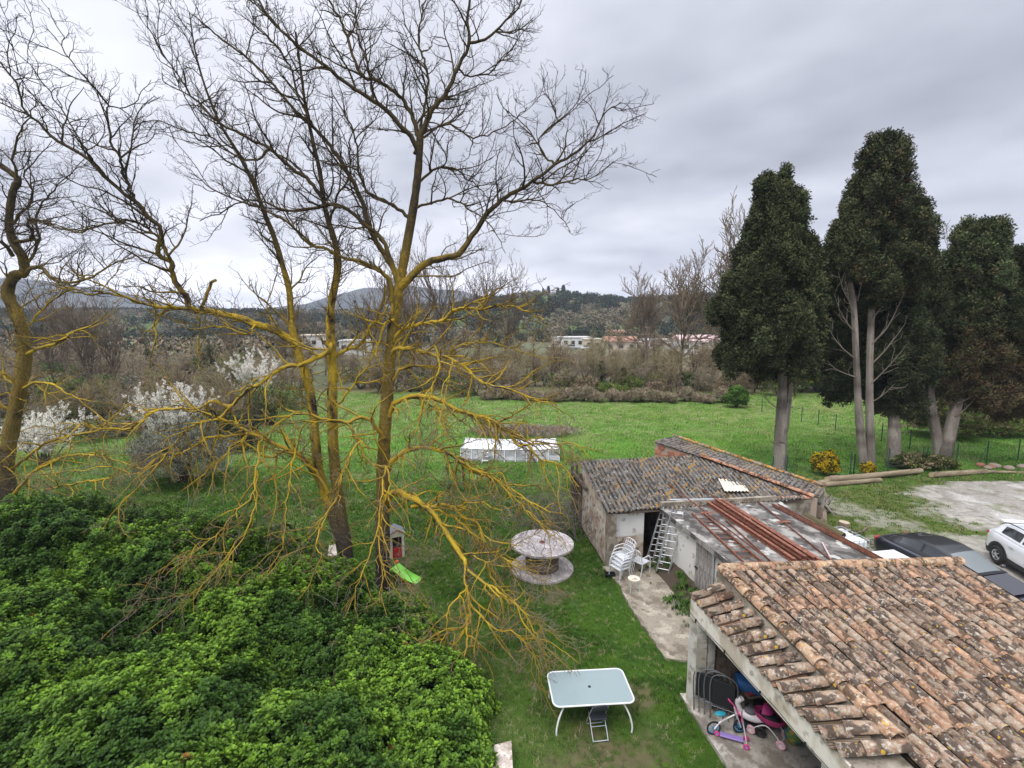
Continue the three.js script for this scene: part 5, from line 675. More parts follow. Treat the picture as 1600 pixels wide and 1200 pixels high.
// a limb is drawn through places given as picture column, picture row, metres ahead
function limbAt(list) { return list.map(([x, y, f]) => P(x, y, f)); }
function fill(list, f0, f1) { return list.map(([x, y], i) => [x, y, lerp(f0, f1, i / (list.length - 1))]); }
const CFG = { gap: [0.3, 0.2, 0.13], len: [1.35, 0.56, 0.22], r: [0.026, 0.0125, 0.0062], from: [0.12, 0.12, 0.1], seg: [9, 6, 3], ang: [0.45, 1.25], crook: 0.38, rise: 0.35, droop: 0.6, tip: 0.0042, wood: 1 };
reseed(1201);
{
  const tree = thing('bare_tree', 'large leafless tree with yellow lichen on its limbs rising from the hedge', 'tree'); const TW = new Wood(lichen); let ln = 0;
  const grow = (name, list, f0, f1, r0, r1, sides, cfg) => { if (name === 'limb' && list[0][1] < 500) r0 *= 0.86; const W = new Wood(lichen), base = limbAt(fill(list, f0, f1)), L = lengthOf(base), pts = smooth(base, Math.ceil(L / 0.16)); pts.forEach((p, i) => { if (i && r0 < 0.2) { const z = r0 > 0.08 ? 0.02 : 0.032; p.x += rr(-1, 1) * z; p.y += rr(-1, 1) * z; p.z += rr(-1, 1) * z * 2; } });
    const rad = pts.map((_, i) => { const t = i / (pts.length - 1); return lerp(r0, r1, Math.pow(t, 0.8)) * (1 + (r0 > 0.05 ? 0.1 : 0.14) * (fbm(i * 0.45, ln * 7, 3, 2) - 0.5) * 2); }); W.tube(pts, rad, sides);
    if (cfg && cfg.bough) for (let s = cfg.bough * 0.8; s < L; s += cfg.bough * rr(0.7, 1.3)) { const [a, d] = along(pts, s / L); if (name === 'trunk' && a.y < 8) continue; const rp = lerp(r0, r1, s / L), len = rr(0.6, 1.15) * cfg.boughLen * lerp(1.1, 0.7, s / L), nd = side(d, rr(0.5, 1.0)); if (a.y > 8 && nd.y < 0) nd.y *= -0.5; const q = wander(a, nd, len, 12, 0.24, V(0, a.y > 8 ? 0.5 : -0.5, 0)), r = Math.min(rp * 0.7, 0.034); W.tube(q, q.map((_, k) => lerp(r, 0.008, k / 12)), 5); clothe(q, r, 0.008, W, TW, 0, { ...cfg, scale: () => 0.6 }); }
    if (cfg) clothe(pts, r0, r1, W, TW, 0, cfg); mesh(name, W.build(), r0 > 0.12 ? barkMat : woodMat, tree); ln++; };
  const up = { ...CFG, gap: [0.26, 0.19, 0.115], len: [1.3, 0.64, 0.24], rise: 0.5, r: [0.022, 0.0095, 0.005], tip: 0.0036, bough: 0.95, boughLen: 2.3 }, fine = { ...CFG, bough: 0.5, boughLen: 2.1, gap: [0.26, 0.19, 0.15], len: [1.2, 0.5, 0.2] }, sparse = { ...CFG, bough: 0.52, boughLen: 2.0, gap: [0.34, 0.22, 0.16], len: [1.1, 0.48, 0.2] };
  // right-hand trunk
  grow('trunk', [[598, 950], [598, 900], [598, 800], [600, 700], [605, 620], [611, 545], [620, 470], [628, 425], [645, 330], [653, 270], [657, 213]], 15.7, 15.6, 0.275, 0.1, 14, null);
  grow('limb', [[657, 213], [663, 198], [680, 165], [697, 147], [713, 110], [733, 67], [730, 30], [737, -20]], 15.6, 15.2, 0.11, 0.03, 8, up);
  grow('limb', [[733, 67], [763, 57], [790, 33], [813, 7], [822, -25]], 15.3, 14.8, 0.05, 0.015, 6, up);
  grow('limb', [[717, 108], [733, 118], [767, 113], [787, 87], [806, 70], [812, 40]], 15.5, 16.1, 0.035, 0.01, 6, up);
  grow('limb', [[656, 232], [650, 198], [636, 165], [615, 142], [585, 125], [563, 115], [545, 62], [530, 30], [510, -10]], 15.6, 16.2, 0.09, 0.03, 7, up);
  grow('limb', [[655, 240], [645, 218], [628, 198], [603, 172], [583, 157], [560, 143], [530, 122], [510, 103], [477, 80], [450, 57], [425, 30], [395, -10]], 15.6, 14.4, 0.1, 0.025, 7, up);
  grow('limb', [[583, 157], [578, 110], [560, 60], [556, 10], [548, -30]], 15.2, 15.6, 0.045, 0.015, 6, up);
  grow('limb', [[648, 240], [660, 190], [668, 120], [655, 60], [668, -20]], 15.6, 16.4, 0.07, 0.02, 6, up);
  grow('limb', [[640, 340], [612, 318], [575, 300], [560, 262], [556, 220], [540, 180], [515, 140]], 15.6, 14.7, 0.07, 0.012, 6, up);
  grow('limb', [[655, 285], [680, 262], [705, 262], [728, 278], [748, 292], [762, 310]], 15.6, 15.0, 0.05, 0.01, 6, fine);
  grow('limb', [[662, 215], [690, 195], [715, 200], [738, 215], [765, 210], [800, 190], [825, 165]], 15.6, 15.1, 0.045, 0.01, 6, up);
  grow('limb', [[627, 448], [637, 438], [660, 415], [687, 404], [717, 396], [743, 360], [763, 333], [787, 310], [810, 297], [833, 283], [867, 258], [897, 240], [927, 213], [943, 177], [970, 160]], 15.6, 14.6, 0.155, 0.012, 9, up);
  grow('limb', [[833, 283], [850, 287], [873, 288], [900, 280], [927, 277], [960, 250]], 15.0, 14.2, 0.05, 0.01, 6, fine);
  grow('limb', [[867, 258], [850, 240], [842, 215], [870, 190], [862, 160], [850, 145]], 14.9, 15.6, 0.04, 0.01, 6, fine);
  grow('limb', [[785, 312], [800, 315], [830, 312], [855, 318], [880, 345], [890, 365]], 15.1, 14.4, 0.04, 0.008, 6, fine);
  grow('limb', [[650, 325], [683, 313], [710, 313], [733, 327], [757, 343], [775, 365], [790, 395]], 15.6, 14.8, 0.05, 0.01, 6, fine);
  grow('limb', [[612, 470], [610, 440], [598, 428], [587, 420], [560, 408], [530, 400], [507, 387], [480, 380], [452, 350], [418, 330], [385, 318], [340, 300], [300, 270]], 15.6, 14.0, 0.1, 0.012, 7, up);
  grow('limb', [[620, 440], [612, 412], [598, 375], [570, 350], [543, 327], [517, 320], [483, 327], [450, 330], [420, 318], [385, 312], [350, 330], [310, 345]], 15.6, 14.4, 0.1, 0.012, 7, up);
  grow('limb', [[622, 430], [600, 397], [580, 363], [563, 307], [543, 270], [523, 237], [490, 200], [450, 160], [415, 118], [380, 85], [345, 60], [310, 30]], 15.6, 16.0, 0.11, 0.02, 8, up);
  grow('limb', [[490, 200], [470, 160], [455, 110], [430, 70], [400, 40], [385, 0]], 15.8, 15.2, 0.05, 0.012, 6, up);
  // left-hand trunks
  grow('trunk', [[556, 945], [550, 915], [540, 870], [528, 830], [510, 775], [498, 735], [494, 697], [485, 613], [473, 573], [463, 538], [455, 505], [452, 455], [440, 410], [428, 370], [412, 330], [395, 285], [372, 240], [345, 195], [322, 140], [305, 80], [296, 20]], 15.3, 15.6, 0.21, 0.015, 12, up);
  grow('trunk', [[556, 945], [548, 910], [540, 850], [528, 770], [521, 700], [519, 620], [520, 580], [516, 520], [518, 473], [528, 420], [525, 385], [513, 345], [505, 310], [500, 270], [490, 225], [478, 170], [470, 110], [462, 50]], 15.35, 15.7, 0.225, 0.025, 12, up);
  grow('limb', [[516, 345], [530, 300], [548, 275], [545, 230], [560, 190]], 15.6, 15.0, 0.05, 0.012, 6, up);
  grow('limb', [[505, 310], [480, 280], [455, 262], [420, 232], [380, 212], [340, 190], [300, 150], [270, 105], [240, 60], [225, 10]], 15.5, 14.6, 0.075, 0.01, 7, up);
  grow('limb', [[420, 232], [395, 250], [360, 240], [330, 215], [290, 205], [250, 190], [215, 195]], 15.0, 14.2, 0.045, 0.008, 6, up);
  grow('limb', [[463, 540], [443, 523], [420, 512], [400, 507], [371, 496], [332, 488], [300, 482], [290, 465], [280, 450], [269, 429], [268, 411], [248, 397], [253, 360], [230, 337], [210, 313], [177, 290], [143, 253], [113, 233], [80, 213], [67, 197], [37, 170], [27, 133], [0, 97]], 15.4, 13.8, 0.125, 0.02, 9, up);
  grow('limb', [[269, 413], [262, 395], [248, 372], [232, 358], [205, 345], [165, 350], [120, 362], [80, 350], [40, 345]], 14.7, 14.0, 0.06, 0.01, 7, fine);
  grow('limb', [[210, 313], [203, 297], [192, 267], [190, 250], [177, 223], [170, 187], [165, 160], [143, 130], [103, 87], [97, 57], [73, 10]], 14.4, 13.8, 0.06, 0.008, 6, up);
  grow('limb', [[143, 253], [130, 225], [100, 180], [70, 130], [35, 90], [10, 60]], 14.2, 13.4, 0.03, 0.008, 5, fine);
  grow('limb', [[297, 481], [273, 481], [238, 478], [206, 469], [168, 457], [140, 460], [110, 450], [70, 455]], 14.9, 14.0, 0.07, 0.012, 7, fine);
  grow('limb', [[313, 487], [320, 470], [324, 455], [331, 441], [337, 437]], 14.9, 14.8, 0.055, 0.04, 7, null);
  grow('limb', [[400, 507], [390, 522], [365, 515], [340, 510], [310, 515], [280, 512]], 15.1, 14.2, 0.04, 0.01, 6, sparse);
  grow('limb', [[314, 488], [313, 520], [310, 555], [315, 583]], 14.9, 14.5, 0.035, 0.012, 6, sparse);
  grow('limb', [[259, 482], [246, 497], [241, 510], [243, 527], [233, 562], [234, 586]], 14.8, 14.4, 0.035, 0.012, 6, sparse);
  grow('limb', [[520, 537], [513, 548], [493, 560], [470, 570], [447, 572], [423, 587], [405, 600], [385, 611], [360, 635], [332, 626], [308, 639], [273, 639], [241, 642], [217, 660], [196, 670], [150, 669], [129, 662], [100, 690]], 15.3, 13.6, 0.085, 0.02, 7, sparse);
  grow('limb', [[360, 635], [340, 655], [310, 660], [285, 680], [270, 700], [255, 716], [224, 754], [189, 786], [185, 812]], 14.4, 13.0, 0.04, 0.012, 6, sparse);
  grow('limb', [[497, 750], [480, 722], [467, 710], [437, 697], [417, 688], [385, 674], [364, 660], [345, 655], [320, 645], [285, 642]], 15.3, 13.8, 0.09, 0.02, 7, sparse);
  grow('limb', [[425, 690], [402, 679], [350, 681], [325, 684], [301, 700], [280, 709], [250, 712], [215, 740], [175, 730], [120, 735], [60, 742]], 15.0, 13.2, 0.05, 0.012, 6, sparse);
  grow('limb', [[513, 770], [493, 738], [473, 720], [447, 705], [420, 715], [390, 700], [370, 690], [350, 715], [320, 740], [280, 770]], 15.2, 13.8, 0.06, 0.012, 6, sparse);
  grow('limb', [[521, 640], [545, 612], [560, 590], [575, 570], [585, 545]], 15.4, 15.0, 0.045, 0.02, 6, sparse);
  grow('limb', [[519, 560], [545, 545], [562, 540], [580, 510], [592, 500], [605, 480]], 15.5, 15.5, 0.07, 0.03, 6, sparse);
  // lower limbs of the right-hand trunk
  grow('limb', [[600, 685], [593, 673], [580, 657], [563, 653], [540, 660], [510, 657], [483, 647], [460, 647], [430, 665], [405, 690]], 15.6, 14.0, 0.08, 0.025, 7, sparse);
  grow('limb', [[543, 661], [552, 678], [560, 692], [570, 713], [583, 725], [600, 730]], 14.9, 15.0, 0.045, 0.03, 6, sparse);
  grow('limb', [[606, 735], [613, 720], [630, 707], [653, 700], [683, 702], [710, 713], [733, 733], [767, 747], [800, 765], [830, 785], [860, 800]], 15.6, 14.0, 0.095, 0.02, 8, fine);
  grow('limb', [[683, 702], [700, 705], [727, 727], [760, 740], [785, 758], [815, 790], [838, 810], [860, 842]], 15.0, 13.6, 0.055, 0.015, 6, fine);
  grow('limb', [[607, 650], [617, 630], [640, 620], [667, 620], [693, 627], [713, 640], [743, 650], [765, 659], [791, 675], [809, 696], [825, 696], [840, 715], [863, 722], [882, 732], [905, 760]], 15.6, 13.8, 0.09, 0.015, 8, fine);
  grow('limb', [[713, 640], [735, 648], [762, 652], [790, 672], [816, 684], [835, 690], [870, 694], [900, 694], [925, 720]], 14.9, 14.0, 0.05, 0.012, 6, fine);
  grow('limb', [[612, 535], [627, 517], [653, 507], [690, 500], [713, 483], [750, 483], [787, 477], [820, 485], [850, 500]], 15.6, 13.8, 0.08, 0.015, 7, fine);
  grow('limb', [[612, 560], [617, 547], [640, 545], [670, 552], [707, 562], [733, 580], [760, 600], [800, 610], [835, 625], [870, 632]], 15.6, 13.6, 0.08, 0.015, 7, fine);
  grow('limb', [[610, 600], [630, 575], [660, 572], [690, 568], [720, 540], [760, 535], [800, 545], [850, 560]], 15.6, 14.2, 0.05, 0.012, 6, fine);
  grow('limb', [[615, 500], [600, 510], [590, 540], [588, 560]], 15.5, 15.0, 0.06, 0.03, 6, sparse);
  grow('limb', [[680, 540], [687, 573], [677, 600], [660, 627], [655, 660], [640, 690], [628, 730]], 14.4, 12.8, 0.035, 0.01, 6, sparse);
  grow('limb', [[707, 562], [700, 600], [690, 640], [682, 672], [676, 700]], 14.2, 13.0, 0.03, 0.01, 6, sparse);
  // the big limb reaching towards the house and the boughs that hang from it
  grow('limb', [[603, 785], [607, 775], [622, 769], [643, 779], [664, 790], [679, 806], [697, 832], [715, 859], [727, 877], [730, 910], [733, 945], [735, 975]], 15.6, 11.8, 0.13, 0.035, 9, sparse);
  grow('limb', [[732, 960], [730, 981], [731, 1003], [724, 1028], [723, 1069], [716, 1118]], 11.9, 10.8, 0.035, 0.008, 6, sparse);
  grow('limb', [[731, 890], [754, 910], [775, 922], [795, 940], [820, 957], [835, 985], [845, 1010]], 12.6, 11.0, 0.05, 0.01, 6, fine);
  grow('limb', [[733, 940], [752, 962], [775, 985], [797, 987], [820, 1005], [835, 1030], [842, 1060], [846, 1110]], 12.0, 10.6, 0.03, 0.007, 6, fine);
  grow('limb', [[732, 965], [722, 981], [700, 988], [685, 1001], [662, 1002], [640, 993], [622, 980]], 11.8, 11.4, 0.03, 0.007, 6, fine);
  grow('limb', [[731, 915], [715, 935], [700, 955], [697, 980], [690, 1030], [675, 1055], [665, 1090]], 12.2, 11.2, 0.028, 0.007, 6, sparse);
  grow('limb', [[707, 985], [712, 1010], [711, 1035], [690, 1065], [668, 1100], [655, 1130]], 11.7, 10.8, 0.02, 0.006, 5, fine);
  grow('limb', [[643, 792], [675, 790], [700, 790], [724, 808], [748, 820], [758, 850], [763, 880], [772, 910], [790, 928], [815, 953], [830, 990]], 14.6, 12.2, 0.06, 0.012, 7, fine);
  grow('limb', [[705, 795], [715, 790], [730, 787], [748, 785], [784, 796], [800, 790]], 13.9, 13.0, 0.035, 0.01, 6, fine);
  grow('limb', [[664, 790], [690, 800], [715, 812], [740, 835], [760, 858], [785, 866], [815, 880], [845, 900]], 14.4, 12.8, 0.04, 0.01, 6, fine);
  grow('limb', [[740, 868], [760, 880], [780, 873], [812, 883], [838, 905], [860, 905]], 12.9, 12.4, 0.03, 0.008, 6, fine);
  grow('limb', [[605, 800], [625, 790], [645, 772], [655, 778]], 15.6, 14.8, 0.06, 0.03, 6, null);
  // boughs hanging before the trunks
  grow('limb', [[563, 690], [550, 706], [540, 730], [532, 751], [520, 787], [508, 812], [499, 830], [496, 856], [502, 870], [480, 920], [451, 958], [439, 1015]], 14.4, 11.4, 0.035, 0.007, 6, sparse);
  grow('limb', [[603, 728], [598, 755], [595, 781], [589, 832], [574, 874], [559, 913], [538, 967], [514, 1003], [475, 1018]], 14.8, 11.2, 0.035, 0.007, 6, sparse);
  grow('limb', [[603, 728], [610, 757], [600, 790], [592, 832], [595, 874], [600, 898], [592, 964], [588, 994], [568, 1018]], 14.8, 11.4, 0.032, 0.007, 6, sparse);
  grow('limb', [[462, 700], [456, 730], [450, 770], [446, 800], [445, 835], [440, 862], [420, 890], [398, 906]], 14.6, 12.2, 0.03, 0.007, 6, sparse);
  grow('limb', [[405, 690], [402, 730], [395, 770], [370, 800], [345, 830], [320, 850], [290, 870], [255, 905]], 14.2, 11.6, 0.035, 0.007, 6, fine);
  grow('limb', [[402, 735], [400, 780], [385, 830], [360, 870], [320, 910], [290, 930], [230, 935]], 14.0, 11.0, 0.03, 0.006, 6, fine);
  const tg = TW.build(); const n = TW.i.length / 3; mesh('crown', tg, woodMat, tree); console.log('main tree twig triangles', n, 'limbs', ln);
}
{ // second lichen tree at the left edge
  reseed(1301); const tree = thing('bare_tree', 'leafless lichen-yellow tree cut by the left picture edge', 'tree'); const TW = new Wood(lichen); let ln = 0;
  const grow = (name, list, f0, f1, r0, r1, sides, cfg) => { const W = new Wood(lichen), base = limbAt(fill(list, f0, f1)), L = lengthOf(base), pts = smooth(base, Math.ceil(L / 0.22)); pts.forEach((p, i) => { if (i && r0 < 0.2) { p.x += rr(-1, 1) * 0.03; p.y += rr(-1, 1) * 0.03; p.z += rr(-1, 1) * 0.07; } }); const rad = pts.map((_, i) => lerp(r0, r1, i / (pts.length - 1)) * (0.9 + 0.2 * rnd())); W.tube(pts, rad, sides); if (cfg) clothe(pts, r0, r1, W, TW, 0, cfg); mesh(name, W.build(), r0 > 0.12 ? barkMat : woodMat, tree); ln++; };
  const c = { ...CFG, gap: [0.34, 0.22, 0.16], len: [2.0, 0.85, 0.32], r: [0.03, 0.012, 0.006], tip: 0.004 };
  grow('trunk', [[18, 860], [16, 800], [10, 730], [18, 670], [30, 610], [38, 555], [30, 500], [12, 460], [22, 432], [38, 425], [34, 400], [22, 380], [14, 350], [20, 300], [28, 280], [0, 258], [-30, 240]], 19.8, 19.8, 0.29, 0.08, 12, c);
  for (const [l, r0, f1] of [[[[38, 555], [60, 545], [100, 530], [110, 520], [140, 510], [165, 490]], 0.08, 18.6], [[[30, 610], [55, 598], [85, 602], [110, 618], [150, 628]], 0.07, 18.6], [[[10, 740], [60, 700], [100, 683], [150, 672], [190, 640], [200, 620]], 0.07, 18], [[[16, 780], [50, 740], [110, 712], [170, 716], [230, 735]], 0.07, 18], [[[14, 800], [60, 770], [120, 755], [180, 745], [210, 715]], 0.06, 18.2], [[[34, 430], [60, 418], [90, 440], [140, 435], [180, 410], [230, 398]], 0.08, 18.6], [[[20, 380], [50, 370], [45, 345], [70, 345], [100, 360], [160, 352]], 0.07, 18.4], [[[20, 400], [5, 380], [-20, 370]], 0.08, 19], [[[28, 285], [20, 240], [40, 190], [60, 160]], 0.05, 19], [[[30, 610], [10, 585], [-20, 580]], 0.08, 19], [[[38, 555], [40, 520], [70, 480], [110, 450], [150, 420]], 0.06, 20.4], [[[36, 425], [60, 380], [60, 330], [90, 290], [130, 250]], 0.06, 20.6], [[[20, 350], [50, 310], [40, 270], [80, 220]], 0.05, 20], [[[14, 640], [-20, 620], [-60, 600]], 0.08, 19]]) grow('limb', l, 19.8, f1, r0, 0.012, 6, c);
  mesh('crown', TW.build(), woodMat, tree);
}
// ---------------------------------------------------------------- background bare trees: a few kinds, cloned
function makeBare(seed, H, o = {}) {
  reseed(seed); const { spread = 0.5, base = [0.13, 0.1, 0.075], top = [0.2, 0.155, 0.115], stems = 1, gap = [1.0, 0.62, 0.42], len = [0.34, 0.15, 0.07], tip = 0.012, fork = 0.35 } = o;
  const W = new Wood(brownBark(base, base)), TW = new Wood(brownBark(base, top)); const g = new THREE.Group();
  const cfg = { gap: gap.map((v) => v * H / 12), len: len.map((v) => v * H), r: [0.011 * H / 2, 0.0045 * H / 2, tip], from: [0.3, 0.15, 0.1], seg: [6, 4, 2], ang: [0.35, 0.35 + spread * 1.1], crook: 0.2, rise: 0.75, droop: 0, tip, wood: 0 };
  for (let s = 0; s < stems; s++) { const lean = V(rr(-1, 1) * 0.25 * spread * (stems > 1 ? 1.6 : 0.5), 1, rr(-1, 1) * 0.25 * spread * (stems > 1 ? 1.6 : 0.5)); const L = H * rr(0.85, 1) * (s ? rr(0.7, 1) : 1); const q = wander(V(rr(-0.02, 0.02) * H * s, -0.1, rr(-0.02, 0.02) * H * s), lean, L, 10, 0.09, V(0, 0.4, 0)); const r0 = H * 0.0165, rad = q.map((_, k) => lerp(r0, tip, Math.pow(k / 10, 0.75))); W.tube(q, rad, 7);
    const nf = Math.round(4 + fork * 6); for (let k = 0; k < nf; k++) { const t = rr(0.22, 0.7), [a, d] = along(q, t); const b = wander(a, side(d, rr(0.35, 0.5 + spread * 0.6)), H * rr(0.35, 0.55) * (1.15 - t), 8, 0.13, V(0, 0.9, 0)); W.tube(b, b.map((_, j) => lerp(r0 * 0.5 * (1.1 - t), tip, j / 8)), 5); clothe(b, r0 * 0.5, tip, TW, TW, 0, { ...cfg, scale: () => 0.7 }); }
    clothe(q, r0, tip, TW, TW, 0, cfg); }
  mesh('trunk', W.build(), woodMat, g); mesh('crown', TW.build(), woodMat, g); return g;
}
function plantTree(proto, name, label, category, group, x, fwd, s, turn) { const o = proto.clone(); o.name = numbered(name); scene.add(o); o.position.set(x, 0, -fwd); o.scale.set(s, s * rr(0.92, 1.08), s); o.rotation.y = turn; return tag(o, label, category, group); }
{
  const tall = [makeBare(21, 16, { spread: 0.45, tip: 0.02, top: [0.24, 0.19, 0.145], gap: [0.8, 0.5, 0.36] }), makeBare(22, 16, { spread: 0.6, tip: 0.02, gap: [0.8, 0.5, 0.36], top: [0.24, 0.18, 0.12] }), makeBare(23, 15, { spread: 0.4, stems: 2, tip: 0.02, top: [0.25, 0.2, 0.15] })];
  const pal = [makeBare(24, 15, { spread: 0.75, top: [0.3, 0.225, 0.14], base: [0.17, 0.135, 0.1], tip: 0.027, gap: [0.5, 0.36, 0.28], fork: 0.8 }), makeBare(25, 15, { spread: 0.85, stems: 2, top: [0.28, 0.21, 0.13], base: [0.16, 0.13, 0.1], tip: 0.027, gap: [0.55, 0.38, 0.3], fork: 0.8 })];
  const low = [makeBare(26, 7, { spread: 0.9, stems: 3, top: [0.42, 0.335, 0.2], tip: 0.016 }), makeBare(27, 7, { spread: 1, stems: 4, top: [0.46, 0.385, 0.26], tip: 0.016 }), makeBare(28, 8, { spread: 0.8, stems: 2, top: [0.36, 0.32, 0.15], tip: 0.016 })];
  const at = (px, fwd) => (px - 800) / FOC * (fwd * CP + EYE * SP);
  reseed(31);
  plantTree(pal[0], 'poplar', 'tall pale bare tree left of the nearest cypress, its crown above the hill line', 'tree', undefined, at(1062, 66), 66, 1.1, 0.4);
  plantTree(pal[1], 'poplar', 'tallest pale bare tree, its crown touching the nearest cypress', 'tree', undefined, at(1128, 63), 63, 1.28, 2.1);
  plantTree(pal[0], 'poplar', 'shorter pale bare tree with open crown left of the tall pale pair', 'tree', undefined, at(1008, 74), 74, 0.98, 3.4);
  for (const [x, f, s, k, say] of [[625, 78, 1.28, 0, 'tall slender bare tree seen just right of the upright lichen trunk, beyond the field'], [662, 72, 1.22, 1, 'tall slender bare tree second to the right of the lichen trunk, beyond the field'], [700, 80, 1.35, 2, 'tallest slender bare tree in the row right of the lichen trunk, two-stemmed'], [748, 84, 1.3, 0, 'tall slender bare tree right of the two-stemmed one in the far row'], [790, 88, 1.1, 1, 'rightmost slender bare tree of the far row right of the lichen trunk'], [580, 82, 1.15, 2, 'tall slender bare tree seen between the two lichen trunks, beyond the field'], [1455, 60, 1.15, 2, 'slender bare treetop showing between the tallest and the forked cypress']]) plantTree(tall[k], 'tall_bare_tree', say, 'tree', undefined, at(x, f), f, s, rr(0, 6));
  for (let i = 0; i < 165; i++) { const x = rr(500, 1190), f = rr(58, 92); plantTree(pick(low), 'scrub_tree', 'small brown bare tree in the thicket beyond the field', 'tree', 'small bare trees beyond the field', at(x, f), f, rr(0.42, 0.84) * (i % 9 ? 1 : 1.4), rr(0, 6)); }
  for (let i = 0; i < 84; i++) { const f = rr(44, 96), x = rr(-60, 480); plantTree(pick([low[0], low[1], low[2], tall[0], low[1]]), 'scrub_tree', 'brown bare tree in the thicket on the left', 'tree', 'bare trees of the left thicket', at(x, f), f, rr(0.6, 0.98) * 0.85, rr(0, 6)); }
  for (let i = 0; i < 34; i++) { const f = rr(38, 52), x = rr(-80, 400); plantTree(pick(low), 'scrub_tree', 'small tan bare tree at the meadow edge on the left', 'tree', 'bare trees at the left meadow edge', at(x, f), f, rr(0.35, 0.62), rr(0, 6)); }
  for (let i = 0; i < 26; i++) { const f = rr(105, 165), x = rr(500, 1180); plantTree(pick([low[2], tall[1], low[0]]), 'distant_bare_tree', 'far bare tree near the pale houses', 'tree', 'far bare trees near the houses', at(x, f), f, rr(0.55, 0.95), rr(0, 6)); }
  for (let i = 0; i < 16; i++) { const f = rr(56, 72), x = rr(1200, 1620); plantTree(pick(low), 'scrub_tree', 'low bare tree behind the cypresses', 'tree', 'low bare trees behind the cypresses', at(x, f), f, rr(0.45, 0.7), rr(0, 6)); }
}
// ---------------------------------------------------------------- leafy hedge in the foreground
const leafMat = new THREE.MeshPhysicalMaterial({ color: 0xffffff, roughness: 0.5, specularIntensity: 0.4, side: THREE.DoubleSide });
function leafBlade(L, w, pts, cols, base, dir, nrm, tint) {                        // obovate leaf, folded along its rib
  const t = dir.clone().cross(nrm).normalize(), at = (s, x, up) => base.clone().addScaledVector(dir, L * s).addScaledVector(t, w * x).addScaledVector(nrm, L * up);
  const a = at(0, 0, 0), m1 = at(0.45, 0, 0.06), m2 = at(0.8, 0, 0.03), e = at(1, 0, -0.06), l1 = at(0.45, 0.34, 0.11), l2 = at(0.8, 0.5, 0.06), r1 = at(0.45, -0.34, 0.11), r2 = at(0.8, -0.5, 0.06);
  for (const q of [[a, l1, m1], [a, m1, r1], [m1, l1, l2], [m1, l2, m2], [m1, m2, r2], [m1, r2, r1], [m2, l2, e], [m2, e, r2]]) for (const v of q) { pts.push(v.x, v.y, v.z); cols.push(...tint); }
}
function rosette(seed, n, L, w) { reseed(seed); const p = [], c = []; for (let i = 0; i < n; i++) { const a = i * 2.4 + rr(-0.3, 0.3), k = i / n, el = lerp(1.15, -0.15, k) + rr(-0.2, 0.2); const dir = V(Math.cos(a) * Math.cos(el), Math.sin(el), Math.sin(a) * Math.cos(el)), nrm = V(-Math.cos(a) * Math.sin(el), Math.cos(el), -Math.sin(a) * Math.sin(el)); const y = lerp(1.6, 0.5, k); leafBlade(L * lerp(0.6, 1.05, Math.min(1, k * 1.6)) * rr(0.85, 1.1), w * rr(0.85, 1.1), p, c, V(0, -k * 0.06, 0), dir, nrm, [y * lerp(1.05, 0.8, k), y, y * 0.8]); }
  const g = new THREE.BufferGeometry(); g.setAttribute('position', new THREE.Float32BufferAttribute(p, 3)); g.setAttribute('color', new THREE.Float32BufferAttribute(c, 3)); g.computeVertexNormals(); return g; }
leafMat.vertexColors = true;
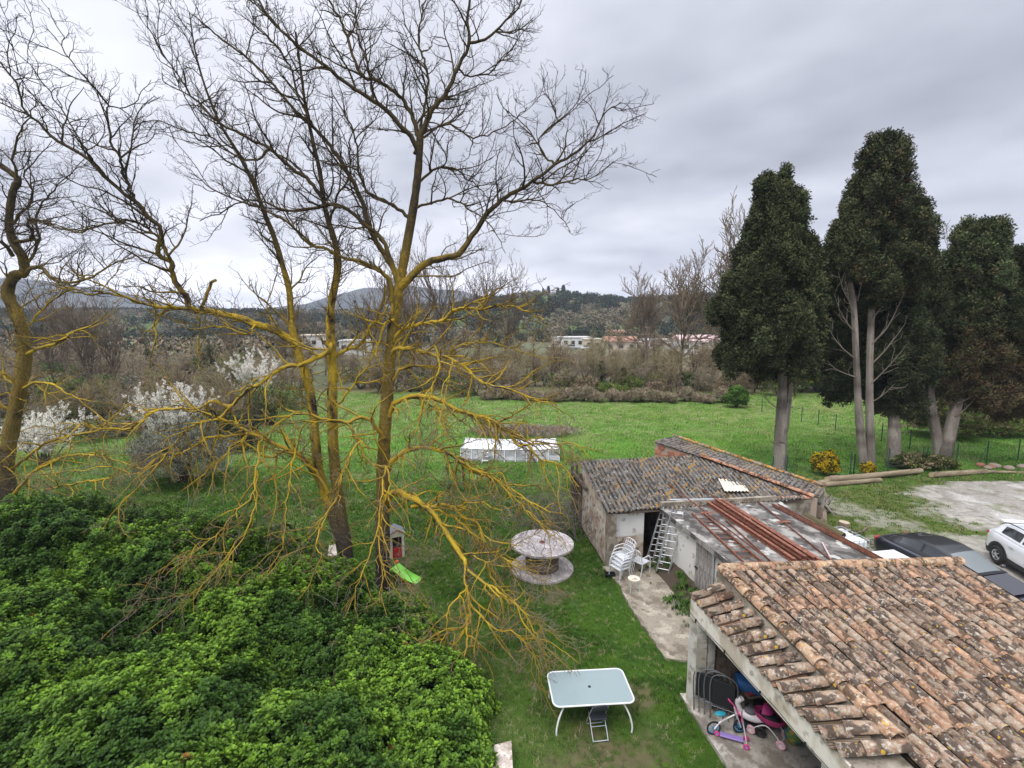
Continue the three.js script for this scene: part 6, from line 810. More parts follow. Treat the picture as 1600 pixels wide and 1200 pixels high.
{
  reseed(501); const hedge = thing('hedge', 'dense glossy evergreen hedge filling the lower left foreground', 'hedge');
  const E = [[-5.6, 13.3, 2.0, 2.2, 1.7], [-8.2, 13.9, 2.2, 3.0, 2.0], [-3.3, 12.7, 1.4, 1.4, 1.3], [-7.6, 15.6, 1.4, 2.5, 1.1], [-13.2, 13.6, 4.0, 3.8, 3.0], [-9.4, 13.3, 3.3, 3.2, 2.6], [-17, 11.5, 4.5, 4.0, 3.6], [-6.6, 11.9, 2.6, 2.3, 2.2], [-11.2, 10.2, 3.6, 2.95, 2.8], [-15.2, 8.4, 4.0, 3.0, 3.0], [-4.0, 11.4, 2.1, 1.65, 1.8], [-7.2, 8.9, 3.1, 2.35, 2.6], [-2.2, 10.2, 1.75, 1.35, 1.7], [-4.2, 8.8, 2.3, 1.75, 2.0], [-11, 6.6, 3.6, 2.5, 2.4], [-1.45, 8.9, 1.25, 1.05, 1.5], [-6.0, 6.7, 2.8, 2.0, 2.0], [-3.0, 7.0, 2.2, 1.4, 1.8], [-15, 5.0, 4, 2.6, 2.4], [-10.6, 14.6, 1.9, 3.15, 1.4], [-14.4, 15.2, 2.4, 2.9, 1.6]];
  const lump = (x, y, z) => (fbm(x * 0.62, y * 0.62, z * 0.62, 3) - 0.5) * 1.1 + (fbm(x * 1.9 + 7, y * 1.9, z * 1.9, 2) - 0.5) * 0.8;
  const inside = (x, y, f, e, m) => { const d = Math.hypot((x - e[0]) / e[2], y / e[3], (f - e[1]) / e[4]); return d < 1 - m; };
  const ros = [rosette(1, 12, 0.108, 0.05), rosette(2, 10, 0.118, 0.047), rosette(3, 14, 0.1, 0.048)]; const lists = [[], [], []]; const q = new THREE.Quaternion(), q2 = new THREE.Quaternion();
  for (const e of E) { const area = 2 * Math.PI * Math.pow((Math.pow(e[2] * e[3], 1.6) + Math.pow(e[2] * e[4], 1.6) + Math.pow(e[3] * e[4], 1.6)) / 3, 1 / 1.6); const n = Math.floor(area * 190);
    for (let i = 0; i < n; i++) { const a = rr(0, 6.2832), u = Math.pow(rnd(), 0.9), s = Math.sqrt(1 - u * u); let d = V(Math.cos(a) * s, u, Math.sin(a) * s); const x0 = e[0] + d.x * e[2], y0 = d.y * e[3], f0 = e[1] + d.z * e[4]; const dep = Math.pow(rnd(), 1.7) * 0.6, k = 1 + lump(x0, y0, f0) * 0.4 - dep / Math.min(e[2], e[3], e[4]); const x = e[0] + d.x * e[2] * k, y = d.y * e[3] * k, f = e[1] + d.z * e[4] * k; if (y < 0.06 || f < 4.2) continue; if (E.some((o) => o !== e && inside(x, y, f, o, 0.34 / Math.min(o[2], o[3])))) continue;
      const nrm = V(d.x / e[2], d.y / e[3], -d.z / e[4]).normalize(); const dir = nrm.clone().lerp(UPV, 0.45).add(V(rr(-0.4, 0.4), rr(-0.3, 0.3), rr(-0.4, 0.4))).normalize(); q.setFromUnitVectors(UPV, dir); q2.setFromAxisAngle(UPV, rr(0, 6.28)); q.multiply(q2); const sc = rr(0.75, 1.25);
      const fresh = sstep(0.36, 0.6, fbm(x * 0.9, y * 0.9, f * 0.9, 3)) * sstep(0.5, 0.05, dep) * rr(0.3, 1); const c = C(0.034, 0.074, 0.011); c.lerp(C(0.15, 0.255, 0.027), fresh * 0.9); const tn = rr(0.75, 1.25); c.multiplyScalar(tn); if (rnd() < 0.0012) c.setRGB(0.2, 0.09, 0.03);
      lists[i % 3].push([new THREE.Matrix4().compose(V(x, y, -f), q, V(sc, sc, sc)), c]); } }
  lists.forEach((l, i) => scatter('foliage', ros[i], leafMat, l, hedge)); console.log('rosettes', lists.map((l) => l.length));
  const W = new Wood(brownBark([0.07, 0.055, 0.04], [0.09, 0.075, 0.05])); for (const e of E) for (let i = 0; i < 7; i++) { const b = wander(V(e[0] + rr(-0.4, 0.4), 0, -e[1] + rr(-0.4, 0.4)), V(rr(-1, 1) * e[2] * 0.4, e[3] * 0.9, rr(-1, 1) * e[4] * 0.4), e[3] * 1.0, 8, 0.16, V(0, 0, 0)); W.tube(b, b.map((_, k) => lerp(0.05, 0.012, k / 8)), 5); } mesh('stem', W.build(), woodMat, hedge, 'stuff');
}
// ---------------------------------------------------------------- cypresses
function sprayGeo(seed, n) { reseed(seed); const p = [], c = []; for (let i = 0; i < n; i++) { const a = rr(0, 6.28), el = rr(-0.2, 1.4), r = rr(0.02, 0.2), b = V(Math.cos(a) * r * 0.8, rr(-0.15, 0.2), Math.sin(a) * r * 0.8), d = V(Math.cos(a) * Math.cos(el), Math.sin(el), Math.sin(a) * Math.cos(el)), L = rr(0.05, 0.14), w = L * rr(0.18, 0.3), t = d.clone().cross(V(rr(-1, 1), rr(-1, 1), rr(-1, 1))).normalize(); const tip = b.clone().addScaledVector(d, L), m = b.clone().addScaledVector(d, L * 0.5); const k = rr(0.6, 1.35); for (const v of [b, m.clone().addScaledVector(t, w), tip, b, tip, m.clone().addScaledVector(t, -w)]) { p.push(v.x, v.y, v.z); c.push(k, k, k); } } const g = new THREE.BufferGeometry(); g.setAttribute('position', new THREE.Float32BufferAttribute(p, 3)); g.setAttribute('color', new THREE.Float32BufferAttribute(c, 3)); g.computeVertexNormals(); return liftNormals(g, (m) => V(m.x, m.y + 0.14, m.z).normalize(), 0.4); }
const cypMat = new THREE.MeshPhysicalMaterial({ color: 0xffffff, vertexColors: true, roughness: 0.9, specularIntensity: 0.12, side: THREE.DoubleSide });
const sprays = [sprayGeo(61, 60), sprayGeo(62, 66)];
const greyBark = (p, r, ny, nx, o) => { const n = fbm(p.x * 4 + nx, p.y * 0.9, p.z * 4, 3); setc(o, [0.25, 0.215, 0.185]); mixc(o, [0.38, 0.335, 0.29], sstep(0.42, 0.62, n)); mixc(o, [0.1, 0.08, 0.065], sstep(0.58, 0.7, fbm(p.x * 6, p.y * 2, p.z * 6, 2)) * 0.7); };
// blobs: lobes [x, y, z, rx, ry, rz]; the crown is their lumpy shell
function cypressCrown(o, lobes, dens, tint, brown, size = 1) {
  const lists = [[], []]; const q = new THREE.Quaternion(), q2 = new THREE.Quaternion(); const big = lobes.map((e) => [e[0], e[1] - e[4] * 0.1, e[2], e[3] * 0.8, e[4] * 0.88, e[5] * 0.8]); lobes = [];
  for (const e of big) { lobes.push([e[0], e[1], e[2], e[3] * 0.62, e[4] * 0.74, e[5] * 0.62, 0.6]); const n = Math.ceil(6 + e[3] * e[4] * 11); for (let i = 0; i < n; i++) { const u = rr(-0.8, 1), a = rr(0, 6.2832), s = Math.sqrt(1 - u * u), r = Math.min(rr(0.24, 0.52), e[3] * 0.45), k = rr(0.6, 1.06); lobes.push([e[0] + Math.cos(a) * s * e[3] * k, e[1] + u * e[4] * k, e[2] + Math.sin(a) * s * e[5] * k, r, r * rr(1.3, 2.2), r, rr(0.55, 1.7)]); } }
  for (const e of lobes) { const area = 4 * Math.PI * Math.pow((Math.pow(e[3] * e[4], 1.6) + Math.pow(e[3] * e[5], 1.6) + Math.pow(e[4] * e[5], 1.6)) / 3, 1 / 1.6), n = Math.floor(area * dens);
    for (let i = 0; i < n; i++) { const u = rr(-1, 1), a = rr(0, 6.2832), s = Math.sqrt(1 - u * u), d = V(Math.cos(a) * s, u, Math.sin(a) * s); const x0 = e[0] + d.x * e[3], y0 = e[1] + d.y * e[4], z0 = e[2] + d.z * e[5]; const l = (fbm(x0 * 0.8, y0 * 0.65, z0 * 0.8, 3) - 0.5) * 1.5 + (fbm(x0 * 2.4, y0 * 1.8, z0 * 2.4, 2) - 0.5) * 0.5; const dep = Math.pow(rnd(), 1.3) * Math.min(0.5, e[3] * 0.8); let k = 1 + l * 0.28 / Math.sqrt(Math.max(0.5, Math.min(e[3], e[5]))) - dep / Math.max(0.6, Math.min(e[3], e[4])); if (rnd() < 0.05) k *= 1.2; const p = V(e[0] + d.x * e[3] * k, e[1] + d.y * e[4] * k, e[2] + d.z * e[5] * k); if (big.some((b) => b !== e && Math.hypot((p.x - b[0]) / b[3], (p.y - b[1]) / b[4], (p.z - b[2]) / b[5]) < 0.58)) continue;
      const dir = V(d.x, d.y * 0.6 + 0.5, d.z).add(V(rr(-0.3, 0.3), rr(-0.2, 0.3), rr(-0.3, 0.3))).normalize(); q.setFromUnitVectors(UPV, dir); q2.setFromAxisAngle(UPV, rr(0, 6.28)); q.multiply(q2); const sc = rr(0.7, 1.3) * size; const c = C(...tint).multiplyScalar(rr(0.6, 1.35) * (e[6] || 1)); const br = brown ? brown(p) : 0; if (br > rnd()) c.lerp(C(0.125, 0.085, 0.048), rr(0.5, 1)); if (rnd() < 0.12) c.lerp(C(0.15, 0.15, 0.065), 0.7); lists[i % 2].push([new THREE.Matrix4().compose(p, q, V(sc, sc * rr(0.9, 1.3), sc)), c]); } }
  lists.forEach((l, i) => l.length && scatter('crown', sprays[i], cypMat, l, o));
}
function trunkOf(o, list, f0, f1, r0, r1, flute = true) { const W = new Wood(greyBark), pts = smooth(limbAt(fill(list, f0, f1)), 26); W.tube(pts, pts.map((_, i) => lerp(r0, r1, i / (pts.length - 1)) * (i === 0 ? 1.25 : 1)), 14); const g = W.build(); if (flute) { const p = g.attributes.position, n = g.attributes.normal; for (let i = 0; i < p.count; i++) { const y = p.getY(i), a = Math.atan2(n.getZ(i), n.getX(i)); const k = (Math.sin(a * 5 + y * 0.35) * 0.1 + Math.sin(a * 9 - y * 0.6) * 0.05) * r0; p.setXYZ(i, p.getX(i) + n.getX(i) * k, y, p.getZ(i) + n.getZ(i) * k); } g.computeVertexNormals(); } mesh('trunk', g, barkMat, o); }
const lobe = (px, py, f, wpx, hpx, deep = 1) => { const c = P(px, py, f), m = c.distanceTo(camera.position) / FOC * 0.93; return [c.x, c.y, c.z, wpx / 2 * m, hpx / 2 * m, wpx / 2 * m * deep]; };
function deadBoughs(o, list, name = 'dead_branch') { const W = new Wood(brownBark([0.24, 0.2, 0.165], [0.27, 0.23, 0.19])); for (const [x0, y0, x1, y1, f0, f1, r] of list) { const a = P(x0, y0, f0), b = P(x1, y1, f1), d = b.clone().sub(a), pts = wander(a, d.clone().add(V(0, -d.length() * 0.25, 0)), d.length(), 9, 0.08, V(0, 0.7, 0)); W.tube(pts, pts.map((_, k) => lerp(r, 0.01, k / 9)), 5); clothe(pts, r, 0.01, W, W, 0, { gap: [0.45, 0.4, 0], len: [0.9, 0.4, 0.2], r: [0.018, 0.01, 0.008], from: [0.2, 0.2, 0.2], seg: [5, 3, 2], ang: [0.35, 0.9], crook: 0.15, rise: 0.5, droop: 0, tip: 0.008, wood: 3 }); } mesh(name, W.build(), woodMat, o, 'stuff'); }
{
  reseed(601); const g1 = [0.056, 0.068, 0.032];
  const a = thing('cypress', 'dark conical cypress with a bare fissured trunk, leftmost and nearest of the cypresses', 'tree');
  trunkOf(a, [[1217, 752], [1219, 700], [1222, 640], [1223, 590], [1216, 500], [1212, 400], [1211, 300]], 27.7, 27.7, 0.35, 0.1);
  trunkOf(a, [[1223, 690], [1231, 640], [1236, 590], [1240, 540]], 27.5, 27.7, 0.17, 0.1);
  cypressCrown(a, [lobe(1197, 300, 27.7, 34, 66), lobe(1219, 300, 27.7, 32, 76), lobe(1208, 345, 27.7, 84, 96), lobe(1213, 390, 27.7, 118, 110), lobe(1256, 400, 27.7, 42, 60), lobe(1195, 440, 27.7, 118, 130), lobe(1236, 450, 27.7, 88, 110), lobe(1206, 510, 27.5, 150, 130), lobe(1248, 520, 27.8, 84, 120), lobe(1175, 535, 27.5, 84, 70), lobe(1225, 555, 27.3, 110, 66), lobe(1131, 490, 27.9, 46, 36), lobe(1150, 525, 27.9, 36, 60), lobe(1150, 556, 27.8, 58, 30)], 21, g1);
  deadBoughs(a, [[1218, 620, 1190, 600, 27.6, 27, 0.04], [1219, 640, 1180, 612, 27.6, 28.4, 0.035], [1222, 575, 1186, 540, 27.6, 27.2, 0.06]]);
  const b = thing('cypress', 'tallest cypress, with two pale bare trunks side by side and many dead branches', 'tree');
  trunkOf(b, [[1352, 742], [1346, 690], [1342, 640], [1338, 560], [1334, 480], [1326, 430]], 29.3, 29.4, 0.24, 0.1); trunkOf(b, [[1361, 742], [1360, 690], [1359, 620], [1360, 540], [1363, 470], [1370, 400], [1380, 300]], 29.3, 29.6, 0.24, 0.08);
  cypressCrown(b, [lobe(1388, 245, 29.8, 42, 58), lobe(1374, 268, 29.8, 66, 80), lobe(1368, 320, 29.8, 96, 100), lobe(1372, 370, 29.8, 130, 100), lobe(1330, 400, 29.8, 80, 100), lobe(1390, 410, 29.6, 104, 110), lobe(1330, 440, 30.4, 84, 80), lobe(1425, 360, 30.2, 56, 90), lobe(1310, 430, 30.2, 34, 50)], 21, g1, (p) => 0.12);
  deadBoughs(b, [[1336, 560, 1290, 505, 29.4, 28.6, 0.05], [1337, 520, 1296, 465, 29.4, 28.4, 0.05], [1334, 480, 1305, 430, 29.4, 28.8, 0.045], [1340, 590, 1298, 560, 29.4, 28.6, 0.045], [1360, 540, 1410, 470, 29.4, 28.4, 0.06], [1360, 570, 1418, 505, 29.4, 28.6, 0.055], [1361, 500, 1400, 440, 29.4, 28.4, 0.055], [1360, 600, 1412, 545, 29.3, 28.4, 0.045], [1362, 480, 1385, 420, 29.5, 28.6, 0.045], [1337, 500, 1318, 440, 29.4, 28.3, 0.04], [1359, 630, 1400, 600, 29.3, 28.6, 0.035], [1340, 470, 1352, 420, 29.4, 28.7, 0.035]]);
  const c = thing('cypress', 'broad dark cypress with one thick grey trunk, behind the two pale trunks', 'tree');
  trunkOf(c, [[1397, 735], [1397, 690], [1396, 640], [1392, 560], [1390, 450]], 30.2, 31, 0.42, 0.15, false);
  cypressCrown(c, [lobe(1400, 610, 31.2, 84, 84), lobe(1330, 560, 32.4, 92, 110), lobe(1395, 540, 31.4, 120, 120), lobe(1318, 590, 32.6, 60, 70), lobe(1420, 460, 31.6, 90, 130), lobe(1350, 480, 32.4, 110, 120), lobe(1304, 545, 32.6, 40, 80), lobe(1435, 540, 31.6, 60, 120), lobe(1440, 420, 31.4, 44, 90)], 20, [0.05, 0.062, 0.03]);
  const d = thing('cypress', 'forked cypress on the right, its dark green crown turning brown below', 'tree');
  trunkOf(d, [[1470, 728], [1466, 690], [1456, 640], [1452, 580], [1458, 500]], 31, 31.6, 0.36, 0.14); trunkOf(d, [[1472, 728], [1484, 680], [1496, 630], [1510, 580], [1530, 480]], 30.8, 31, 0.4, 0.14);
  cypressCrown(d, [lobe(1530, 375, 31, 56, 50), lobe(1530, 410, 31, 96, 80), lobe(1545, 450, 31, 124, 100), lobe(1530, 500, 31, 130, 90), lobe(1575, 500, 31.4, 90, 120), lobe(1530, 560, 30.8, 124, 90), lobe(1580, 570, 30.8, 110, 110), lobe(1530, 605, 30.6, 90, 50), lobe(1600, 620, 30.6, 100, 60), lobe(1465, 470, 32, 60, 110), lobe(1460, 540, 32.2, 56, 90)], 20, [0.062, 0.082, 0.036], (p) => 0.9 * sstep(9.5, 6.2, p.y + (fbm(p.x, p.z, 3, 2) - 0.5) * 2) * sstep(25.5, 27.5, p.x) + 0.08);
  deadBoughs(d, [[1455, 640, 1424, 590, 31.2, 30.6, 0.07], [1456, 650, 1426, 620, 31.2, 30.8, 0.06], [1453, 600, 1436, 540, 31.2, 30.6, 0.06], [1496, 630, 1548, 600, 30.6, 30, 0.06], [1492, 650, 1535, 622, 30.6, 30, 0.05], [1453, 560, 1440, 500, 31.4, 30.8, 0.05]]);
}
// ---------------------------------------------------------------- yellow flowering bushes, fence, shrubs
function leafTuft(seed, n, r, L, w) { reseed(seed); const p = [], c = []; for (let i = 0; i < n; i++) { const d = V(rr(-1, 1), rr(-0.3, 1), rr(-1, 1)).normalize(), b = V(rr(-1, 1), rr(-1, 1), rr(-1, 1)).multiplyScalar(r); leafBlade(L * rr(0.7, 1.2), w, p, c, b, d, d.clone().cross(V(rr(-1, 1), rr(-1, 1), rr(-1, 1))).normalize(), [1, 1, 1].map(() => rr(0.85, 1.15))); } const g = new THREE.BufferGeometry(); g.setAttribute('position', new THREE.Float32BufferAttribute(p, 3)); g.setAttribute('color', new THREE.Float32BufferAttribute(c, 3)); g.computeVertexNormals(); return liftNormals(g, (m) => V(m.x, m.y + 0.15, m.z).normalize(), 0.35); }
const tuft8 = leafTuft(71, 8, 0.05, 0.07, 0.04), tuftBig = leafTuft(72, 10, 0.16, 0.2, 0.11), petal = leafTuft(73, 7, 0.05, 0.045, 0.05), needles = leafTuft(74, 12, 0.1, 0.22, 0.035);
const plainLeaf = new THREE.MeshPhysicalMaterial({ color: 0xffffff, vertexColors: true, roughness: 0.85, specularIntensity: 0.15, side: THREE.DoubleSide });
function bush(name, label, cat, group, at, rx, ry, rz, parts) { // parts: [name, geo, count, colours, size, shell]
  const o = thing(name, label, cat, at, 0, group); const W = new Wood(brownBark([0.09, 0.07, 0.05], [0.13, 0.1, 0.075])); for (let i = 0; i < 14; i++) { const b = wander(V(rr(-0.1, 0.1) * rx, 0, rr(-0.1, 0.1) * rz), V(rr(-1, 1) * rx, ry * 1.1, rr(-1, 1) * rz), ry * 1.15, 7, 0.16, V(0, 0.2, 0)); W.tube(b, b.map((_, k) => lerp(0.02 * ry + 0.008, 0.006, k / 7)), 4); } mesh('stem', W.build(), woodMat, o, 'stuff');
  for (const [n, geo, count, cols, sz, shell] of parts) { const L = []; for (let i = 0; i < count; i++) { const u = rr(-0.55, 1), a = rr(0, 6.2832), s = Math.sqrt(Math.max(0, 1 - u * u)), d = V(Math.cos(a) * s, u, Math.sin(a) * s), l = 0.5 + 1.05 * fbm(d.x * 2.2 + at[0], d.y * 2.2, d.z * 2.2 + at[2], 3), k = l * lerp(Math.pow(rnd(), 0.4), 1, shell); const sc = sz * rr(0.7, 1.3); L.push([new THREE.Matrix4().compose(V(d.x * rx * k, Math.max(0.05, ry * 0.52 + d.y * ry * 0.52 * k), d.z * rz * k), new THREE.Quaternion().setFromEuler(new THREE.Euler(rr(-0.6, 0.6), rr(0, 6.28), rr(-0.6, 0.6))), V(sc, sc, sc)), C(...pick(cols)).multiplyScalar(rr(0.75, 1.25))]); } scatter(n, geo, plainLeaf, L, o); }
  return o;
}
{
  reseed(901); const Y = [[0.62, 0.42, 0.012], [0.5, 0.35, 0.015], [0.66, 0.47, 0.03]], GR = [[0.035, 0.055, 0.014], [0.06, 0.085, 0.02]];
  bush('yellow_bush', 'round bush covered in yellow flowers, larger of the two by the logs', 'flowering bush', undefined, [18.3, 0, -28.3], 0.66, 1.3, 0.66, [['foliage', tuft8, 1100, GR, 1.2, 0.3], ['blossom', petal, 1500, Y, 1.1, 0.6]]);
  bush('yellow_bush', 'small yellow flowering bush at the foot of the two pale trunks', 'flowering bush', undefined, [20.85, 0, -28.35], 0.38, 0.68, 0.38, [['foliage', tuft8, 420, GR, 1.1, 0.3], ['blossom', petal, 560, Y, 1.0, 0.6]]);
  const BR = [[0.22, 0.17, 0.115], [0.14, 0.135, 0.06], [0.28, 0.215, 0.14]], LG = [[0.12, 0.18, 0.035], [0.09, 0.14, 0.03], [0.16, 0.19, 0.05]], MG = [[0.055, 0.115, 0.022], [0.08, 0.15, 0.03]], OL = [[0.21, 0.21, 0.15], [0.16, 0.165, 0.11], [0.26, 0.26, 0.2]], YG = [[0.24, 0.25, 0.04], [0.19, 0.2, 0.04]];
  const at = (px, fwd) => (px - 800) / FOC * (fwd * CP + EYE * SP);
  bush('bramble', 'brown bramble patch at the foot of the thick grey trunk by the fence', 'bramble', undefined, [25.0, 0, -29.6], 1.9, 0.85, 0.7, [['foliage', tuft8, 1300, [...BR, ...GR], 1.6, 0.3]]);
  bush('shrub', 'loose light green shrub at the right edge beyond the fence', 'shrub', undefined, [33.5, 0, -38], 2.6, 2.6, 2.0, [['foliage', tuft8, 3000, [...LG, ...BR], 2.0, 0.35]]);
  bush('shrub', 'brownish shrub beside the light green one at the right edge', 'shrub', undefined, [38.2, 0, -38.5], 2.4, 2.1, 1.8, [['foliage', tuft8, 2400, [...BR, ...LG], 2.0, 0.35]]);
  bush('shrub', 'small bright green bush at the end of the bramble hedge', 'shrub', undefined, [at(1150, 51), 0, -51], 1.1, 1.9, 1.0, [['foliage', tuft8, 1600, MG, 2.0, 0.5]]);
  bush('olive_tree', 'grey-green olive bush behind the leafy hedge', 'olive bush', undefined, [at(285, 27), 0, -27], 2.4, 3.2, 2.2, [['foliage', needles, 2400, OL, 0.9, 0.15]]);
  bush('shrub', 'dark evergreen bush right of the grey olive bush', 'shrub', undefined, [at(345, 34), 0, -34], 2.4, 2.3, 1.8, [['foliage', tuftBig, 900, [[0.03, 0.045, 0.018], [0.05, 0.065, 0.03]], 0.9, 0.4]]);
  bush('yellow_green_bush', 'tall yellow-green willow bush behind the first cypress', 'bush', undefined, [at(1278, 62), 0, -62], 4.0, 6.2, 3.0, [['foliage', tuftBig, 2600, YG, 1.0, 0.35]]);
  const kinds = [['shrub', BR], ['shrub', LG], ['shrub', MG]];
  for (let i = 0; i < 64; i++) { const x = rr(560, 1640), f = rr(57, 74); if (x > 1560 && f < 60) continue; bush('field_shrub', 'low shrub in the strip beyond the far end of the field', 'shrub', 'low shrubs beyond the field', [at(x, f), 0, -f], rr(1.2, 2.6), rr(1.2, 2.8), rr(1, 2), [['foliage', tuftBig, 360, pick([BR, LG, MG, BR, [...BR, ...LG]]), 0.75, 0.35]]); }
  for (let i = 0; i < 40; i++) { const x = rr(-80, 470), f = rr(40, 84); bush('thicket_shrub', 'low tangled shrub in the thicket on the left', 'shrub', 'low shrubs of the left thicket', [at(x, f), 0, -f], rr(1.5, 3.4), rr(1.4, 3.8), rr(1.2, 2.6), [['foliage', tuftBig, 460, pick([BR, [...BR, ...LG], [[0.04, 0.055, 0.022], [0.06, 0.07, 0.03]], OL, [...BR, ...OL], LG, MG]), 0.8, 0.3]]); }
  for (let i = 0; i < 30; i++) { const x = rr(-90, 390), f = rr(36, 50); bush('thicket_shrub', 'low tangled shrub at the meadow edge on the left', 'shrub', 'low shrubs at the left meadow edge', [at(x, f), 0, -f], rr(1.2, 2.6), rr(0.9, 2.0), rr(1.0, 2.0), [['foliage', tuftBig, 300, pick([BR, [...BR, ...LG], LG, [...BR, ...OL]]), 0.65, 0.2]]); }
  for (const [x, f, h] of [[640, 76, 7.5], [628, 77, 5.5], [884, 64, 3.4], [938, 66, 3.6], [972, 63, 3.0], [235, 72, 5], [330, 68, 5.5], [400, 72, 4.2]]) bush('ivy_clad_tree', 'dead stem wrapped in dark ivy beyond the field', 'ivy', 'ivy-clad stems beyond the field', [at(x, f), 0, -f], h * 0.15, h, h * 0.15, [['foliage', tuftBig, 260, [[0.05, 0.065, 0.026], [0.09, 0.1, 0.045]], 0.8, 0.2]]);
  // brown bramble hedge closing the field
  const ORD = 'first second third fourth fifth sixth seventh eighth ninth tenth eleventh twelfth thirteenth fourteenth fifteenth sixteenth seventeenth eighteenth nineteenth twentieth'.split(' ');
  for (let i = 0; i < 20; i++) { const x = lerp(760, 1125, (i + rr(-0.3, 0.3)) / 19), f = 56 - i * 0.1 + rr(-0.6, 0.6); bush('bramble_hedge', ['brown bramble clump ' + ORD[i] + ' from the left in the low hedge closing the field'][0], 'bramble', 'bramble clumps closing the field', [at(x, f), 0, -f], rr(0.7, 1.6), rr(0.55, 1.55), 0.9, [['foliage', needles, 480, [[0.33, 0.26, 0.18], [0.25, 0.19, 0.13], [0.17, 0.17, 0.08], [0.38, 0.31, 0.23]], 1.0, 0.2]]); }
  bush('brush_heap', 'heap of dry brown twigs in the meadow behind the pool', 'brush heap', undefined, [at(815, 38.5), 0, -38.5], 4.4, 0.6, 1.6, [['foliage', needles, 1100, [[0.3, 0.23, 0.18], [0.22, 0.17, 0.13], [0.36, 0.3, 0.24]], 0.8, 0.05]]);
  // bare grey thicket left of the shed
  const W = new Wood(brownBark([0.13, 0.11, 0.095], [0.24, 0.21, 0.18])); for (let i = 0; i < 46; i++) { const b = wander(V(rr(-0.9, 0.9), 0, rr(-0.8, 0.8)), V(rr(-1, 0.5), rr(0.7, 1.4), rr(-0.8, 0.8)), rr(1.6, 3.2), 9, 0.22, V(rr(-0.8, 0.4), -0.5, 0)); W.tube(b, b.map((_, k) => lerp(0.022, 0.005, k / 9)), 4); clothe(b, 0.02, 0.005, W, W, 0, { gap: [0.3, 0.25, 0], len: [0.7, 0.3, 0], r: [0.01, 0.006, 0], from: [0.25, 0.2, 0], seg: [5, 3, 2], ang: [0.4, 1.1], crook: 0.25, rise: 0.1, droop: 0.4, tip: 0.0045, wood: 3 }); }
  const th = thing('bare_shrub', 'tangle of bare grey stems growing against the left side of the shed', 'shrub', [2.0, 0, -20.0]); mesh('crown', W.build(), woodMat, th);
  // weeds by the path and the soil bank
  const tuft = bladeTuft(14, 0.2, 0.12, 0.025, 15), L = []; for (let i = 0; i < 420; i++) { const f = rr(12.2, 17.6), x = 5.55 + (17.9 - f) * 0.176 - Math.pow(rnd(), 1.4) * 1.15, s = rr(0.4, 1.1); if (fbm(x * 2, f * 2, 4, 2) < 0.47) continue; L.push([new THREE.Matrix4().compose(V(x, 0.07 + 0.2 * sstep(1, 0.2, 5.7 + (17.9 - f) * 0.176 - x), -f), new THREE.Quaternion().setFromAxisAngle(UPV, rr(0, 6)), V(s, s, s)), C(0.06, 0.12, 0.022).multiplyScalar(rr(0.6, 1.4))]); } scatter('weeds', tuft, grassMat, L);
}
// white blossom trees
function blossomTree(label, x, fwd, H, spread, n, seed) {
  reseed(seed); const o = thing('blossom_tree', label, 'blossom tree', [x, 0, -fwd]); const W = new Wood(brownBark([0.08, 0.065, 0.055], [0.12, 0.1, 0.085])), BL = [];
  for (let i = 0; i < n; i++) { const b = wander(V(rr(-0.15, 0.15), 0, rr(-0.15, 0.15)), V(rr(-1, 1) * spread, 1, rr(-1, 1) * spread), H * rr(0.7, 1.05), 10, 0.12, V(0, 0.45, 0)); W.tube(b, b.map((_, k) => lerp(0.05, 0.008, k / 10)), 5); for (let k = 0; k < 16; k++) { const [a, d] = along(b, rr(0.35, 1)); const L = rr(0.4, 1.0), t = wander(a, side(d, rr(0.4, 1)), L, 4, 0.15, V(0, 0.4, 0)); W.tube(t, t.map((_, j) => lerp(0.012, 0.004, j / 4)), 3); for (let m = 0; m < 15; m++) { const [p] = along(t, rr(0.1, 1)); p.add(V(rr(-0.05, 0.05), rr(-0.05, 0.05), rr(-0.05, 0.05))); const s = rr(0.7, 1.4); BL.push([new THREE.Matrix4().compose(p, new THREE.Quaternion().setFromEuler(new THREE.Euler(rr(0, 6), rr(0, 6), rr(0, 6))), V(s, s, s)), C(0.9, 0.88, 0.78).multiplyScalar(rr(0.9, 1.04))]); } } }
  mesh('branches', W.build(), woodMat, o, 'stuff'); scatter('blossom', petal, plainLeaf, BL, o);
}
{ const at = (px, fwd) => (px - 800) / FOC * (fwd * CP + EYE * SP);
  blossomTree('wide white blossoming plum tree in the meadow, nearest the olive bush', at(275, 35), 35, 4.6, 0.75, 24, 951); blossomTree('white blossoming tree standing farther back beside the lichen trunks', at(405, 45), 45, 6.2, 0.5, 22, 952); blossomTree('white blossoming shrub behind the left-edge trunk', at(70, 30), 30, 3.4, 0.9, 18, 953); }
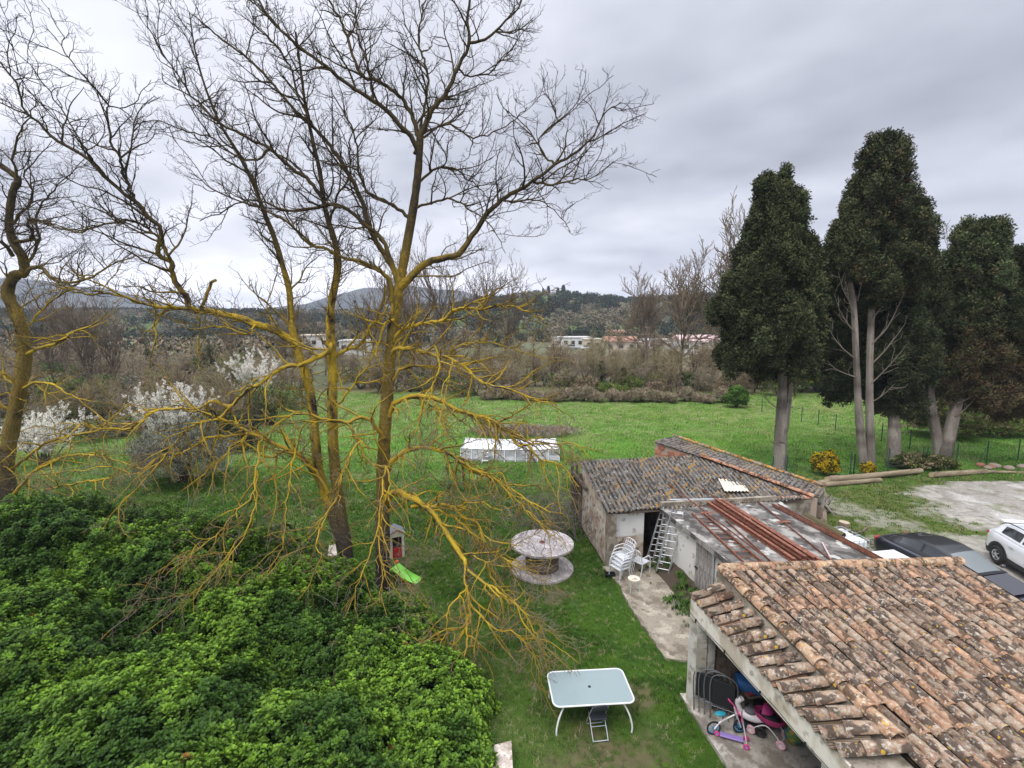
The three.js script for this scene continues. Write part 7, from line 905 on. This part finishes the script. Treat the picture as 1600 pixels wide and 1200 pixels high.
// ---------------------------------------------------------------- logs, fence, roots
{
  reseed(1001);
  const log = (label, a, b, r, r2) => { const o = thing('log', label, 'log', [0, 0, 0], 0, 'logs lying along the fence'); const pts = wander(a, b.clone().sub(a), a.distanceTo(b), 8, 0.012, V(0, 0, 0)); pts.forEach((p) => { p.y = Math.max(p.y, r); }); const W = new Wood((p, rad, ny, nx, c) => { const n = fbm(p.x * 3, p.y * 3 + nx, p.z * 3 + ny, 3); setc(c, [0.42, 0.34, 0.23]); mixc(c, [0.26, 0.2, 0.13], sstep(0.45, 0.65, n)); }); W.tube(pts, pts.map((_, k) => lerp(r, r2, k / 8) * rr(0.94, 1.06)), 12); mesh('stem', W.build(), barkMat, o); for (const [p, q, rad] of [[pts[0], pts[1], r], [pts[8], pts[7], r2]]) { const d = p.clone().sub(q).normalize(); mesh('cut_end', new THREE.CylinderGeometry(rad * 0.98, rad * 0.98, 0.012, 16).applyMatrix4(new THREE.Matrix4().compose(p.clone().addScaledVector(d, 0.004), new THREE.Quaternion().setFromUnitVectors(UPV, d), V(1, 1, 1))), std([0.5, 0.38, 0.24], 0.8), o); } return o; };
  log('long pale log nearest the sheds in the row along the fence', G(1232, 762, 0.15), G(1294, 753, 0.16), 0.14, 0.15); log('longest peeled log in the row, in the middle behind a shorter one', G(1292, 750, 0.2), G(1442, 738, 0.18), 0.19, 0.15); log('shorter peeled log lying in front of the longest one', G(1290, 757, 0.14), G(1375, 750, 0.12), 0.13, 0.12); log('grey log lying behind the longest one at the fence', G(1350, 744, 0.12), G(1388, 740, 0.12), 0.13, 0.1); log('straight round pole log right of the gap in the row', G(1455, 742, 0.16), G(1540, 736, 0.17), 0.15, 0.16); log('thin pole at the right end of the row of logs', G(1542, 737, 0.1), G(1598, 738, 0.1), 0.09, 0.08);
  const p2 = thing('wooden_pole', 'mossy round pole sloping down beside the flat roof', 'pole'); const W = new Wood((p, r, ny, nx, c) => { setc(c, [0.16, 0.14, 0.07]); mixc(c, [0.1, 0.09, 0.05], fbm(p.x * 5, p.y * 5, p.z * 5, 3)); }); const a = P(1258, 806, 18.2), b = P(1318, 838, 16.9); W.tube([a, a.clone().lerp(b, 0.5), b], [0.14, 0.135, 0.13], 14); mesh('stem', W.build(), woodMat, p2);
  const cut = (label, at, dir, L, r) => { const o = thing('cut_log', label, 'cut log', [0, 0, 0], 0, 'cut wood on the bank by the flat roof'); const W2 = new Wood((p, rr2, ny, nx, c) => { setc(c, [0.42, 0.34, 0.26]); mixc(c, [0.25, 0.18, 0.12], fbm(p.x * 6, p.y * 6, p.z * 6, 3)); }); const e = at.clone().addScaledVector(dir.normalize(), L); W2.tube([at, at.clone().lerp(e, 0.5), e], [r, r * 0.95, r], 14); mesh('stem', W2.build(), barkMat, o); for (const [q, s] of [[at, -1], [e, 1]]) mesh('cut_end', new THREE.CylinderGeometry(r * 0.98, r * 0.98, 0.015, 16).applyMatrix4(new THREE.Matrix4().compose(q.clone().addScaledVector(dir, 0.005 * s), new THREE.Quaternion().setFromUnitVectors(UPV, dir), V(1, 1, 1))), std([0.52, 0.42, 0.3], 0.8), o); };
  cut('short pale log standing upright before the bank', G(1316, 838, 0), V(0.05, 1, 0), 0.62, 0.2); cut('thick pale log lying on the bank beside the roof', G(1284, 816, 0.2), V(0.35, 0.12, -0.6), 0.75, 0.22); cut('stubby pale log end behind the lying thick log', G(1277, 812, 0.2), V(0.1, 0.4, -0.5), 0.45, 0.14);
  const rt = thing('uprooted_stump', 'bleached tangled tree root heap beside the flat roof', 'tree stump', G(1283, 800, 0).toArray()); const R = new Wood(brownBark([0.3, 0.26, 0.22], [0.36, 0.32, 0.28])); for (let i = 0; i < 26; i++) { const q = wander(V(rr(-0.3, 0.3), rr(0.1, 0.5), rr(-0.2, 0.2)), V(rr(-1, 1), rr(-0.2, 0.9), rr(-1, 1)), rr(0.5, 1.2), 7, 0.3, V(0, -0.3, 0)); R.tube(q, q.map((_, k) => lerp(rr(0.05, 0.11), 0.015, k / 7)), 6); } mesh('roots', R.build(), barkMat, rt, 'stuff');
  const br = new Wood(brownBark([0.2, 0.16, 0.12], [0.26, 0.21, 0.16])); for (const [x0, y0, x1, y1] of [[1322, 836, 1346, 829], [1350, 846, 1376, 841], [1348, 830, 1353, 822], [1360, 850, 1380, 846]]) { const q = wander(G(x0, y0, 0.12), G(x1, y1, 0.2).sub(G(x0, y0, 0.12)), G(x0, y0, 0.1).distanceTo(G(x1, y1, 0.1)), 7, 0.12, V(0, 0, 0)); br.tube(q, q.map((_, k) => lerp(0.045, 0.015, k / 7)), 6); clothe(q, 0.04, 0.015, br, br, 0, { gap: [0.4, 0, 0], len: [0.5, 0, 0], r: [0.015, 0, 0], from: [0.2, 0, 0], seg: [4, 3, 2], ang: [0.4, 1], crook: 0.2, rise: 0.3, droop: 0, tip: 0.008, wood: 3 }); } const bo = thing('fallen_branch', 'fallen dead branches on the grass bank by the white tanks', 'branches'); mesh('branches', br.build(), woodMat, bo, 'stuff');
  // green wire fence: posts, rails of wire and mesh
  const spots = [[1206, 752], [1228, 750], [1328, 743], [1333, 748], [1387, 737], [1440, 734], [1447, 734], [1494, 728], [1541, 724], [1590, 720]];
  const f = thing('wire_fence', 'low green wire mesh fence with slim posts below the cypresses', 'fence'); const ps = spots.map(([x, y]) => G(x, y, 0)); ps.forEach((p, i) => mesh('post', rod(p, p.clone().setY(1.45), 0.032), i === 3 ? MAT.black : MAT.green, f)); const extra = G(1640, 716, 0); ps.push(extra);
  for (const [i, dx] of [[0, -0.5], [1, 0.5], [8, -0.7]]) mesh('brace', rod(ps[i].clone().setY(1.2), ps[i].clone().add(V(dx, 0.02, 0.15)), 0.02), MAT.green, f);
  const wires = []; for (let i = 0; i < ps.length - 1; i++) { if (i === 2) continue; const A = ps[i], B = ps[i + 1], L = A.distanceTo(B); for (let k = 0; k < 9; k++) wires.push(rod(A.clone().setY(0.1 + k * 0.15), B.clone().setY(0.1 + k * 0.15), 0.0022, 0.0022, 3)); for (let k = 0; k < L / 0.14; k++) { const q = A.clone().lerp(B, k * 0.14 / L); wires.push(rod(q.clone().setY(0.05), q.clone().setY(1.32), 0.002, 0.002, 3)); } } mesh('wire_mesh', join(wires), MAT.green, f, 'stuff');
  const f2 = thing('field_fence', 'line of slim dark posts crossing the bright field behind the trunks', 'fence'); const q = []; for (const [x, y] of [[1190, 645], [1218, 652], [1252, 660], [1278, 665], [1305, 673], [1377, 690], [1421, 702], [1470, 716]]) { const p = G(x, y, 0); q.push(p); mesh('post', rod(p, p.clone().setY(1.4), 0.035), MAT.green, f2); } const w2 = []; for (let i = 0; i < q.length - 1; i++) for (const h of [0.4, 0.8, 1.2]) w2.push(rod(q[i].clone().setY(h), q[i + 1].clone().setY(h), 0.004, 0.004, 3)); mesh('wire', join(w2), MAT.green, f2, 'stuff');
  const sg = thing('round_sign', 'small round grey sign on the fence left of the nearest cypress', 'sign', G(1180, 742, 0).toArray()); mesh('plate', new THREE.CylinderGeometry(0.2, 0.2, 0.02, 20).rotateX(1.4).translate(0, 0.55, 0), std([0.4, 0.4, 0.4], 0.5), sg); mesh('post', rod(V(0, 0, -0.03), V(0, 0.6, -0.03), 0.02), MAT.green, sg);
  const rk = thing('rubble', 'reddish bricks and stones lying by the fence on the right', 'rubble', G(1562, 731, 0).toArray()); for (let i = 0; i < 9; i++) { const s = rr(0.14, 0.3); mesh('stone', new THREE.IcosahedronGeometry(s, 1).scale(1.2, 0.7, 1).translate(rr(-1.1, 1.5), s * 0.4, rr(-0.4, 0.4)), i % 3 ? std([0.3, 0.24, 0.19], 0.95) : std([0.3, 0.13, 0.09], 0.95), rk); }
  const pk = thing('pink_stones', 'small pinkish stones under the larger yellow bush', 'stones', G(1312, 749, 0).toArray()); for (let i = 0; i < 4; i++) mesh('stone', new THREE.IcosahedronGeometry(0.17, 1).scale(1.3, 0.7, 1).translate(-0.4 + i * 0.28, 0.1, rr(-0.1, 0.1)), std([0.5, 0.3, 0.26], 0.9), pk);
  // timber lean-to at the left side of the shed
  const lt = thing('timber_lean_to', 'dark weathered timber posts and boards leaning at the shed left side', 'lean-to'); for (const [x, y] of [[900, 812], [893, 800], [905, 824]]) { const p = G(x, y, 0); mesh('post', beam(p, p.clone().setY(2.5 + rr(-0.2, 0.2)), 0.11, 0.11), MAT.darkwood, lt); } mesh('rafter', beam(P(896, 738, 21.6), P(916, 765, 19.8), 0.1, 0.14), MAT.darkwood, lt); mesh('rafter', beam(P(893, 727, 22.5), P(914, 722, 20.8), 0.09, 0.12), MAT.wood, lt); for (let i = 0; i < 4; i++) mesh('board', beam(G(897 + i * 3, 800 + i * 5, 0.1), P(899 + i * 3, 742 + i * 4, 21.6 - i * 0.3), 0.16, 0.03), MAT.darkwood, lt); 
}
// ---------------------------------------------------------------- houses of the town
function house(label, px, pyBase, w, h, d, roofC, wallC, wins, turn = 0, flat = false, fwd = null, y0 = 0) {
  const base = fwd ? V((px - 800) / FOC * (fwd * CP + (EYE - y0) * SP), y0, -fwd) : G(px, pyBase, 0); const o = thing('house', label, 'house', base.toArray(), turn);
  const wm = std(wallC, 0.9), wall = mesh('wall', metric(new THREE.BoxGeometry(w, h + 1, d).translate(0, h / 2 - 0.5, 0)), wm, o);
  if (flat) mesh('roof', metric(new THREE.BoxGeometry(w + 0.5, 0.3, d + 0.5).translate(0, h + 0.15, 0)), std(roofC, 0.9), o);
  else mesh('roof', join([prism([[-d / 2 - 0.5, 0], [d / 2 + 0.5, 0], [0, d * 0.2]], w + 0.8).rotateY(Math.PI / 2).translate(-w / 2 - 0.4, h, 0)]), std(roofC, 0.9), o);
  for (let i = 0; i < wins; i++) { const x = -w / 2 + w * (i + 0.5) / wins, ww = Math.min(1.4, w / wins * 0.55); const f = mesh('window', new THREE.BoxGeometry(ww, Math.min(1.3, h * 0.4), 0.12).translate(x, h * 0.52, d / 2 + 0.03), std([0.35, 0.36, 0.38], 0.6), o); mesh('pane', new THREE.BoxGeometry(ww * 0.8, Math.min(1.1, h * 0.34), 0.1).translate(x, h * 0.52, d / 2 + 0.06), MAT.glassDark, f); }
  return o;
}
{
  reseed(1101); const Wc = [0.62, 0.6, 0.56], cr = [0.58, 0.5, 0.4], red = [0.36, 0.19, 0.13];
  house('long white low building at the left among the trees beyond the field', 892, 542, 12, 3.2, 8, [0.6, 0.58, 0.55], [0.68, 0.68, 0.67], 5, 0.05, true); house('white house with cream side right of the long white building', 924, 545, 5, 3.0, 7, [0.55, 0.5, 0.45], [0.62, 0.52, 0.36], 2, 0, true);
  house('pale low house in the middle of the town line', 968, 548, 9, 2.9, 7, red, cr, 3, -0.1); house('small pale house behind the middle one, higher up', 962, 531, 10, 3.2, 7, red, Wc, 3, 0.1); house('pale shed right of the middle low house', 995, 547, 5, 2.4, 5, [0.5, 0.45, 0.4], [0.5, 0.46, 0.38], 1, 0, true);
  house('long low pale building behind the bare poplars', 1040, 545, 14, 2.8, 7, [0.6, 0.58, 0.56], [0.62, 0.6, 0.57], 5, 0.05, true); house('white house with pale red roof just left of the first cypress', 1086, 550, 11, 3.3, 8, [0.56, 0.4, 0.38], [0.7, 0.69, 0.68], 4, 0.04); house('white gable-ended annexe touching the first cypress', 1112, 552, 4.2, 2.9, 6, Wc, [0.74, 0.74, 0.73], 1, 0, true);
  house('cream house with flat roof behind the big lichen tree', 497, 545, 9, 4.2, 8, cr, [0.62, 0.6, 0.57], 3, 0.1, true); house('white house right behind the left trunk of the lichen tree', 560, 552, 8, 3.4, 7, [0.6, 0.58, 0.56], [0.7, 0.7, 0.69], 3, 0, true); house('turquoise-fronted hut behind the right trunk', 655, 566, 4, 2.6, 4, [0.5, 0.5, 0.48], [0.3, 0.5, 0.5], 1, 0, true);
  house('pink-roofed villa seen between the branches on the left', 470, 520, 14, 4.5, 9, [0.45, 0.28, 0.22], [0.6, 0.52, 0.45], 3, 0.2); house('terracotta-roofed house between limb and trunk', 685, 512, 16, 5, 9, [0.42, 0.24, 0.17], [0.6, 0.54, 0.47], 4, -0.1);
  house('cream farmhouse on the wooded hillside', 916, 0, 15, 6, 9, [0.5, 0.4, 0.33], [0.6, 0.55, 0.45], 3, 0.25, false, 330, 5); house('long red-roofed villa on the hillside behind the poplars', 1020, 0, 34, 4, 10, [0.5, 0.26, 0.18], [0.55, 0.48, 0.42], 6, 0, false, 320, 4); house('white-walled cottage under a red roof at the left of the hillside', 832, 0, 9, 4, 7, red, Wc, 2, 0.1, false, 310, 4); house('tiny pale cottage on the hillside among dark trees', 950, 0, 6, 4, 6, Wc, Wc, 1, 0, false, 335, 7); house('red-roofed house on the hill crest left of the cypress', 1100, 0, 16, 3.5, 9, [0.5, 0.28, 0.22], Wc, 2, 0, false, 470, 26); house('pale house high on the hill seen through twigs', 860, 0, 7, 4, 6, Wc, [0.5, 0.47, 0.42], 2, 0, false, 350, 16); house('dun house high on the hill beside the pale one', 886, 0, 6, 4, 6, Wc, [0.46, 0.44, 0.38], 2, 0, false, 355, 16);
  // parked far cars as small pale shapes
  for (const [x, y, c, l] of [[868, 545, [0.6, 0.6, 0.62], 'small pale car parked before the long white building, leftmost'], [893, 546, [0.4, 0.42, 0.45], 'small grey car parked before the long white building'], [918, 547, [0.65, 0.65, 0.65], 'small white car parked before the cream-sided house']]) { const o = thing('distant_car', l, 'car', G(x, y, 0).toArray(), 0); mesh('body', box(4.2, 0.7, 1.8, 0, 0.65, 0, 0, 0, 0, 0.25), std(c, 0.3), o); mesh('cabin', box(2.3, 0.6, 1.5, -0.1, 1.2, 0, 0, 0, 0, 0.25), MAT.glassDark, o); for (const k of [-1.3, 1.3]) mesh('wheel', new THREE.CylinderGeometry(0.32, 0.32, 1.7, 14).rotateX(1.57).translate(k, 0.32, 0), MAT.rubber, o); }
}
// ---------------------------------------------------------------- hills
const ridgeH = (prof, px) => { for (let i = 1; i < prof.length; i++) if (px <= prof[i][0]) { const t = (px - prof[i - 1][0]) / (prof[i][0] - prof[i - 1][0]); return lerp(prof[i - 1][1], prof[i][1], t * t * (3 - 2 * t)); } return prof[prof.length - 1][1]; };
function hill(name, prof, f0, f1, f2, col, x0, x1, nx, rough) {                         // rises from f0 to a crest at f1 and falls to f2
  const nz = 26, g = new THREE.PlaneGeometry(1, 1, nx, nz), p = g.attributes.position;
  for (let i = 0; i < p.count; i++) { const px = lerp(x0, x1, p.getX(i) + 0.5), v = p.getY(i) + 0.5, f = v < 0.7 ? lerp(f0, f1, v / 0.7) : lerp(f1, f2, (v - 0.7) / 0.3); const top = P(px, ridgeH(prof, px), f1).y; const k = v < 0.7 ? Math.pow(Math.sin(v / 0.7 * Math.PI / 2), 1.25) : Math.cos((v - 0.7) / 0.3 * Math.PI / 2); const x = (px - 800) / FOC * f; p.setXYZ(i, x, -0.4 + top * k + (fbm(x * rough, f * rough, 4, 4) - 0.5) * top * 0.22 * k * (v > 0.66 && v < 0.74 ? 0.3 : 1), -f); }
  g.computeVertexNormals(); paint(g, col); return mesh(name, g, new THREE.MeshPhysicalMaterial({ vertexColors: true, roughness: 1, specularIntensity: 0.1, side: THREE.DoubleSide }), null, 'structure');
}
{
  const mid = [[-600, 492], [200, 488], [560, 490], [700, 482], [760, 470], [850, 461], [930, 466], [980, 472], [1060, 468], [1110, 465], [1200, 470], [1400, 486], [1700, 488], [2400, 492]];
  hill('hillside', mid, 200, 430, 760, (x, y, z, n, o) => { const k = fbm(x * 0.03, z * 0.03, 2, 4); setc(o, [0.05, 0.055, 0.03]); mixc(o, [0.14, 0.12, 0.07], sstep(0.45, 0.62, k)); mixc(o, [0.1, 0.14, 0.045], sstep(0.6, 0.7, fbm(x * 0.015, z * 0.02, 7, 2))); }, -700, 2400, 240, 0.02);
  hill('mountain', [[-900, 440], [-200, 446], [40, 438], [150, 452], [300, 478], [400, 484], [470, 476], [530, 462], [580, 453], [640, 452], [700, 456], [780, 468], [900, 484], [1200, 492], [2400, 494]], 900, 1750, 2500, (x, y, z, n, o) => { const k = fbm(x * 0.012, z * 0.012, 2, 4); setc(o, [0.05, 0.058, 0.05]); mixc(o, [0.08, 0.085, 0.066], sstep(0.45, 0.6, k)); }, -900, 2400, 260, 0.006);
  // woods on the slopes and the flat: crowns one cannot count, evergreen and bare
  const geos = [null, null, leafTuft(75, 90, 0.7, 0.42, 0.28)]; const lists = [[], [], []]; reseed(1111);
  const place = (px, f, y, s, c, k) => lists[k].push([new THREE.Matrix4().compose(V((px - 800) / FOC * (f * CP + 2), y, -f), new THREE.Quaternion().setFromAxisAngle(UPV, rr(0, 6)), V(s * rr(0.8, 1.2), s * rr(0.8, 1.3), s * rr(0.8, 1.2))), c]);
  const EV = () => C(0.035, 0.046, 0.022).multiplyScalar(rr(0.7, 1.3)), BA = () => C(0.2, 0.17, 0.105).multiplyScalar(rr(0.7, 1.2)), OLV = () => C(0.1, 0.105, 0.06).multiplyScalar(rr(0.8, 1.2));
  for (let i = 0; i < 5200; i++) { const px = rr(-500, 2100), v = rnd(), f = lerp(215, 440, v); const top = P(px, ridgeH(mid, px), 430).y, k = Math.pow(Math.sin(clamp((f - 200) / 230) * Math.PI / 2), 1.25), y = -0.4 + top * k + 1.0; const n = fbm(px * 0.012, f * 0.02, 3, 3); const ev = n > 0.5 || v > 0.86; if (n > 0.42 && n < 0.455) continue; place(px, f, y, ev ? rr(2.2, 3.8) : rr(1.8, 3.0), ev ? EV() : rnd() < 0.6 ? BA() : OLV(), 2); }
  for (let i = 0; i < 2600; i++) { const px = rr(-500, 2100), f = rr(165, 240); if (px > 800 && px < 1150 && f < 205) continue; const ev = fbm(px * 0.02, f * 0.03, 8, 2) > 0.56; place(px, f, rr(0.6, 1.6), rr(1.6, 2.8), ev ? EV() : rnd() < 0.7 ? BA() : OLV(), 2); }
  for (let i = 0; i < 900; i++) { const px = rr(-200, 480), f = rr(90, 170); place(px, f, rr(0.8, 2), rr(1.4, 2.6), rnd() < 0.3 ? EV() : BA(), 2); }
 scatter('woods', geos[2], plainLeaf, lists[2]);
  // cypress-like trees on the crest
  for (const [x, f, s] of [[848, 420, 5], [856, 420, 6.5], [879, 415, 7.5], [871, 418, 5.5], [905, 425, 4], [958, 430, 4], [925, 425, 4], [990, 425, 4], [640, 430, 5], [75, 120, 6.5], [58, 118, 6]]) { const y = f > 200 ? P(x, ridgeH(mid, x), 430).y - 1 : 0; const o = thing('crest_tree', 'dark pointed evergreen on the skyline', 'tree', [(x - 800) / FOC * f, y, -f], 0, 'dark evergreens on the skyline'); const L = []; for (let i = 0; i < 160; i++) { const t = Math.pow(rnd(), 0.8), a = rr(0, 6.28), r = s * 0.16 * Math.pow(1 - t, 0.8) * Math.sqrt(rnd()); L.push([new THREE.Matrix4().compose(V(Math.cos(a) * r, s * (0.12 + t * 0.95), Math.sin(a) * r), new THREE.Quaternion().setFromAxisAngle(UPV, rr(0, 6)), V(s * 0.16, s * 0.2, s * 0.16)), EV()]); } scatter('crown', geos[2], plainLeaf, L, o); mesh('trunk', rod(V(0, 0, 0), V(0, s * 0.7, 0), s * 0.025), MAT.darkwood, o); }
}
scene.traverse((o) => { const m = o.material; if (m && [MAT.clay, MAT.concrete, MAT.plaster, MAT.lintel, MAT.whitewall, MAT.slab, MAT.wood, MAT.darkwood, MAT.fibre, MAT.brickwall, MAT.brick, MAT.soil].includes(m)) m.specularIntensity = 0.25; });
renderer.render(scene, camera);
